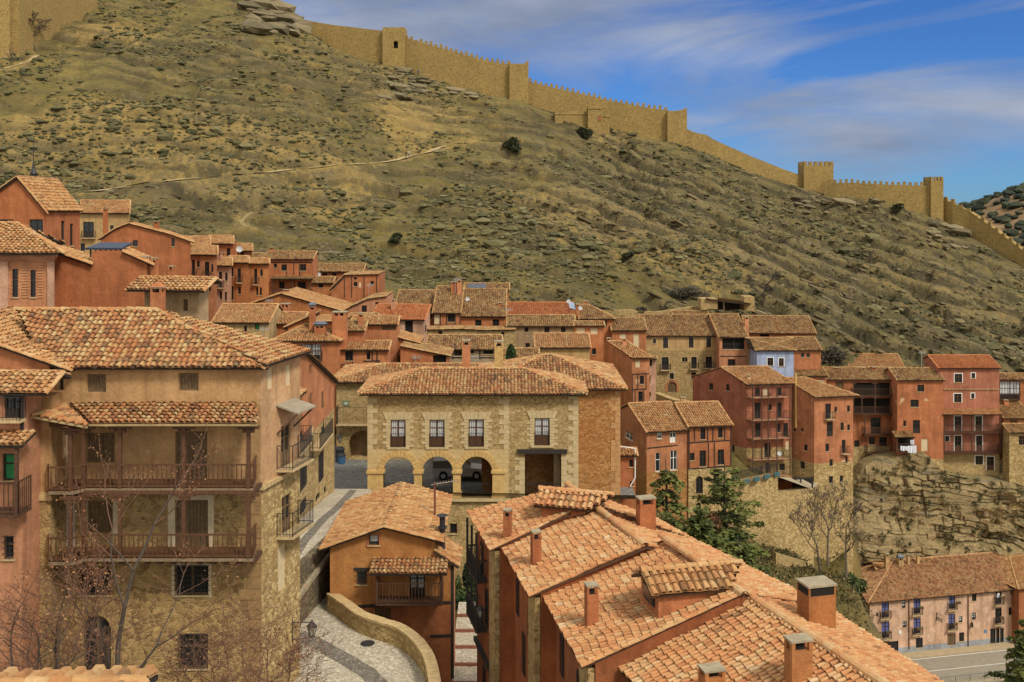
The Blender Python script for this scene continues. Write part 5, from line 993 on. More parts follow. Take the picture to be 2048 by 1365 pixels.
    m.obox((xa-.06, 41.42, zc-.3), (xb-xa+.14, 0, 0), (0, 1.7, 0), (0, 0, .18), 2); m.obox((xa-.02, 41.46, zc-.12), (xb-xa+.06, 0, 0), (0, 1.7, 0), (0, 0, .14), 2); m.build('buttress', [OCT, RUBF, MUL], lh.root)
    m = MB(); a, z0 = lh.fp('F', 112, 970); b, z1 = lh.fp('F', 134, 862); m.obox(lh.on('F', a, z0, -.03), (b-a, 0, 0), (0, -.05, 0), (0, 0, z1-z0)); a, z0 = lh.fp('F', 118, 1110); b, z1 = lh.fp('F', 150, 1000); m.obox(lh.on('F', a, z0, -.03), (b-a, 0, 0), (0, -.05, 0), (0, 0, z1-z0)); m.build('pale_door', simple('grey_white_door', (.48, .43, .36), .8, .12, 3), lh.root)
    for (x0, x1, yf) in ((552, 594, 936), (556, 596, 1070)):
        a, z = lh.fp('R', 560, yf); b, _ = lh.fp('R', 590, yf); lh.balcony('R', a-.35, b+.3, z, 1.05, .75, False, 'balcony', .12)
    m = MB(); a, z = lh.fp('R', 552, 815); b, _ = lh.fp('R', 588, 815); q = lh.v3(lh.N); s3 = lh.v3(lh.S)
    m.add([lh.on('R', a, z+.1, .02), lh.on('R', b, z+.1, .02), lh.on('R', b, z-.25, 1.0), lh.on('R', a, z-.25, 1.0), lh.on('R', a, z+.03, .02), lh.on('R', b, z+.03, .02), lh.on('R', b, z-.33, 1.0), lh.on('R', a, z-.33, 1.0)], [(0, 1, 2, 3), (7, 6, 5, 4), (3, 2, 6, 7), (0, 3, 7, 4), (1, 5, 6, 2)])
    m.bar(lh.on('R', a+.05, z-1.2, .03), lh.on('R', a+.05, z-.35, .9), .08, m=1); m.bar(lh.on('R', b-.05, z-1.2, .03), lh.on('R', b-.05, z-.35, .9), .08, m=1); m.build('awning', [simple('weathered_boards', (.32, .27, .19)), WD], lh.root)
lh_galleries()
House('house', 'neighbouring roof of orange pink tiles meeting the gallery house in a valley', 'n', -120, 650, 98, 42.4, raw=True, h=7, D=6, roof=('prof', L((-120, 645), (98, 722))), ov=1.05, wall=OR, tile=T_TAN, K=6, tw=.25, te=.31)
pk = House('house', 'pink house cut by the left picture edge with wooden balcony and green blind', 'n', -80, 787, 44, 40, raw=True, h=13, roof=('front', 745), verge=1.12, wall=PK, tile=T_TAN, K=6, tw=.25, te=.31, W={'F': L((8, 792, 40, 836, 'b'), (5, 908, 32, 962, 'v'), (8, 1073, 27, 1118, 'g'))})
pk.porch('F', -70, 40, 862, 884, 1.1); pk.gallery('F', -70, 36, 1030, 1.25, 1.1, (-60, 32), 885); pk.beams('F', L((44, 790, 44, 868),), .15)
# upper left group
tw_ = House('tower_house', 'pink tower house with brick lattice panels and a moulded cornice', 'z1', -80, 705, 368, 56, raw=True, phi=24.5, h=9, D=7, roof=('front', 500, {'hr': 2.2, 'D': 7}), ov=.7, wall=PK, tile=T_TAN, K=5, W={'F': L((85, 815, 122, 1005, 'g'), (209, 822, 243, 1005, 'g'))})
def tower_trim():
    m = MB(); H_ = tw_
    for (y0, y1, d) in ((706, 728, .42), (728, 745, .28), (745, 760, .14)):
        z1, z0 = H_.fp('F', 200, y0)[1], H_.fp('F', 200, y1)[1]; m.obox(H_.on('F', -.3, z0, -.02), (H_.W+.3+d*.6, 0, 0), (0, -d, 0), (0, 0, z1-z0-.004))
    m.build('cornice', PK, H_.root); m = MB()
    for (x0, x1) in ((330, 372), (-30, 62)):
        a, b = H_.fp('F', x0, 900)[0], H_.fp('F', x1, 900)[0]; m.obox(H_.on('F', a, H_.z0, -.02), (b-a, 0, 0), (0, -.14, 0), (0, 0, H_.fp('F', 200, 762)[1]-H_.z0))
    m.build('pilaster', PKL, H_.root)
    for (x0, x1) in ((150, 195), (258, 296)):
        m = MB(); a, b = H_.fp('F', x0, 900)[0], H_.fp('F', x1, 900)[0]; z0, z1 = H_.fp('F', 200, 1010)[1], H_.fp('F', 200, 765)[1]; n = 26
        for k in range(n):
            if k % 2: continue
            m.obox(H_.on('F', a, z0+(z1-z0)*k/n, -.01), (b-a, 0, 0), (0, -.05, 0), (0, 0, (z1-z0)/n*.8))
        m.build('brick_panel', SLM, H_.root)
tower_trim()
dw = House('house', 'blank dark orange wall house carrying a dark metal canopy', 'z1', 366, 690, 1005, 61, raw=True, phi=20, h=9, D=7, roof=('prof', L((366, 690), (625, 776), (630, 690), (835, 690), (1005, 764)), {'skip': (2,)}), wall=ORD, tile=T_TAN, K=5)
m = MB(); a = P(*T('z1', 600, 668), 62); b = P(*T('z1', 850, 668), 62); zt = zof(T('z1', 0, 634)[1], 63)
m.add([(a.x, 61.6, a.z), (b.x, 61.6, b.z), (b.x-.1, 63.6, zt), (a.x+.1, 63.6, zt), (a.x, 61.6, a.z-.12), (b.x, 61.6, b.z-.12), (b.x-.1, 63.6, zt-.12), (a.x+.1, 63.6, zt-.12)], [(0, 1, 2, 3), (7, 6, 5, 4), (0, 4, 5, 1), (1, 5, 6, 2), (0, 3, 7, 4)])
for k in range(7): x = a.x+.2+(b.x-a.x-.4)*k/6; m.obox((x, 61.8, a.z-.6), (.08, 0, 0), (0, .08, 0), (0, 0, .5))
m.build('metal_canopy', simple('dark_blue_metal', (.035, .05, .075), .4), dw.root)
eh = House('house', 'low grey walled house with deep ragged eaves beside the blank orange wall', 'z1', 985, 958, 1358, 58, th=-8, raw=True, h=6, roof=('front', 872), ov=.9, verge=.7, wall=GRY, tile=T_TAN, K=5, W={'F': L((1250, 1020, 1282, 1100, 's'),)})
eh.chimney(1078, 935, 1080, 78, -1.2, OR, 1); eh.chimney(1056, 735, 880, 38, 3, OR, 3); eh.chimney(992, 725, 880, 56, 3.5, OR, 3); eh.chimney(1170, 790, 890, 36, 3, OR, 3)
# ---------------------------------------------------------------- street row, arch building, arcaded hall
row = House('house', 'tall orange house lining the sloping street with iron balconies and stone base', 's', 165, 60, 369, 60, th=90.2, raw=True, h=13, D=7, basey=520, roof=('prof', L((165, 5), (232, 22), (369, 152)), {}), wall=ORB, base=RUBL, tile=T_TAN, K=5, W={'F': L((245, 75, 257, 122, 's'), (305, 205, 320, 295, 's'), (247, 212, 262, 287, 's'), (198, 222, 213, 352, 's'), (198, 403, 218, 478, 'd'), (305, 375, 325, 442, 'd'), (248, 380, 266, 455, 'x'), (192, 572, 230, 690, 'g'), (290, 512, 313, 648, 'g'), (191, 752, 226, 806, 'g'), (318, 672, 332, 712), (276, 712, 300, 745))})
for x0, x1, yf in ((192, 262, 535), (297, 366, 498)): a, z = row.fp('F', x0, yf, .7); b, _ = row.fp('F', x1, yf, .7); row.balcony('F', min(a, b)+.2, max(a, b)-.2, z, 1.0, .7)
row.porch('F', 166, 225, 135, 185, 1.0)
ab = House('arch_building', 'rubble stone house with an arched passage and a long railed balcony', 'y1', 330, 250, 1330, 93, raw=True, h=11, roof=('front', 140, {'hl': 4, 'D': 9, 'rmax': 8}), wall=RUB, tile=T_MIX, K=4, tw=.3, ov=.6, W={'F': L((402, 532, 560, 700, 'p', True),)})
ab.balcony('F', ab.fp('F', 338, 495)[0], ab.fp('F', 540, 495)[0], ab.fp('F', 420, 497, .9)[1], 1.6, .9)
m = MB(); a, z0 = ab.fp('F', 368, 386); b, z1 = ab.fp('F', 404, 357); m.obox(ab.on('F', a, z0, 0), (b-a, 0, 0), (0, -.06, 0), (0, 0, z1-z0), 0); m.obox(ab.on('F', a+.12, z0+.12, .06), (b-a-.24, 0, 0), (0, -.02, 0), (0, 0, z1-z0-.24), 1); m.build('plaque', [simple('green_tile', (.13, .19, .12)), simple('pale_tile', (.42, .42, .32))], ab.root)
ar = House('arcaded_hall', 'stone hall with three round arches and stone framed windows above', 'y1', 512, 322, 1746, 77, raw=True, h=16.5, roof=('front', 166, {'hl': 3.9, 'hr': 4.2, 'D': 6.8}), pitch=.40, ov=.75, wall=RUB, tile=T_MIX, K=5, tw=.265, te=.32, frame=WDR, back_holes=L((545, 640, 1380, 994),),
    W={'F': L((648, 467, 735, 628, 'f'), (875, 467, 963, 628, 'f'), (1104, 465, 1193, 626, 'f'), (1490, 458, 1578, 618, 'f'), (605, 680, 786, 918, 'a', True), (832, 680, 1013, 918, 'a', True), (1058, 680, 1243, 918, 'a', True), (1432, 655, 1646, 918, 'a'), (993, 1075, 1036, 1135))})
def hall():
    H_ = ar; f = lambda x, y: H_.fp('F', x, y); rn = random.Random(8); S3 = Vector((1, 0, 0))
    # ashlar facing round the arches, set 25 mm proud
    a0, zt = f(512, 640); a1, zb = f(1340, 922); hs = [h for h in H_.holes['F'] if h[4]]; m = MB()
    facade(m, H_.A+Vector((a0, -.03)), H_.S, -H_.N, [(0, zt), (a1-a0, zt)], zb, [(h[0]-a0, h[1], h[2]-a0, h[3], True, .05) for h in hs]); m.build('ashlar_facing', ASH, H_.root)
    m = MB(); dq = 0
    for h in hs:
        dq = .012-dq
        c = (h[0]+h[2])/2; R = (h[2]-h[0])/2; zc = h[3]-R; n = 15; Ro = R+.46
        for k in range(n):
            a, b = math.pi*(k+.04)/n, math.pi*(k+.96)/n; q = lambda r, t, d: H_.on('F', c-r*math.cos(t), zc+r*math.sin(t), d)
            p = [q(R-.01, a, .09+dq), q(R-.01, b, .09+dq), q(Ro, b, .09+dq), q(Ro, a, .09+dq)]; e = [q(R-.01, a, -.3), q(R-.01, b, -.3), q(Ro, b, .0), q(Ro, a, .0)]
            m.add(p+e, [(0, 1, 2, 3), (0, 4, 5, 1), (3, 2, 6, 7), (0, 3, 7, 4), (1, 5, 6, 2)])
    m.build('arch_ring', ARCHS, H_.root)
    xs = sorted(hs); zs_ = [h[3]-(h[2]-h[0])/2 for h in xs]
    for k in range(4):
        m = MB(); l = xs[k-1][2] if k else a0+.02; r = xs[k][0] if k < 3 else a1-.35; 
        if k == 0: l = max(l, r-1.9)
        z = zs_[0]; m.obox(H_.on('F', l-.0, zb-.3, -.7), (r-l, 0, 0), (0, -.82, 0), (0, 0, z-zb+.3-.01)); m.obox(H_.on('F', l-.1, z-.12, -.7), (r-l+.2, 0, 0), (0, -.92, 0), (0, 0, .2)); m.obox(H_.on('F', l-.06, zb-.02, -.7), (r-l+.12, 0, 0), (0, -.87, 0), (0, 0, .35)); m.build('pillar', ARCHS, H_.root)
    m = MB(); a, z = f(512, 926); b, _ = f(1345, 926); m.obox(H_.on('F', a-.05, z-.22, -.5), (b-a+.1, 0, 0), (0, -.72, 0), (0, 0, .22)); m.build('ledge', QUO, H_.root)
    # stone frames of the windows and the toothed corners
    for w in [w for w in H_.wins if w[5] == 'f']:
        m = MB(); _, a, zl, b, zt2 = w[:5]; n = 9
        for k in range(n):
            z0 = zl+(zt2-zl)*k/n; hh = (zt2-zl)/n-.02; e = .62 if k % 2 else .36; e2 = .62 if k % 2 == 0 else .36
            m.obox(H_.on('F', a-e, z0, -.02), (e, 0, 0), (0, -.055, 0), (0, 0, hh)); m.obox(H_.on('F', b, z0, -.02), (e2, 0, 0), (0, -.055, 0), (0, 0, hh))
        n = 7; W0, W1 = a-.4, b+.4
        for k in range(n):
            t0, t1 = (k+.03)/n, (k+.97)/n; x0, x1 = W0+(W1-W0)*t0, W0+(W1-W0)*t1; o0, o1 = (t0-.5)*.45, (t1-.5)*.45; zz = zt2+.004; q = [H_.on('F', x0, zz, .05), H_.on('F', x1, zz, .05), H_.on('F', x1+o1, zz+.55, .05), H_.on('F', x0+o0, zz+.55, .05)]; e = [p+Vector((0, .06, 0)) for p in q]
            m.add(q+e, [(0, 1, 2, 3), (3, 2, 6, 7), (0, 3, 7, 4), (1, 5, 6, 2), (0, 4, 5, 1)])
        m.obox(H_.on('F', a-.3, zl-.16, -.02), (b-a+.6, 0, 0), (0, -.12, 0), (0, 0, .15)); m.build('stone_frame', QUO, H_.root)
        H_.balcony('F', a-.02, b+.02, zl, 1.05, .1, False, 'railing')
    for xa, sd, top, bot in ((512, 1, 330, 640), (1340, -1, 330, 640), (1746, -1, 330, 930), (1646, 1, 660, 918), (1432, -1, 690, 918)):
        m = MB(); dd = .05+.006*(xa in (1646, 1340)); a, z1 = f(xa, top); _, z0 = f(xa, bot); z = z0; k = 0
        while z < z1: hh = rn.uniform(.34, .46); w = .78 if k % 2 else .42; m.obox(H_.on('F', a if sd > 0 else a-w, z, -.02), (w, 0, 0), (0, -dd, 0), (0, 0, min(hh, z1-z)-.02)); z += hh; k += 1
        m.build('quoins', QUO, H_.root)
    m = MB(); a, z1 = f(1390, 640); b, z0 = f(1680, 664); m.obox(H_.on('F', a, z0, -.1), (b-a, 0, 0), (0, -.3, 0), (0, 0, z1-z0)); m.build('lintel', WDB, H_.root)
    # floor, ceiling, back pillars and the closed room on the right
    x0, x1, y0, y1 = H_.A.x+.05, H_.B.x-.05, 77.05, 77+H_.D-.05; zf, zc = f(900, 919)[1], f(900, 640)[1]; xr = H_.A.x+f(1385, 700)[0]
    m = MB(); m.obox((x0, y0, 26.6), (x1-x0, 0, 0), (0, y1-y0+.3, 0), (0, 0, .345)); m.build('floor', PLZ, H_.root); zq = zf; zf = 26.94; m = MB(); m.obox((x0, y0, zc), (x1-x0, 0, 0), (0, y1-y0, 0), (0, 0, .25)); m.build('ceiling', WD, H_.root)
    m = MB(); m.obox((xr, y0+.7, zf), (.4, 0, 0), (0, y1-y0-.7, 0), (0, 0, zc-zf)); m.build('inner_wall', GRY, H_.root); m = MB(); m.obox((H_.A.x+f(1605, 700)[0], y0+.9, zf), (.5, 0, 0), (0, .5, 0), (0, 0, zc-zf)); m.build('inner_pillar', GRY, H_.root)
    for h in xs+[h for h in H_.holes['F'] if not h[4] and h[5] == .8]:
        m = MB(); zf = zq; m.bar(H_.on('F', h[0], zf+.95, -.3), H_.on('F', h[2], zf+.95, -.3), .045); m.bar(H_.on('F', h[0], zf+.1, -.3), H_.on('F', h[2], zf+.1, -.3), .035); n = int((h[2]-h[0])/.15)
        for k in range(1, n): p = H_.on('F', h[0]+(h[2]-h[0])*k/n, zf+.1, -.3); m.bar(p, p+Vector((0, 0, .85)), .013)
        m.build('railing', IRON, H_.root)
    H_.chimney(1090, 0, 140, 46, 6.5, ORB); H_.chimney(1281, 5, 150, 52, 5.2, simple('yellow_chimney_plaster', (.52, .34, .12)), 3)
COB = stone('street_cobbles', (.54, .47, .345), (.64, .57, .43), (.48, .42, .31), 8.0, (1, 1, 1), .05); COBD = stone('dark_cobbles', (.21, .18, .14), (.27, .235, .185), (.17, .145, .115), 6.0, (1, 1, 1), .05); PLZ = stone('plaza_cobbles', (.20, .195, .175), (.27, .26, .235), (.16, .155, .135), 5.0, (1, 1, 1), .05)
hall()
wing = House('hall_wing', 'reddish rubble wing with a hipped roof behind the arcaded hall', 'y1', 1180, 292, 1990, 80.5, raw=True, h=15, roof=('front', 86, {'hl': 5.2, 'hr': 5.2, 'D': 12, 'rmax': 7}), pitch=.40, ov=.6, wall=RUBO, tile=T_MIX, K=5, tw=.265, te=.32)
m = MB(); rn = random.Random(3); z = wing.z0
while z < wing.ze-.4: hh = rn.uniform(.35, .5); w = rn.choice((.4, .75)); m.obox(wing.on('F', wing.W-w, z, -.02), (w+.02, 0, 0), (0, -.05, 0), (0, 0, hh-.02)); z += hh
m.build('quoins', simple('orange_quoin_stone', (.50, .27, .11), .9, .25, 3), wing.root)
# ---------------------------------------------------------------- little house below the hall
sh = House('house', 'small ochre gabled house with a tile hood and balcony above the steps', 'y2', 270, 440, 976, 54, raw=True, h=8, D=8, roof=('prof', L((270, 432), (640, 300), (976, 386))), ov=.5, verge=.25, wall=plaster('golden_ochre_plaster', (.47, .20, .055)), base=ORD, basey=850, tile=T_TAN, K=6, tw=.23, te=.30,
    W={'F': L((532, 370, 600, 440, 'c'), (448, 614, 520, 704, 'g'), (806, 610, 910, 805, 'f'), (570, 862, 680, 992, 'k'), (888, 1110, 942, 1165))})
sh.porch('F', 545, 1045, 525, 588, 1.3, T_MIX); sh.gallery('F', 575, 1025, 835, 1.05, 1.1, (578, 1020), 595); sh.beams('F', L((455, 853, 1095, 826), (430, 602, 545, 602), (945, 1055, 1095, 1050), (1095, 565, 1095, 1340)), .16)
def sh_bits():
    a, za = sh.fp('F', 976, 470); b, zb = sh.fp('F', 1095, 548); m = MB(); d = 2.6; zb0 = sh.fp('F', 1000, 850)[1]; q = lambda k, z, dd: sh.on('F', k, z, -dd)
    facade(m, sh.A+sh.S*a, sh.S, -sh.N, [(0, za), (b-a, zb)], sh.z0, [], sh.zs); facade(m, sh.A+sh.S*b, sh.N, sh.S, [(0, zb), (d, zb)], sh.z0, [], sh.zs); facade(m, sh.A+sh.S*a+sh.N*d, sh.S, sh.N, [(0, za), (b-a, zb)], sh.z0, [], sh.zs)
    m.build('lean_to_wall', [sh.wall, ORD], sh.root); m = MB(); tile_slope(m, q(b, zb, 0), q(b, zb, d), [q(a, za, d), q(a, za, 0)], w=.23, e=.30, K=6, seed=3, ov=(.45, .2, .15)); m.build('lean_to_roof', [T_TAN, WDB], sh.root)
    m = MB()
    for (x0, y0, x1, y1) in ((515, 358, 532, 456), (600, 358, 612, 456), (532, 440, 600, 456), (532, 356, 600, 370)):
        a, z1 = sh.fp('F', x0, y0); b, z0 = sh.fp('F', x1, y1); m.obox(sh.on('F', a, z0, -.01), (b-a, 0, 0), (0, -.04, 0), (0, 0, z1-z0))
    m.build('window_surround', ORD, sh.root)
    p = sh.on('F', sh.fp('F', 1020, 420)[0], sh.fp('F', 1020, 470)[1]-.3, -.8); m = MB(); m.tube(p, p+Vector((0, 0, 1.8)), .16, None, 10); m.tube(p+Vector((0, 0, 1.2)), p+Vector((0, 0, 1.3)), .26, None, 10); m.tube(p+Vector((0, 0, 1.9)), p+Vector((0, 0, 2.0)), .34, .05, 10); m.build('stove_pipe', IRON, sh.roof_o)
    p = sh.on('F', sh.fp('F', 905, 285)[0]+.3, sh.fp('F', 905, 285)[1]-.1, -3.5); m = MB(); m.bar(p-Vector((0, 0, .6)), p+Vector((0, 0, 1.3)), .1); t = p+Vector((0, 0, 1.15)); m.bar(t-Vector((.2, 0, 0)), t+Vector((1.3, 0, .25)), .03, m=1)
    for k in range(9): q = t+Vector((1.3, 0, .25))*(k/8); m.bar(q+Vector((0, -.3, .2)), q+Vector((0, .3, -.2)), .025, m=1)
    m.build('aerial', [simple('rusty_pole', (.16, .05, .03)), simple('pale_metal', (.55, .5, .42), .4)], sh.roof_o)
sh_bits()
# ---------------------------------------------------------------- long stepped roof in the right foreground
def zp(u, v, z): Y = (CZ-z)*F/(v-VH); return P(u, v, Y)
RB_ROOT = thing('terraced_building', 'long orange building with a stepped new tile roof and two dormers', 'building', (4, 40, 24), None)
def terraced():
    segs = [dict(e=((934, 1024), (978, 1099)), r=((1135, 970), (1180, 1004)), q=((1310, 1038), (1378, 1076)), zr=-13.2, ze=-14.95, zq=-14.8),
            dict(e=((1001, 1092), (1056, 1191)), r=((1180, 1005), (1286, 1089)), q=((1378, 1077), (1490, 1131)), zr=-13.4, ze=-15.0, zq=-15.0),
            dict(e=((1082, 1189), (1161, 1332)), r=((1323, 1074), (1482, 1186)), q=((1486, 1131), (1650, 1213)), zr=-13.3, ze=-15.2, zq=-15.1),
            dict(e=((1225, 1326), None), r=((1490, 1187), (1720, 1339)), q=((1652, 1216), (1892, 1373)), zr=-13.6, ze=-15.5, zq=-15.4)]
    up = Vector((0, 0, 1)); out = []
    wm = plaster('umber_plaster', (.33, .098, .028))
    for i, s in enumerate(segs):
        r0, r1 = (zp(*p, CZ+s['zr']) for p in s['r']); q0, q1 = (zp(*p, CZ+s['zq']) for p in s['q']); e0 = zp(*s['e'][0], CZ+s['ze'])
        if s['e'][1]: e1 = zp(*s['e'][1], CZ+s['ze'])
        else:
            d = (r1-r0); d = d/abs(d.y); r1 = r0+d*14.5; e1 = e0+d*13.5; dq = (q1-q0); dq = dq/abs(dq.y); q1 = q0+dq*(q0.y-r1.y)
        rb = MB(); kw = dict(w=.205, e=.30, K=6, ov=(0, .02, .02))
        tile_slope(rb, e0, e1, [r1, r0], seed=40+i, **kw); tile_slope(rb, q1, q0, [r0, r1], seed=60+i, **kw); ridge_caps(rb, r0, r1+(r1-r0).normalized()*.2, .17, i, .06)
        # closing rows on the near edge
        ridge_caps(rb, e1, r1, .10, 7+i, .02)
        o = rb.build('roof', [T_BRT, WD], RB_ROOT); s.update(r0=r0, r1=r1, q0=q0, q1=q1, e0=e0, e1=e1, o=o)
        c = (r0+r1)/2; ins = lambda p, k: p+(c-p).normalized()*k
        l0, l1 = e0+(r0-e0).normalized()*.55, e1+(r1-e1).normalized()*.55; m0, m1 = q0+(r0-q0).normalized()*.4, q1+(r1-q1).normalized()*.4
        b = lambda p: Vector((p.x, p.y, 20.0)); dn = up*.14; m = MB(); l0, l1, m0, m1 = (p-dn for p in (l0, l1, m0, m1)); t0, t1 = r0-dn, r1-dn
        m.quad(b(l0), b(l1), l1, l0); m.quad(b(m0), b(m1), m1, m0); m.poly((b(l1), b(m1), m1, t1, l1)); m.poly((b(l0), b(m0), m0, t0, l0)); s.update(l0=l0, l1=l1)
        m.build('wall', wm, RB_ROOT)
        if i < 3:       # masonry pier at the near corner, timber bressumer, slit windows
            d = (l1-l0).normalized(); d.z = 0; nrm = Vector((-d.y, d.x, 0)); nrm = nrm if nrm.x < 0 else -nrm; m = MB(); a = l1-d*1.25+nrm*.02; m.obox(Vector((a.x, a.y, 20)), d*1.2, nrm*.22, (0, 0, l1.z-20-.2)); m.build('pier', RUBF, RB_ROOT)
            ln = (l1-l0).length; m = MB(); m.bar(Vector((l0.x, l0.y, l0.z-6.2))+nrm*.08, Vector((l1.x, l1.y, l0.z-6.2))+nrm*.08, .2); m.build('timber_beam', WDB, RB_ROOT)
            for k, (t, z, hh) in enumerate(((.2, -2.6, 1.5), (.42, -4.6, 1.7), (.62, -2.6, 1.3), (.3, -8.4, 1.6))):
                p = l0.lerp(l1, t); m = MB(); m.obox(Vector((p.x, p.y, l0.z+z))+nrm*.005, d*.55, nrm*.05, (0, 0, hh), 0); m.obox(Vector((p.x, p.y, l0.z+z+.08))+nrm*.056+d*.08, d*.39, nrm*.02, (0, 0, hh-.16), 1); m.build('window', [WDB, GLS], RB_ROOT)
    def on_slope(s, side, u, v):
        a, b, c = (s['e0'], s['e1'], s['r0']) if side == 'L' else (s['q0'], s['q1'], s['r0']); n = (b-a).cross(c-a); d = Vector(((u-1024)/F, 1, -(v-VH)/F)); o = Vector((0, 0, CZ)); t = (a-o).dot(n)/d.dot(n); return o+d*t
    CH = [(0, 'L', 'y3', 370, 432, 250, 50, 0, .9), (1, 'L', 'y3', 551, 600, 388, 62, 0, .9), (2, 'L', 'y3', 908, 985, 730, 82, 0, .8), (1, 'R', 'y3', 1258, 352, 172, 118, 0, .6), (3, 'R', 'y4', 735, 975, 703, 205, 4, .7), (3, 'L', 'y4', 622, 1335, 1058, 158, 0, .6), (3, 'L', 'y4', 75, 1440, 1245, 150, 0, .7)]
    for (i, sd, z, x, yb, yt, w_, st, dr) in CH:
        s = segs[i]; u, vb = T(z, x, yb); vt = T(z, x, yt)[1]; p = on_slope(s, sd, u, vb); wd = w_/ZM[z][2]*p.y/F; S = (s['r0']-s['e0']); S = Vector((S.x, S.y)).normalized()
        chim(s['o'], (p.x, p.y), p.z, zof(vt, p.y), wd*.92, ORD if i < 3 else plaster('streaky_orange_plaster', (.44, .17, .05), .02), st, S, wd*dr)
    def dormer(i, z, xl, yb, yt, xr, back, name):
        s = segs[i]; u, v = T(z, xl, yb); p = on_slope(s, 'L', u, v); S = (s['r0']-s['e0']); pit = S.z/math.hypot(S.x, S.y); S = Vector((S.x, S.y, 0)).normalized(); N = Vector((-S.y, S.x, 0)); N = N if N.y > 0 else -N
        H_ = (T(z, xl, yb)[1]-T(z, xl, yt)[1])*p.y/F; Ln = H_/pit*1.02; up = Vector((0, 0, 1)); m = MB(); t = p+up*H_
        for q in (Vector((0, 0, 0)), N*back): m.poly((p+q-up*.3, p+q+S*Ln+up*(H_+.0)-up*.3, p+q+S*Ln+up*H_, t+q))
        gz = .42; mid = t+N*back/2+up*gz; m.poly((p-up*.3, p+N*back-up*.3, t+N*back, mid, t)); o = m.build('dormer', ORD, RB_ROOT)
        m = MB(); a = p+up*(H_*.22)+N*back*.2-S*.012; m.obox(a, N*back*.6, -S*.05, up*H_*.66, 0); m.obox(a-S*.05+N*.08+up*.08, N*(back*.6-.16), -S*.02, up*(H_*.66-.16), 1); m.build('window', [WDB, GLS], o)
        rb = MB(); ro = t+N*back/2+up*gz; Lr = Ln+gz/pit*.9
        tile_slope(rb, t-S*.3-N*.22-up*.08, t+S*(Ln+.1)-N*.22-up*.08, [ro+S*Lr, ro-S*.3], w=.27, e=.4, K=6, seed=90+i, ov=(0, .02, .02)); tile_slope(rb, t+S*Ln+N*(back+.22)-up*.08, t-S*.3+N*(back+.22)-up*.08, [ro-S*.3, ro+S*Lr], w=.27, e=.4, K=6, seed=91+i, ov=(0, .02, .02)); ridge_caps(rb, ro-S*.35, ro+S*Lr, .14, 3, .05)
        rb.build('dormer_roof', [T_TAN if i == 2 else T_BRT, WD], o)
    dormer(2, 'y3', 1340, 945, 775, 1830, 1.7, 'near'); dormer(0, 'y3', 588, 310, 212, 880, 1.6, 'far')
    # black wooden balconies at the far end
    s = segs[0]; d = (s['l1']-s['l0']); d.z = 0; d.normalize(); nrm = Vector((-d.y, d.x, 0)); nrm = nrm if nrm.x < 0 else -nrm
    for k, dz in enumerate((-2.6, -4.9)):
        m = MB(); a = Vector((s['l0'].x, s['l0'].y, s['l0'].z+dz))+d*.2; m.obox(a, d*2.3, nrm*.55, up*.12); o = m.build('balcony', WDB, RB_ROOT); r = MB(); c = [a, a+nrm*.52, a+nrm*.52+d*2.3, a+d*2.3]
        for p, q in zip(c, c[1:]):
            r.bar(p+up*1.05, q+up*1.05, .07)
            for j in range(int((q-p).length/.17)+1): b = p+(q-p)*j/max(1, int((q-p).length/.17)); r.bar(b, b+up*1.05, .05)
        for t in (0, .5, 1): b = c[1].lerp(c[2], t); r.bar(b, b+up*(2.3 if k else 2.4), .11)
        r.build('railing', WDB, o)
terraced()
House('house', 'strip of orange roof tiles along the bottom left picture edge', 'n', -200, 1450, 258, 18, raw=True, h=4, D=1.2, th=3, roof=('front', 1368, {'D': 1.2}), pitch=.3, wall=OR, tile=T_TAN, K=6, tw=.25)
# ---------------------------------------------------------------- inn by the valley road
inn = House('inn', 'peach three storey inn with blue curtained balconies on the valley road', 'h', 205, 548, 1742, 128, th=12, phi=-8, lx=24, raw=True, h=7.9, roof=('front', 78, {'hl': 5, 'rmax': 11}), pitch=.38, ov=.5, basey=1040, wall=HOT, base=BAS, tile=tile('pinkish_old_tiles', [(0, (.13, .07, .035)), (.3, (.36, .16, .07)), (.6, (.50, .25, .11)), (1, (.56, .38, .19))], .3), frame=WDB, W={'F': L(
    (325, 545, 402, 700, 'B'), (655, 500, 726, 660, 'B'), (1018, 470, 1082, 610, 'B'), (1504, 432, 1562, 560, 'b'), (325, 745, 405, 910, 'B'), (655, 705, 728, 865, 'B'), (1014, 662, 1082, 820, 'B'), (1496, 602, 1562, 760, 'b'),
    (535, 530, 572, 602, 'c'), (1257, 450, 1302, 530), (1652, 412, 1708, 460), (540, 735, 584, 802, 'c'), (1120, 685, 1158, 750, 'c'), (1254, 648, 1296, 722, 'c'), (1635, 592, 1690, 672), (345, 945, 498, 1095, 'd'), (678, 908, 750, 1012), (1004, 865, 1088, 985, 's'), (1124, 852, 1175, 946), (1445, 812, 1500, 1022, 'd'), (1506, 806, 1540, 1018, 'o'), (1546, 806, 1584, 1016, 'd'))})
for x, yt, yb, wd in ((378, 35, 210, 40), (515, 75, 200, 55), (600, 45, 130, 28), (700, 45, 130, 28)): inn.chimney(x, yt, yb, wd, 5.5, CRM, 2 if wd > 50 else 0)
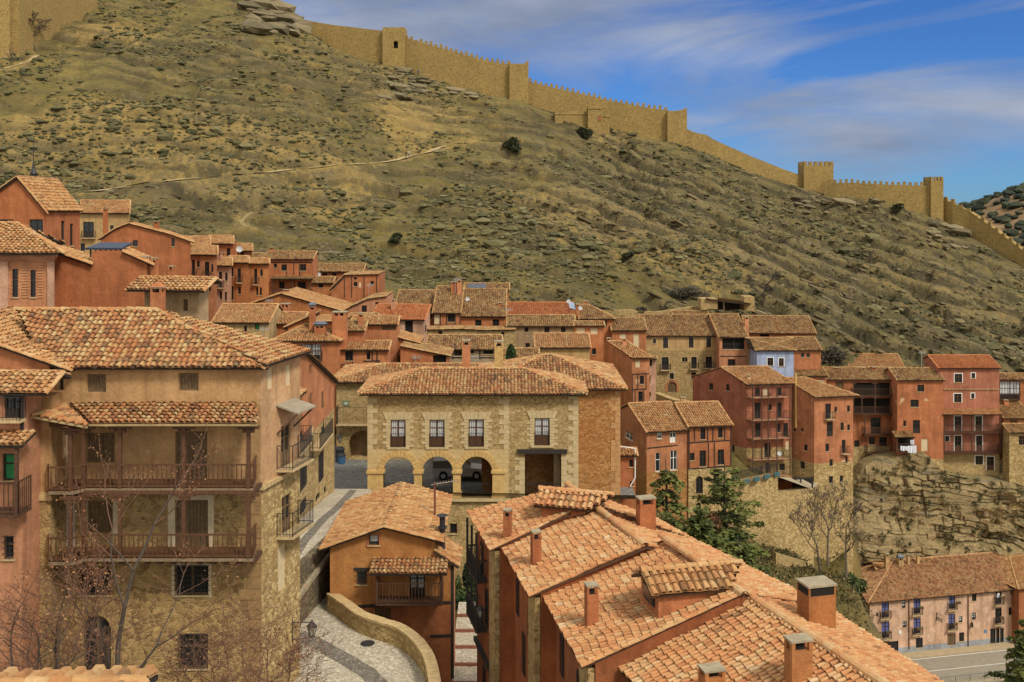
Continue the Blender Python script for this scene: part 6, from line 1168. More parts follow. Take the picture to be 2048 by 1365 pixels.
def inn_bits():
    for x, y0, y1 in ((607, 510, 1020), (1217, 455, 1040), (1738, 410, 1000)):
        m = MB(); a, zt = inn.fp('F', x, y0); _, zb = inn.fp('F', x, y1); m.tube(inn.on('F', a, zt, .1), inn.on('F', a, zb, .1), .055); m.build('drainpipe', WDR, inn.root)
    a, z = inn.fp('F', 893, 690); n3, s3, up = -inn.v3(inn.N), inn.v3(inn.S), Vector((0, 0, 1)); p = inn.on('F', a, z, .05); m = MB(); m.bar(p-up*.45, p+up*.6, .05); m.bar(p+up*.55, p+up*.45+n3*1.0+s3*.5, .04); m.bar(p, p+n3*1.0+s3*.5, .05); m.bar(p-up*.35, p-up*.35+n3*1.0+s3*.5, .04)
    for k in range(7): q = p+(n3*1.0+s3*.5)*(k+.3)/7; m.bar(q, q-up*.35, .035)
    m.build('hanging_sign', IRON, inn.root)
    a, z = inn.fp('F', 1250, 770); m = MB(); p = inn.on('F', a, z-.25, .05); m.obox(p, n3*.45, s3*.12, up*.6); m.build('box_sign', IRON, inn.root)
    a, z = inn.fp('F', 1395, 842); m = MB(); p = inn.on('F', a-.2, z-.2, .0); m.obox(p, n3*.03, s3*.4, up*.45); m.build('blue_plate', simple('blue_sign_plate', (.10, .20, .36)), inn.root)
    a, z = inn.fp('F', 500, 865); m = MB(); m.obox(inn.on('F', a, z, 0), n3*.06, s3*.4, up*.35); m.build('white_plate', WHT, inn.root)
    for x, y in ((380, 640), (735, 600), (1120, 548), (395, 852), (712, 815), (1085, 768), (1565, 705), (1570, 495)):
        a, z = inn.fp('F', x, y, .55); m = MB(); p = inn.on('F', a-.3, z-.1, .55); m.obox(p, s3*.6, n3*.2, up*.16, 0)
        for k in range(6): blob(m, tuple(p+s3*(.05+.1*k)+up*.22), .11, 1, np.random.RandomState(k+x), .6)
        for j in range(6, len(m.m)): m.m[j] = 1
        m.build('flower_box', [WDR, SCR], inn.root)
    m = MB(); a, z = inn.fp('F', 270, 660); p = inn.on('F', a, z, .1); m.bar(p-s3*.4-up*.1, p+n3*.5, .05); m.lathe(p+n3*.5-up*.1, [(.08, 0), (.16, .32), (.2, .34), (.05, .5)], 8); m.build('wall_lantern', IRON, inn.root)
inn_bits()
House('inn', 'second roof of the inn block cut off by the right picture edge', 'h', 1742, 410, 2200, 131, th=14, raw=True, h=7.5, roof=('front', 70, {'hl': 3, 'D': 12, 'rmax': 9}), ov=.5, wall=ORD, tile=T_TAN, K=3)
House('house', 'small low house tucked behind the inn chimneys', 'h', 270, 210, 500, 135, raw=True, h=4, roof=('front', 140), wall=CRM, tile=T_TAN)
# ---------------------------------------------------------------- streets, parapet, steps, terraces, cliff
def streets():
    def strip(name, rows, m, thick=.0, kind='structure'):
        mb = MB()
        for a, b in zip(rows, rows[1:]): mb.quad(a[0], a[1], b[1], b[0])
        return tag(mb.build(name, m), kind=kind)
    zs = lambda y: float(np.interp(y, [48, 52, 57, 61, 72, 77, 80, 86, 100], [30.9, 31.0, 31.05, 30.95, 29.5, 28.55, 27.75, 27.2, 26.6]))
    ed = [(-13.6, -11.2, 51.5), (-13.6, -10.9, 53.5), (-13.6, -10.3, 57), (-13.6, -9.8, 62), (-13.6, -9.7, 66), (-13.8, -9.9, 72), (-15.5, -10.9, 76.6)]
    strip('sloping_street', [((a, y, zs(y)), (b, y, zs(y))) for a, b, y in ed], COB)
    strip('plaza', [((-22, 76.6, zs(76.6)), (10, 76.6, zs(76.6)-.5)), ((-22, 80, zs(80)-.2), (10, 80, zs(80)-.9)), ((-22, 84, 26.95), (10, 84, 26.95)), ((-22, 87, 26.9), (10, 87, 26.9)), ((-22, 100, 26.6), (10, 100, 26.6))], PLZ)
    strip('street_drain_strip', [((x-.28, y, zs(y)+.012), (x+.28, y, zs(y)+.012)) for x, y in ((-12.0, 52), (-11.9, 57), (-11.7, 62), (-11.6, 66), (-11.7, 72), (-12.0, 75.5))], COBD)
    # dark wall holding the sloping street, with its slanting coping
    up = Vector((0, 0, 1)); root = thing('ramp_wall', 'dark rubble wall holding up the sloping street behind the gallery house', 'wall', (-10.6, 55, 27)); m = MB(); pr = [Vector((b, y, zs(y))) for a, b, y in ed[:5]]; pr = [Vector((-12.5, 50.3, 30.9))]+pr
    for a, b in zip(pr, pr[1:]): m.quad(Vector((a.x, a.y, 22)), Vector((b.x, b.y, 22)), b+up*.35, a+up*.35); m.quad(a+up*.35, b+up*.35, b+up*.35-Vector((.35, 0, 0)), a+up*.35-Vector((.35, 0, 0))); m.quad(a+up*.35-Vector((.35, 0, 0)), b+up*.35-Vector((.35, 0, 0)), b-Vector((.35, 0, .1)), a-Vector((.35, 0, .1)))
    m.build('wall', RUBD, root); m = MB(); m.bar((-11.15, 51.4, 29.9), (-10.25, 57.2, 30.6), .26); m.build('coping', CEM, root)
    # lower street and its curved parapet
    foot = [(655, 1222), (684, 1242), (708, 1263), (746, 1279), (788, 1290), (820, 1311), (844, 1343), (855, 1372), (862, 1420), (864, 1500)]; fp_ = [zp(u, v, 28.3) for u, v in foot]
    q = []
    for k in range(len(fp_)-1):
        for t in (0, .33, .67): q.append(fp_[k].lerp(fp_[k+1], t))
    q.append(fp_[-1])
    for it in range(2): q = [q[0]]+[(q[k-1]+q[k]*2+q[k+1])/4 for k in range(1, len(q)-1)]+[q[-1]]
    strip('lower_street', [((-13, p.y, 28.3), (p.x+.1, p.y, 28.3)) for p in [Vector((-9.4, 60, 28.3))]+q], COB)
    st = [(595, 1268), (640, 1290), (690, 1318), (735, 1345), (765, 1375), (790, 1430)]; sp = [zp(u, v, 28.312) for u, v in st]
    strip('dark_strip', [((p.x-.3, p.y-.35, 28.312), (p.x+.3, p.y+.35, 28.312)) for p in sp], COBD)
    m = MB(); c = zp(735, 1287, 28.32); m.lathe(c, [(.36, 0), (.36, .01)], 20); tag(m.build('manhole_cover', IRON, None, c), 'round iron manhole cover in the pale cobbled street', 'manhole cover')
    root = thing('parapet', 'curved stone parapet with flat coping along the lower street', 'parapet', q[0]); m = MB(); cpm = MB(); rn = random.Random(4); W_ = .42
    nr = []
    for k, p in enumerate(q): d = q[min(k+1, len(q)-1)]-q[max(0, k-1)]; d.z = 0; d.normalize(); n = Vector((-d.y, d.x, 0)); nr.append(n if n.x > 0 else -n)
    for k in range(len(q)-1):
        a, b, na, nb = q[k], q[k+1], nr[k], nr[k+1]; h = .85
        m.quad(a, b, b+up*h, a+up*h); m.quad(a+na*W_-up*8, b+nb*W_-up*8, b+nb*W_+up*h, a+na*W_+up*h)
        a2, b2 = a+up*(h+.003)-na*.06, b+up*(h+.003)-nb*.06; d = b2-a2; b3 = b2-d*.03; g = rn.uniform(.1, .14); t = rn.random()
        cpm.add([a2, b3, b3+nb*.54, a2+na*.54, a2+up*g, b3+up*g, b3+nb*.54+up*g, a2+na*.54+up*g], [(4, 5, 6, 7), (0, 1, 5, 4), (2, 3, 7, 6), (1, 2, 6, 5), (3, 0, 4, 7)], 0, t)
    a = q[0]; m.quad(a, a+nr[0]*W_, a+nr[0]*W_+up*.85, a+up*.85); m.build('wall', RUBL, root); cpm.build('coping', MUL, root)
    # cobbled steps between the little house and the long building
    sx0, sx1 = -3.4, -.2
    for k in range(7):
        y = 50+k*2.0; z = 24.3+.10*k; m = MB(); m.obox((sx0, y, z-1), (sx1-sx0, 0, 0), (0, 2.0, 0), (0, 0, 1.0), 0); m.obox((sx0, y-.14, z-.9), (sx1-sx0, 0, 0), (0, .14, 0), (0, 0, .96), 1); tag(m.build('step', [COB, simple('red_step_edge', (.22, .085, .05)) if k == 0 else bpy.data.materials['red_step_edge']]), kind='structure')
streets()
def cliff():
    xs = np.arange(35, 80, .17); ts = np.linspace(0, 1, 170); X, Tt = np.meshgrid(xs, ts); u0 = 1024+F*X/140
    vt = np.interp(u0, [1500, 1690, 1730, 1760, 1850, 1885, 1900, 1950, 2048, 2200], [1075, 1000, 935, 918, 905, 940, 950, 958, 965, 970]); vb = np.interp(u0, [1600, 1700, 1780, 1900, 2048, 2200], [1118, 1118, 1128, 1135, 1135, 1135])
    zt = CZ-(vt-VH)/F*139.6; zb = CZ-(vb-VH)/F*137.9-2; Z = zt+(zb-zt)*Tt; Yb = 140.2+(138.0-140.2)*Tt**.85
    q = (Z+.13*X+1.5*fbm(X/13, Z/6, 4, 3)+.35*fbm(X/3, Z/3, 3, 33))/1.0; fr = q-np.floor(q); cell = np.floor(q); led = np.where(fr < .13, -1.0, np.where(fr < .2, -(.2-fr)/.07, 0))
    blk = hash2(np.floor(X/(1.3+.9*hash2(cell, cell*0, 3))+cell*3.7), cell, 8); gw = 1.2+2.6*hash2(cell, cell*0, 12); gk = np.floor(X/gw+cell*.61); gap = np.where(hash2(gk, cell, 44) > .5, np.abs((X/gw+cell*.61) % 1-.5), 1)
    lr = np.clip(.25+1.1*fbm(X/4, Z/2, 3, 55), 0, 1.5); D = .95*led*lr+1.25*(blk-.5)*(1-.3*Tt)+.9*fbm(X/6, Z/3.5, 3, 66)+.55*fbm(X/3, Z/2.2, 4, 7)+.16*fbm(X/.7, Z/.5, 3, 27)-.6*(gap < .03)
    rag = np.clip(.55+.8*fbm(X/7, Z/4, 3, 15), .1, 1.4); Y = Yb-D*rag*.85+.6*fbm(X/11, Z/11, 2, 19)
    Y[0] += 2.2; Y[1] += .6
    i = np.arange(X.size).reshape(X.shape); mb = MB(); mb.v = list(map(tuple, np.stack([X, Y, Z], -1).reshape(-1, 3).tolist())); mb.f = list(map(tuple, np.stack([i[:-1, :-1], i[1:, :-1], i[1:, 1:], i[:-1, 1:]], -1).reshape(-1, 4).tolist())); mb.m = [0]*len(mb.f); mb.t = np.repeat(.5, len(mb.f)).tolist()
    m = mat('cliff_rock', (.3, .2, .1), 1); n = NT(m); g = n.N.new('ShaderNodeNewGeometry'); s = n.N.new('ShaderNodeSeparateXYZ'); n.L.new(g.outputs['Normal'], s.inputs[0])
    c = n.ramp(n.noise(.5, 8, .7, (.35, .35, 2.6)), [(.28, (.13, .105, .065)), (.42, (.33, .245, .12)), (.54, (.44, .32, .15)), (.64, (.23, .20, .14)), (.8, (.37, .315, .215))]); c = n.mix(.75, c, n.ramp(n.noise(2.2, 8, .78, (.7, .7, 3.0)), [(.32, .22), (.5, .9), (.68, 1.3)]), 'MULTIPLY')
    c = n.mix(n.math('MULTIPLY', n.ramp(s.outputs['Z'], [(.5, 0), (.85, 1)]), .6), c, n.ramp(n.noise(1.5, 5, .7), [(.35, (.10, .085, .03)), (.65, (.24, .19, .07))])); n.col(c); n.bump(n.noise(3, 8, .75), .9, .25)
    o = mb.build('cliff', m); tag(o, kind='structure')
    b = MB(); rn = np.random.RandomState(5)
    for k in range(340):
        a, c_ = rn.randint(4, X.shape[0]-1), rn.randint(0, X.shape[1]); p = (X[a, c_], Y[a, c_]-.1, Z[a, c_]+.1); r_ = rn.gamma(1.6, .16)+.08; leafs(b, np.array([p])+rn.normal(0, r_*.5, (int(14+r_*60), 3)), .13, rn, 0, .0, 1)
    tag(b.build('cliff_scrub', SCR), 'small dry shrubs clinging to the layered cliff', 'scrub', kind='stuff')
cliff()
def wall_block(name, label, cat, pts, Y0, Y1, zbot, m, thick=1.2, cap=None):
    p = [P(u, v, Y0+(Y1-Y0)*k/(len(pts)-1)) for k, (u, v) in enumerate(pts)]; root = thing(name, label, cat, (p[0].x, p[0].y, zbot)); mb = MB(); c = MB()
    for a, b in zip(p, p[1:]):
        if b.x-a.x < .02: continue
        d = b-a; q = Vector((-d.y, d.x, 0)).normalized()*thick; a0, b0 = Vector((a.x, a.y, zbot)), Vector((b.x, b.y, zbot)); mb.add([a0, b0, b, a, a0+q, b0+q, b+q, a+q], [(0, 1, 2, 3), (3, 2, 6, 7), (5, 4, 7, 6), (1, 5, 6, 2), (4, 0, 3, 7)])
        if cap: q2 = q.normalized(); c.obox(a-q2*.06+Vector((0, 0, .003)), d, q2*(thick+.12), (0, 0, .12))
    mb.build('wall', m, root)
    if cap: c.build('coping', cap, root)
    return root
wall_block('retaining_wall', 'tall pale rubble retaining wall under the red gabled apartment house', 'wall', L((1440, 985), (1468, 972), (1510, 962), (1556, 952)), 112, 117, 8, RUBL, 1.5)
wall_block('retaining_wall', 'stepped lower length of rubble retaining wall beside the peeling tower house', 'wall', L((1556, 989), (1590, 985), (1628, 978)), 117, 121, 4, RUBL, 1.5)
def terrace():
    m = MB(); m.poly([P(1430, 990, 113), P(1556, 954, 117.5), P(1628, 980, 121.5), P(1640, 960, 132), P(1480, 955, 134)]); tag(m.build('terrace', CEM), kind='structure')
    a, b = P(1470, 972, 112.9), P(1556, 952, 117.2); root = thing('fence', 'dark railing fence with teal planters on the retaining wall', 'fence', a); m = MB(); d = b-a; up = Vector((0, 0, 1)); n = 46
    for k in range(n+1): p = a+d*k/n; m.bar(p, p+up*1.5, .04)
    m.bar(a+up*1.5, b+up*1.5, .06); m.bar(a+up*.2, b+up*.2, .05); m.build('railing', IRON, root)
    for k in range(4): q = a+d*(.18+.24*k)+Vector((0, -.35, .05)); m = MB(); m.obox(q, d.normalized()*.95, (0, .35, 0), (0, 0, .4)); tag(m.build('planter', simple('teal_planter', (.05, .12, .13)) if k == 0 else bpy.data.materials['teal_planter'], None, q), 'teal planter box standing along the terrace railing', 'planter', 'teal planters on the terrace')
    q = P(1560, 985, 122); root = thing('lean_to', 'dark timber lean-to with reddish back wall on the lower terrace', 'shed', q); f = lambda x, y, Y: P(*T('y5', x, y), Y)
    m = MB(); m.quad(f(1195, 745, 125), f(1310, 745, 125), f(1310, 640, 125), f(1195, 660, 125)); m.build('back_wall', ORD, root); m = MB(); m.quad(f(1310, 745, 125), f(1465, 745, 125), f(1465, 655, 125), f(1310, 640, 125)); m.build('doorway', DRK, root); m = MB(); m.bar(f(1185, 665, 121.5), f(1468, 648, 121.5), .2); m.build('beam', WDB, root)
    for x in (1200, 1330, 1370, 1455): m = MB(); m.bar(f(x, 755, 121.5), f(x, 655, 121.5), .16); m.build('post', WDB, root)
terrace()
wall_block('stone_wall', 'low rubble terrace wall on the slope in front of the mansion', 'wall', L((1308, 786), (1345, 800), (1385, 806)), 136, 130, 20, RUB, 1, None)
wall_block('stone_wall', 'short garden wall slanting down the grassy slope under the cedars', 'wall', L((1552, 1106), (1612, 1124)), 104, 106, 0, RUB, .5)
wall_block('stone_wall', 'long dry stone terrace wall under the hill right of the blue skylight house', 'wall', L((1218, 622), (1260, 620), (1310, 625), (1400, 612)), 160, 160, 30, RUB, 1)
def valley():
    m = MB(); a = [(34, 124.2), (100, 139)]; z = -7.28
    ASP = simple('asphalt', (.27, .235, .175), .95, .15, 2); d = Vector((math.cos(math.radians(12)), math.sin(math.radians(12)), 0)); n = Vector((-d.y, d.x, 0)); o = Vector((inn.A.x, inn.A.y, z)); 
    def st(name, k0, k1, dz, mt, s0=-16, s1=50): mb = MB(); p = [o+d*s0-n*k1, o+d*s1-n*k1, o+d*s1-n*k0, o+d*s0-n*k0]; mb.quad(*[q+Vector((0, 0, dz)) for q in p]); return tag(mb.build(name, mt), kind='structure')
    st('road', 1.5, 8.5, 0, ASP); st('road_line', 1.75, 1.87, .012, WHT); st('road_line', 5.0, 5.1, .012, WHT); mb = MB(); p = o+d*-16-n*1.5; mb.obox(p-Vector((0, 0, .3)), d*66, n*1.6, (0, 0, .43)); tag(mb.build('pavement', simple('pavement_slabs', (.40, .31, .18), .9, .15, 2)), kind='structure')
    root = thing('road_fence', 'grey metal railing along the near edge of the valley road', 'fence', o-n*8.7+d*2); mb = MB(); up = Vector((0, 0, 1)); A = o-n*8.8-d*8; B = A+d*45
    for h in (1.05, .12): mb.bar(A+up*h, B+up*h, .06)
    for k in range(181): p = A+(B-A)*k/180; mb.bar(p+up*.12, p+up*1.05, .022 if k % 8 else .08)
    mb.build('railing', simple('grey_rail_paint', (.20, .20, .19), .5), root)
    root = thing('retaining_wall', 'stone retaining wall below the valley road railing', 'wall', o-n*9.4); mb = MB(); mb.obox(A-n*.5-Vector((0, 0, 10)), B-A, n*.9, (0, 0, 10.1)); mb.build('wall', RUB, root); mb = MB(); mb.obox(A-n*.6+Vector((0, 0, .103)), B-A, n*1.1, (0, 0, .16)); mb.build('coping', CEM, root)
valley()
# ---------------------------------------------------------------- plants
BARK = simple('grey_bark', (.16, .125, .085), .95, .35, 6); BARKD = simple('dark_bark', (.075, .055, .04), .95, .35, 6); TWIG = simple('brown_twigs', (.17, .125, .078), .95, .3, 3); TWIGR = simple('reddish_twigs', (.15, .075, .045), .95, .3, 3)
LEAFD = tinted('dry_leaves', [(0, (.13, .04, .02)), (.5, (.28, .12, .05)), (1, (.40, .23, .10))]); NEED = tinted('cedar_needles', [(0, (.025, .036, .009)), (.4, (.085, .105, .02)), (.75, (.165, .18, .036)), (1, (.23, .225, .06))])
BOX = tinted('hedge_leaves', [(0, (.012, .028, .008)), (.6, (.03, .065, .014)), (1, (.065, .105, .025))]); BUSHM = tinted('bush_leaves', [(0, (.03, .04, .012)), (.6, (.075, .10, .025)), (1, (.13, .15, .045))]); BRN = tinted('brown_dry_foliage', [(0, (.06, .03, .012)), (.6, (.15, .07, .025)), (1, (.22, .12, .05))])
def bare_tree(name, label, base, H, spread, seed, bark, twig, gen=5, r0=None, trunks=1, leaf=None, nleaf=0, group=None, up=.35, first=.3, lean=(0, 0), lsize=.07, rmin=.006, ratio=.62):
    root = thing(name, label, 'tree' if 'bush' not in name else 'bush', base, group); rn = random.Random(seed); base = Vector(base); big = MB(); sm = MB(); tips = []
    r0 = r0 or H*.022
    def grow(p, d, L, r, g):
        n = 3 if g else 4; q = p
        for k in range(n):
            jt = .14 if g else .05; d = (d+Vector((rn.gauss(0, jt), rn.gauss(0, jt), rn.gauss(.05*up, .08)))).normalized(); e = q+d*L/n; ra, rb = max(rmin, r*(1-.4*k/n)), max(rmin, r*(1-.4*(k+1)/n)); (big if ra > r0*.16 else sm).tube(q, e, ra, rb, 6 if ra > r0*.3 else 4, cap=False); q = e
            if g < gen and k >= (1 if g else n*first):
                for j in range(1 if g else 2):
                    if rn.random() < .85:
                        az = rn.uniform(0, 6.283); s = Vector((math.cos(az), math.sin(az), rn.uniform(0, up))); grow(q, (d*.55+s*spread).normalized(), L*rn.uniform(.48, .72), rb*ratio, g+1)
            if g >= gen-1: tips.append(q)
        if g < gen: grow(q, (d+Vector((rn.gauss(0, .3), rn.gauss(0, .3), .1))).normalized(), L*.62, r*.58, g+1)
    for t in range(trunks):
        a = 6.283*t/trunks; d = Vector((lean[0]+(.35*math.cos(a) if trunks > 1 else 0), lean[1]+(.35*math.sin(a) if trunks > 1 else 0), 1)).normalized(); grow(base-Vector((0, 0, .3)), d, H*.52, r0, 0)
    big.build('trunk', bark, root); 
    if sm.f: sm.build('crown', twig, root)
    if nleaf and tips:
        n2 = np.random.RandomState(seed); T_ = np.array([tuple(t) for t in tips]); P_ = T_[n2.randint(0, len(T_), nleaf)]+n2.normal(0, .12, (nleaf, 3)); m = MB(); leafs(m, P_, lsize, n2); m.build('leaves', leaf, root)
    return root
def conifer(name, label, base, H, R, seed, tiers=11, droop=.25, group=None, dens=1.0, m=None, bare=.12, size=.22, cat='tree', top=1.0, shape=.7):
    root = thing(name, label, cat, base, group); rn = np.random.RandomState(seed); base = Vector(base); tr = MB(); nseg = 6; q = base-Vector((0, 0, .5)); 
    for k in range(nseg): e = base+Vector((rn.normal(0, .08), rn.normal(0, .08), H*(k+1)/nseg)); tr.tube(q, e, .026*H*(1-k/nseg)+.03, .026*H*(1-(k+1)/nseg)+.03, 7, cap=False); q = e
    m2 = MB()
    for i in range(tiers):
        f = (i+rn.uniform(-.3, .3))/tiers; z = H*(bare+(1-bare)*max(0, f)); rad = R*(1-max(0, f))**shape*rn.uniform(.6, 1.2)+.25*top; nb = max(4, int(7*(1-f)+4))
        for b in range(nb):
            az = 6.283*(b+rn.uniform(-.35, .35))/nb; L = rad*rn.uniform(.55, 1.1); p0 = base+Vector((0, 0, z)); d = Vector((math.cos(az), math.sin(az), rn.uniform(.0, .25))); prev = p0; pts = []
            for s in range(5):
                t = (s+1)/5; p = p0+d*L*t-Vector((0, 0, droop*L*t*t)); tr.tube(prev, p, .045*(1-t)+.012, .03*(1-t)+.01, 4, cap=False); prev = p; pts.append((p, t))
            n = int(dens*70*L/2+14); ts = rn.uniform(.15, 1.05, n)**.8; side = Vector((-d.y, d.x, 0)); sp = rn.normal(0, .17, n)*L*(1.1-ts*.6)
            P_ = np.array([tuple(p0+d*L*t-Vector((0, 0, droop*L*t*t))+side*w) for t, w in zip(ts, sp)])+rn.normal(0, .07, (n, 3)); P_[:, 2] -= np.abs(rn.normal(0, .10, n)); c = rn.uniform(0, .5); leafs(m2, P_, size, rn, .55, c, c+.5)
    tr.build('trunk', BARKD, root); m2.build('crown', m or NEED, root); return root
def bush(name, label, c, rx, ry, rz, n, size, m, seed, cat='bush', lumps=7, group=None, trunk=True):
    root = thing(name, label, cat, (c[0], c[1], c[2]-rz), group); rn = np.random.RandomState(seed); L_ = rn.normal(0, .5, (lumps, 3)); L_ /= np.maximum(1, np.linalg.norm(L_, axis=1))[:, None]; k = rn.randint(0, lumps, n); d = rn.normal(size=(n, 3)); d /= np.linalg.norm(d, axis=1)[:, None]
    P_ = L_[k]*.62+d*(rn.uniform(.5, 1, (n, 1)))*.48; P_ = P_*np.array([rx, ry, rz])+np.array(c); mb = MB(); leafs(mb, P_, size, rn); mb.build('foliage', m, root)
    if trunk: t = MB(); t.tube((c[0], c[1], c[2]-rz-.2), (c[0], c[1], c[2]), .05*rz+.02, .03*rz, 5); t.build('stem', BARKD, root)
    return root
def at(u, v, Y): p = P(u, v, Y); return p
conifer('cedar_tree', 'narrow cedar with drooping layered boughs in front of the stained orange house', at(1333, 1110, 84), 8.2, 2.3, 3, 7, .5, 'cedars below the terrace', .8, shape=.5)
conifer('cedar_tree', 'broad cedar with an uneven crown in front of the tall retaining wall', at(1450, 1140, 92), 10.2, 3.7, 5, 9, .12, 'cedars below the terrace', .8, shape=.42)
conifer('cedar_tree', 'low spreading cedar rising directly behind the stepped roof edge', at(1478, 1205, 82), 5.4, 3.6, 8, 9, .15, 'cedars below the terrace', 1.1)
conifer('cedar_tree', 'small cedar bunched against the long roof below the wide chimney', at(1400, 1125, 74), 4.2, 2.4, 9, 8, .2, 'cedars below the terrace', 1.1)
conifer('cedar_tree', 'dark low cedar overhanging the roof edge nearest the bare trees', at(1545, 1235, 86), 3.6, 3.4, 12, 7, .2, 'cedars below the terrace', 1.1)
bush('shrub', 'dark brown half dead evergreen between the two cedars', at(1418, 1062, 90), 1.9, 1.5, 1.7, 2600, .16, BRN, 4)
bush('shrub', 'dark shaded evergreen under the broad cedar', at(1440, 1085, 91), 2.4, 1.6, 1.4, 2400, .17, BOX, 6)
conifer('fir_tree', 'dark fir cut off by the lower right corner beside the road fence', at(2052, 1480, 92), 11.5, 4.0, 21, 13, .25, None, 1.1)
bush('shrub', 'green bush beside the white side wall of the inn', at(1690, 1170, 118), 2.6, 2, 1.8, 2200, .2, BUSHM, 7)
bush('shrub', 'trailing green creeper hanging beside the inn end wall', at(1672, 1225, 112), 1.7, 1.6, 2.6, 2000, .2, BUSHM, 8)
for k, (u, v, Y, H_, s) in enumerate(((1640, 1142, 106, 6.0, 5), (1656, 1128, 110, 7.6, 9), (1692, 1150, 104, 6.6, 14))):
    bare_tree('bare_tree', ['leafless tree with thin trunk, leftmost of three below the retaining wall', 'tall slim leafless tree between its two neighbours below the peeling tower house', 'leafless tree with the fullest spreading crown near the inn chimneys'][k], at(u, v, Y), H_, .75, s, BARK, TWIG, 6, .15, group='leafless trees on the garden slope', up=.9, first=.3, rmin=.024, ratio=.66)
g = hit(1527, 612)
if g: bare_tree('bare_tree', 'round leafless tree standing alone on the hill behind the ruined shed', g, 6.0, 1.0, 31, BARKD, BARKD, 5, .2, up=.5, first=.25, rmin=.035)
g = hit(68, 100)
if g: bare_tree('bare_tree', 'dark bare bushy tree at the foot of the upper left fortress wall', g, 8, 1.1, 33, BARKD, BARKD, 5, .28, up=.4, first=.1, rmin=.05)
g = hit(22, 128)
if g: bare_tree('bare_tree', 'small bare shrub tree on the path near the upper left corner', g, 4.5, 1.1, 37, BARKD, TWIG, 4, .13, up=.4, first=.1)
JUN = tinted('juniper_leaves', [(0, (.022, .026, .010)), (.6, (.05, .055, .02)), (1, (.095, .09, .035))])
for lab, u, v, r, sd in (('round dark juniper below the small blockhouse', 1167, 275, 2.4, 3), ('dark juniper tree right of the end of the pale path', 1025, 304, 2.6, 4), ('dark shrub on the hill above the central roof row', 795, 487, 1.5, 5), ('lone dark shrub low on the slope over the wide town roofs', 1256, 520, 1.3, 6), ('shrub clump below the corner tower on the right ridge', 1660, 380, 1.8, 7), ('dark shrub beside the red stained corner tower', 1795, 430, 1.9, 8)):
    g = hit(u, v)
    if g: bush('juniper', lab, (g.x, g.y, g.z+r*.5), r*1.15, r, r*.7, 900, r*.16, JUN, sd, 'shrub')
for lab, u, v, rr in (('grey bare thicket on the slope left of the ruined shed', 1370, 600, (4, 2, 1.6)), ('grey bare thicket behind the orange house with tiny windows', 1660, 725, (2.6, 1.6, 1.8)), ('dark bare thicket under the dry stone terrace wall', 1287, 640, (2, 1.2, 1.6))):
    g = hit(u, v)
    if g: bush('thicket', lab, (g.x, g.y, g.z+.9), *rr, 1600, .17, tinted('grey_twiggy', [(0, (.05, .045, .035)), (1, (.15, .13, .09))]) if 'grey_twiggy' not in bpy.data.materials else bpy.data.materials['grey_twiggy'], int(u), 'bush')
def garden():
    b = MB(); rn = np.random.RandomState(9); gx = Vector; cnt = 0
    for k in range(5200):
        y = rn.uniform(84, 126); x = (rn.uniform(1300, 1740)-1024)/F*y; z = float(height(np.array([[x]]), np.array([[y]]))[0][0, 0]); 
        leafs(b, np.array([(x, y, z+.12)])+rn.normal(0, .16, (5, 3))*np.array([1.4, 1.4, .6]), .14, rn, 0, 0, 1)
    tag(b.build('garden_undergrowth', tinted('dry_undergrowth', [(0, (.03, .04, .012)), (.45, (.09, .08, .025)), (.8, (.17, .11, .035)), (1, (.24, .18, .07))])), 'dry brown green undergrowth covering the garden slope', 'undergrowth', kind='stuff')
garden()
# dishes and aerials fixed to the houses
def house_of(words): return next(o for o in bpy.data.objects if o.get('label') and words in o['label'])
DISH = simple('dish_grey', (.45, .45, .44), .5, .08)
def dish(words, z, x, y, Y, r=.3):
    root = house_of(words); p = P(*T(z, x, y), RM(Y)); m = MB(); d = Vector((.25, -1, .35)).normalized(); e = d.cross(Vector((0, 0, 1))).normalized(); g = e.cross(d); rings = []
    for rr, k in ((0.02, 0), (r*.6, .07), (r, .2)): rings.append([p+d*k*r*1.5+e*rr*math.cos(a*.5236)+g*rr*math.sin(a*.5236) for a in range(12)])
    for A, B in zip(rings, rings[1:]):
        for k in range(12): m.quad(A[k], A[(k+1) % 12], B[(k+1) % 12], B[k])
    m.bar(p, p+d*r*.9-g*r*.6, .03); m.bar(p, p-d*.5-Vector((0, 0, .5)), .05); m.build('satellite_dish', DISH, root)
def aerial(words, z, x, y0, y1, Y, n=6, w_=.9):
    root = house_of(words); a, b = P(*T(z, x, y1), RM(Y)), P(*T(z, x, y0), RM(Y)); m = MB(); m.bar(a-Vector((0, 0, .8)), b, .05)
    for k in range(n): q = b-Vector((0, 0, .12))+Vector((w_*(k/(n-1)-.3), 0, .0)); m.bar(q-Vector((0, .1, .22)), q+Vector((0, .1, .22)), .03)
    m.bar(b-Vector((w_*.3, 0, .12)), b+Vector((w_*.7, 0, -.12)), .035); m.build('aerial', simple('aerial_metal', (.34, .33, .30), .5) if 'aerial_metal' not in bpy.data.materials else bpy.data.materials['aerial_metal'], root)
for a in (('left of the stepped pink fronts', 'z1', 1232, 652, 100, .45), ('beside its chimney at the row end', 'z1', 1634, 680, 105, .45), ('two roof tiers', 'z2', 812, 372, 115), ('wide tiled roof and two dark windows', 'z3', 460, 200, 104.5), ('blue skylight under', 'z3', 1150, 216, 104), ('blue skylight under', 'z3', 1230, 262, 103.5), ('stained lower wall', 'z4', 160, 918, 88), ('five stacked balconies', 'z4', 1222, 1185, 96.6)): dish(*a)
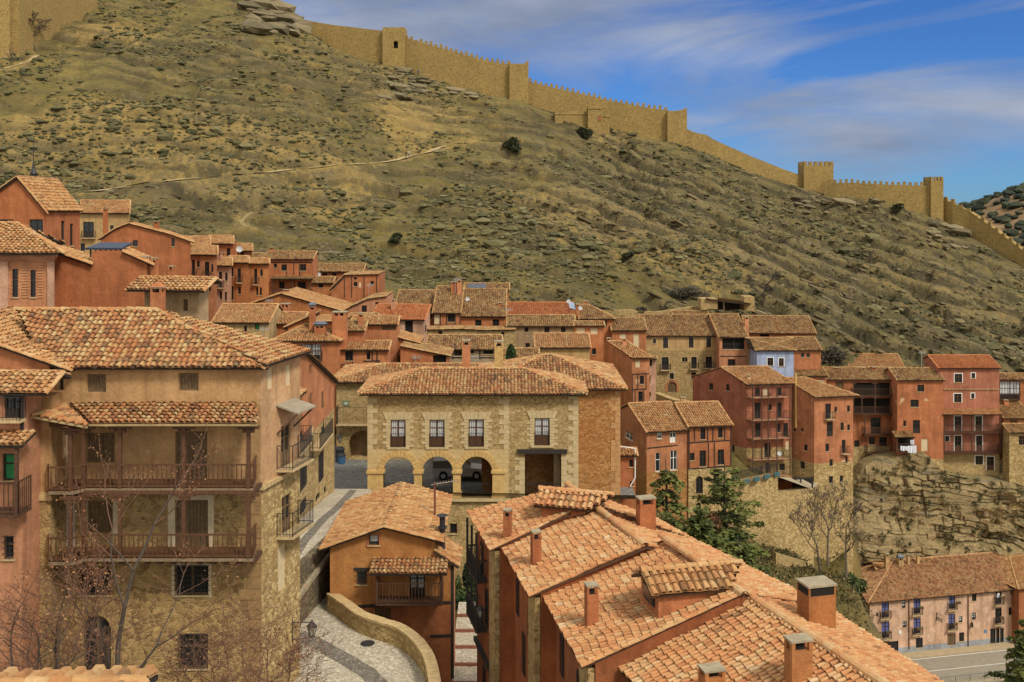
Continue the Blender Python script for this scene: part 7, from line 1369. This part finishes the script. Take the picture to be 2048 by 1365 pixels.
for a in (('long low orange gable', 'z2', 462, 545, 625, 95.5), ('vertical timbers', 'z2', 1152, 440, 500, 106), ('two dark windows in the central', 'z3', 735, 265, 320, 101), ('steep reddish roof', 'z3', 380, 60, 130, 106), ('hipped orange house with a curtained', 'z2', 428, 735, 815, 83.3), ('bright tiled roof and two long', 'z5', 922, 165, 260, 109), ('sloping roof and white clothes', 'z2', 1465, 930, 985, 84.1), ('timbered low house', 'z3', 500, 590, 640, 89)): aerial(*a)
# near left: bare trees before the gallery house
bare_tree('bare_tree', 'bare forked tree with clinging dry red leaves before the lower gallery', (-13.9, 35.2, 27), 12.5, .75, 52, BARKD, TWIGR, 5, .17, 1, LEAFD, 1300, None, .4, .35, (.0, 0), .04, .010, .58)
bare_tree('bare_tree', 'leaning thin bare tree beside the forked tree with red leaves', (-14.7, 35.8, 27), 9.5, .8, 57, BARKD, TWIGR, 5, .12, 1, LEAFD, 400, None, .4, .35, (-.05, 0), .04, .010, .58)
bare_tree('bare_bush', 'tangled dark bare bush in the bottom left corner', (-16.6, 35.5, 30.5), 6.0, 1.0, 61, BARKD, TWIGR, 5, .08, 4, LEAFD, 420, None, .5, .1, (0, 0), .05)
bare_tree('bare_bush', 'arching bare bush with dry leaves under the stone house corner', (-8.9, 36.5, 31.2), 4.2, 1.2, 67, TWIGR, TWIGR, 5, .035, 4, LEAFD, 420, None, .35, .05, (0, 0), .045)
bare_tree('bare_bush', 'low bare bush with reddish twigs right of the grilled ground window', (-11.2, 37.0, 31.2), 3.4, 1.2, 71, TWIGR, TWIGR, 5, .035, 4, LEAFD, 260, None, .35, .05, (0, 0), .045)
# garden between the little house and the long building
def cypress(label, c, r, h, seed):
    root = thing('cypress_tree', label, 'tree', c); rn = np.random.RandomState(seed); n = 1800; z = rn.uniform(0, 1, n); a = rn.uniform(0, 6.283, n); rr = r*np.sin(np.clip(z*.92+.08, 0, 1)*math.pi)**.55*rn.uniform(.8, 1.05, n)*(1-.25*z); P_ = np.stack([c[0]+rr*np.cos(a), c[1]+rr*np.sin(a), c[2]+.25+z*h], 1); m = MB(); leafs(m, P_, .11, rn, 0, .1, .9); m.build('crown', BOX, root); t = MB(); t.tube(c, (c[0], c[1], c[2]+h*.8), .1, .05, 6); t.build('trunk', BARKD, root)
cypress('dense clipped cypress against the rubble wall under the arcaded hall', at(941, 1186, 72), .62, 2.2, 2)
def hedge(label, u0, u1, v0, v1, Y, d, seed):
    a, b = P(u0, v1, Y), P(u1, v0, Y); root = thing('hedge', label, 'hedge', a); rn = np.random.RandomState(seed); n = 2200; P_ = np.stack([rn.uniform(a.x, b.x, n), rn.uniform(Y, Y+d, n), rn.uniform(a.z, b.z, n)], 1); f = rn.randint(0, 3, n); P_[f == 0, 1] = Y+rn.normal(0, .04, (f == 0).sum()); P_[f == 1, 2] = b.z+rn.normal(0, .04, (f == 1).sum()); m = MB(); leafs(m, P_, .1, rn); m.build('foliage', BOX, root)
hedge('clipped dark hedge closing the top of the cobbled steps', 908, 950, 1200, 1220, 65, .8, 3)
bush('shrub', 'pale green flowering border bush behind the clipped hedge', at(925, 1190, 68), 1.0, .7, .45, 700, .08, BUSHM, 13)
bush('shrub', 'tall green climber at the corner of the little gabled house', at(913, 1170, 66), .4, .4, 1.0, 500, .09, BUSHM, 14)
cypress('small dark cypress tip showing above the arcaded hall roof', at(1022, 742, 90), .5, 2.1, 5)
# ---------------------------------------------------------------- lanterns, bins, truck, people
def lantern(label, p, arm, s=1.0):
    p, arm = Vector(p), Vector(arm); root = thing('wall_lantern', label, 'lantern', p, 'wrought iron wall lanterns'); up = Vector((0, 0, 1)); m = MB(); e = p+arm; m.bar(p-up*.95*s, p+up*.15*s, .04); m.bar(p, e, .035); m.bar(p-up*.8*s, e-up*.8*s+up*.1, .03); q = p-up*.4*s
    for k in range(5): a = k/4*math.pi; b = (k+1)/4*math.pi; m.bar(p+arm*(.25-.2*math.cos(a))-up*.22*math.sin(a), p+arm*(.25-.2*math.cos(b))-up*.22*math.sin(b), .025)
    m.build('bracket', IRON, root); c = e-up*.62*s; m = MB(); m.lathe(c, [(.10*s, -.05), (.12*s, -.02), (.12*s, 0)], 6); m.lathe(c, [(.26*s, .42*s), (.2*s, .5*s), (.06*s, .64*s), (.03*s, .72*s)], 6)
    for k in range(6): a = k*math.pi/3; m.bar(c+Vector((.11*s*math.cos(a), .11*s*math.sin(a), 0)), c+Vector((.23*s*math.cos(a), .23*s*math.sin(a), .43*s)), .025)
    m.build('lamp_cage', IRON, root); m = MB(); m.lathe(c, [(.095*s, .01), (.205*s, .41*s)], 6); m.build('lamp_glass', simple('lamp_glass', (.34, .32, .26), .15, .05) if 'lamp_glass' not in bpy.data.materials else bpy.data.materials['lamp_glass'], root)
q = lh.fp('R', 584, 1245); lantern('iron wall lantern on the side wall of the gallery house', lh.on('R', q[0], q[1], .02), lh.v3(lh.S)*.9)
lantern('iron wall lantern on the dark wall above the cobbled steps', Vector((-.87, 46, zof(1212, 46))), Vector((-.6, -.1, 0)), .75)
q = ab.fp('F', 352, 545); lantern('iron wall lantern beside the arched passage', ab.on('F', q[0], q[1], .02), Vector((.1, -.8, 0)), 1.0)
def bin_(label, u, v, Y, c, s):
    p = P(u, v, Y); root = thing('rubbish_bin', label, 'bin', p, 'bins at the arch building'); m = MB(); m.lathe(p, [(.26*s, 0), (.3*s, .1), (.34*s, .95*s), (.36*s, 1.0*s)], 10); m.build('body', simple('bin_'+label.split()[0], c, .5, .1), root); m = MB(); m.lathe(p+Vector((0, 0, s)), [(.38*s, 0), (.36*s, .1), (.12*s, .22*s)], 10); m.build('lid', IRON, root)
bin_('blue rubbish bin standing at the foot of the arch building', 683, 936, 91.5, (.04, .12, .24), 1.1); bin_('black rubbish bin next to the blue bin', 680, 925, 92.3, (.02, .02, .025), 1.2)
def truck():
    o = P(864, 964, 85); o.z = 27.0; root = thing('pickup_truck', 'silver pickup truck with a covered bed parked behind the arches', 'pickup truck', o); L_ = 4.75; W_ = 1.75; PT = mat('silver_paint', (.74, .75, .75), .4, 0); GR = simple('grey_canopy', (.25, .25, .22), .7, .1); TY = simple('tyre', (.02, .02, .02), .9, .1)
    def prism(m, prof, y0, y1, inset=0, mi=0):
        n = len(prof); a = [o+Vector((x, y0+(inset if z > 1.05 else 0), z)) for x, z in prof]; b = [o+Vector((x, y1-(inset if z > 1.05 else 0), z)) for x, z in prof]; m.poly(a, mi); m.poly(b[::-1], mi)
        for k in range(n): m.quad(a[k], b[k], b[(k+1) % n], a[(k+1) % n], mi)
    m = MB(); arch = lambda c, r: [(c-r*math.cos(t*math.pi/6), .38+r*math.sin(t*math.pi/6)) for t in range(7)]
    prism(m, [(.05, .42), (.05, 1.0), (1.75, 1.02), (1.8, 1.04), (3.1, 1.04), (3.55, 1.02), (4.35, .93), (4.62, .82), (4.68, .42)]+arch(3.78, .42)[::-1]+arch(.95, .42)[::-1], 0, W_); m.build('body', PT, root)
    m = MB(); prism(m, [(1.8, 1.03), (1.85, 1.66), (2.75, 1.66), (3.3, 1.03)], .06, W_-.06, .1); c = m.build('cab', PT, root); m = MB(); y = .045
    m.poly([o+Vector((x, y+.09, z)) for x, z in ((1.95, 1.1), (1.98, 1.56), (2.66, 1.56), (3.08, 1.1))]); m.quad(*[o+Vector((x, yy, z)) for x, yy, z in ((3.24, .2, 1.12), (3.24, W_-.2, 1.12), (2.8, W_-.25, 1.6), (2.8, .25, 1.6))]); m.build('window', GLS, c)
    m = MB(); prism(m, [(.06, 1.02), (.1, 1.62), (1.74, 1.66), (1.76, 1.03)], .03, W_-.03, .04); m.build('bed_cover', GR, root)
    for x in (.95, 3.78):
        for yy in (.0, W_-.2):
            m = MB(); m.tube(o+Vector((x, yy-.03, .36)), o+Vector((x, yy+.2, .36)), .36, None, 16); t = m.build('wheel', TY, root); m = MB(); m.tube(o+Vector((x, yy-.045, .36)), o+Vector((x, yy-.02, .36)), .2, None, 10); m.build('rim', PT, t)
    m = MB(); m.obox(o+Vector((4.6, 0, .42)), (.14, 0, 0), (0, W_, 0), (0, 0, .2)); m.build('bumper', IRON, root)
    for yy in (.04, W_-.4): m = MB(); m.obox(o+Vector((4.42, yy, .72)), (.2, 0, 0), (0, .36, 0), (0, 0, .16)); m.build('headlight', WHT, root)
    m = MB(); m.obox(o+Vector((.03, .02, .55)), (.04, 0, 0), (0, .14, 0), (0, 0, .3)); m.build('taillight', simple('tail_red', (.35, .02, .02), .3), root)
truck()
SKIN = mat('skin', (.48, .27, .18), .6)
def person(label, p, h, heading, top, legs, hair, step=.18, lean=0, group=None):
    p = Vector(p); root = thing('person', label, 'person', p, group); k = h/1.75; f = Vector((math.cos(heading), math.sin(heading), 0)); s = Vector((-f.y, f.x, 0)); J = lambda a, b, c: (f*a+s*b+Vector((0, 0, c)))*k
    V = [J(0, 0, .95), J(.01, 0, 1.15), J(.02+lean, 0, 1.4), J(.03+lean, 0, 1.52), J(.04+lean, 0, 1.62), J(.05+lean, 0, 1.72), J(.02+lean, .2, 1.40), J(-.05+lean, .25, 1.15), J(.1+lean, .24, .92), J(.02+lean, -.2, 1.40), J(.05+lean, -.25, 1.15), J(.2+lean, -.24, .95), J(0, .1, .88), J(step*.7, .1, .48), J(step, .1, .07), J(step+.15, .1, .03), J(0, -.1, .88), J(-step*.3, -.1, .48), J(-step, -.1, .08), J(-step+.14, -.1, .03)]
    E = [(0, 1), (1, 2), (2, 3), (3, 4), (4, 5), (2, 6), (6, 7), (7, 8), (2, 9), (9, 10), (10, 11), (0, 12), (12, 13), (13, 14), (14, 15), (0, 16), (16, 17), (17, 18), (18, 19)]; R_ = [.15, .14, .16, .06, .095, .085, .07, .05, .035, .07, .05, .035, .1, .065, .045, .035, .1, .065, .045, .035]
    me = bpy.data.meshes.new('body'); me.from_pydata([tuple(v) for v in V], E, []); ob = bpy.data.objects.new('body', me); C.objects.link(ob); md = ob.modifiers.new('skin', 'SKIN'); ob.modifiers.new('sub', 'SUBSURF').levels = 1; ob.modifiers['sub'].render_levels = 1
    for i, r in enumerate(R_): me.skin_vertices[0].data[i].radius = (r*k, r*k*.85)
    me.skin_vertices[0].data[0].use_root = True
    m = mat('person_clothes', top, .9); n = NT(m); sp = n.N.new('ShaderNodeSeparateXYZ'); n.L.new(n.co, sp.inputs[0]); z = n.math('DIVIDE', sp.outputs['Z'], h); n.col(n.ramp(z, [(0, (.03, .03, .03)), (.05, legs), (.54, top), (.845, (.48, .27, .18)), (.94, hair)], 'CONSTANT')); me.materials.append(m); ob.parent = root
    hm = MB(); c = p+J(.03+lean, 0, 1.70); hm.lathe(c, [(.085*k, -.03*k), (.105*k, .0), (.09*k, .07*k), (.03*k, .11*k)], 10); root['org'] = tuple(p); hm.build('hair', mat('hair', hair, .8), root); return root
WG = None
g = hit(812, 321, 160); 
if g: person('person in a dark jacket walking on the pale hillside path', (g.x, g.y, g.z+.4), 1.75, .6, (.03, .03, .04), (.02, .02, .03), (.02, .015, .01))
g = hit(818, 320, 160)
if g: person('person in a white top walking on the pale hillside path', (g.x, g.y, g.z+.4), 1.7, .5, (.62, .60, .58), (.03, .03, .05), (.05, .03, .02))
g = hit(837, 153, 200)
if g: person('person in a blue jacket standing on rocks before the ridge wall', (g.x, g.y-.6, g.z+.05), 1.8, -1.3, (.03, .06, .2), (.02, .02, .03), (.02, .015, .01), .05)
g = hit(823, 152, 200)
if g: person('person in dark clothes standing on rocks before the ridge wall', (g.x, g.y-.6, g.z+.25), 1.6, -1.4, (.05, .04, .035), (.03, .025, .02), (.02, .015, .01), .05)
a, z = inn.fp('F', 1520, 560, .3); q = inn.on('F', a, z, .28); person('person in a white shirt leaning at the upper right inn balcony', q, 1.7, -1.2, (.62, .64, .74), (.05, .06, .10), (.03, .02, .015), .03, .12)
for _o in bpy.data.objects:
    if 'org' in _o: del _o['org']
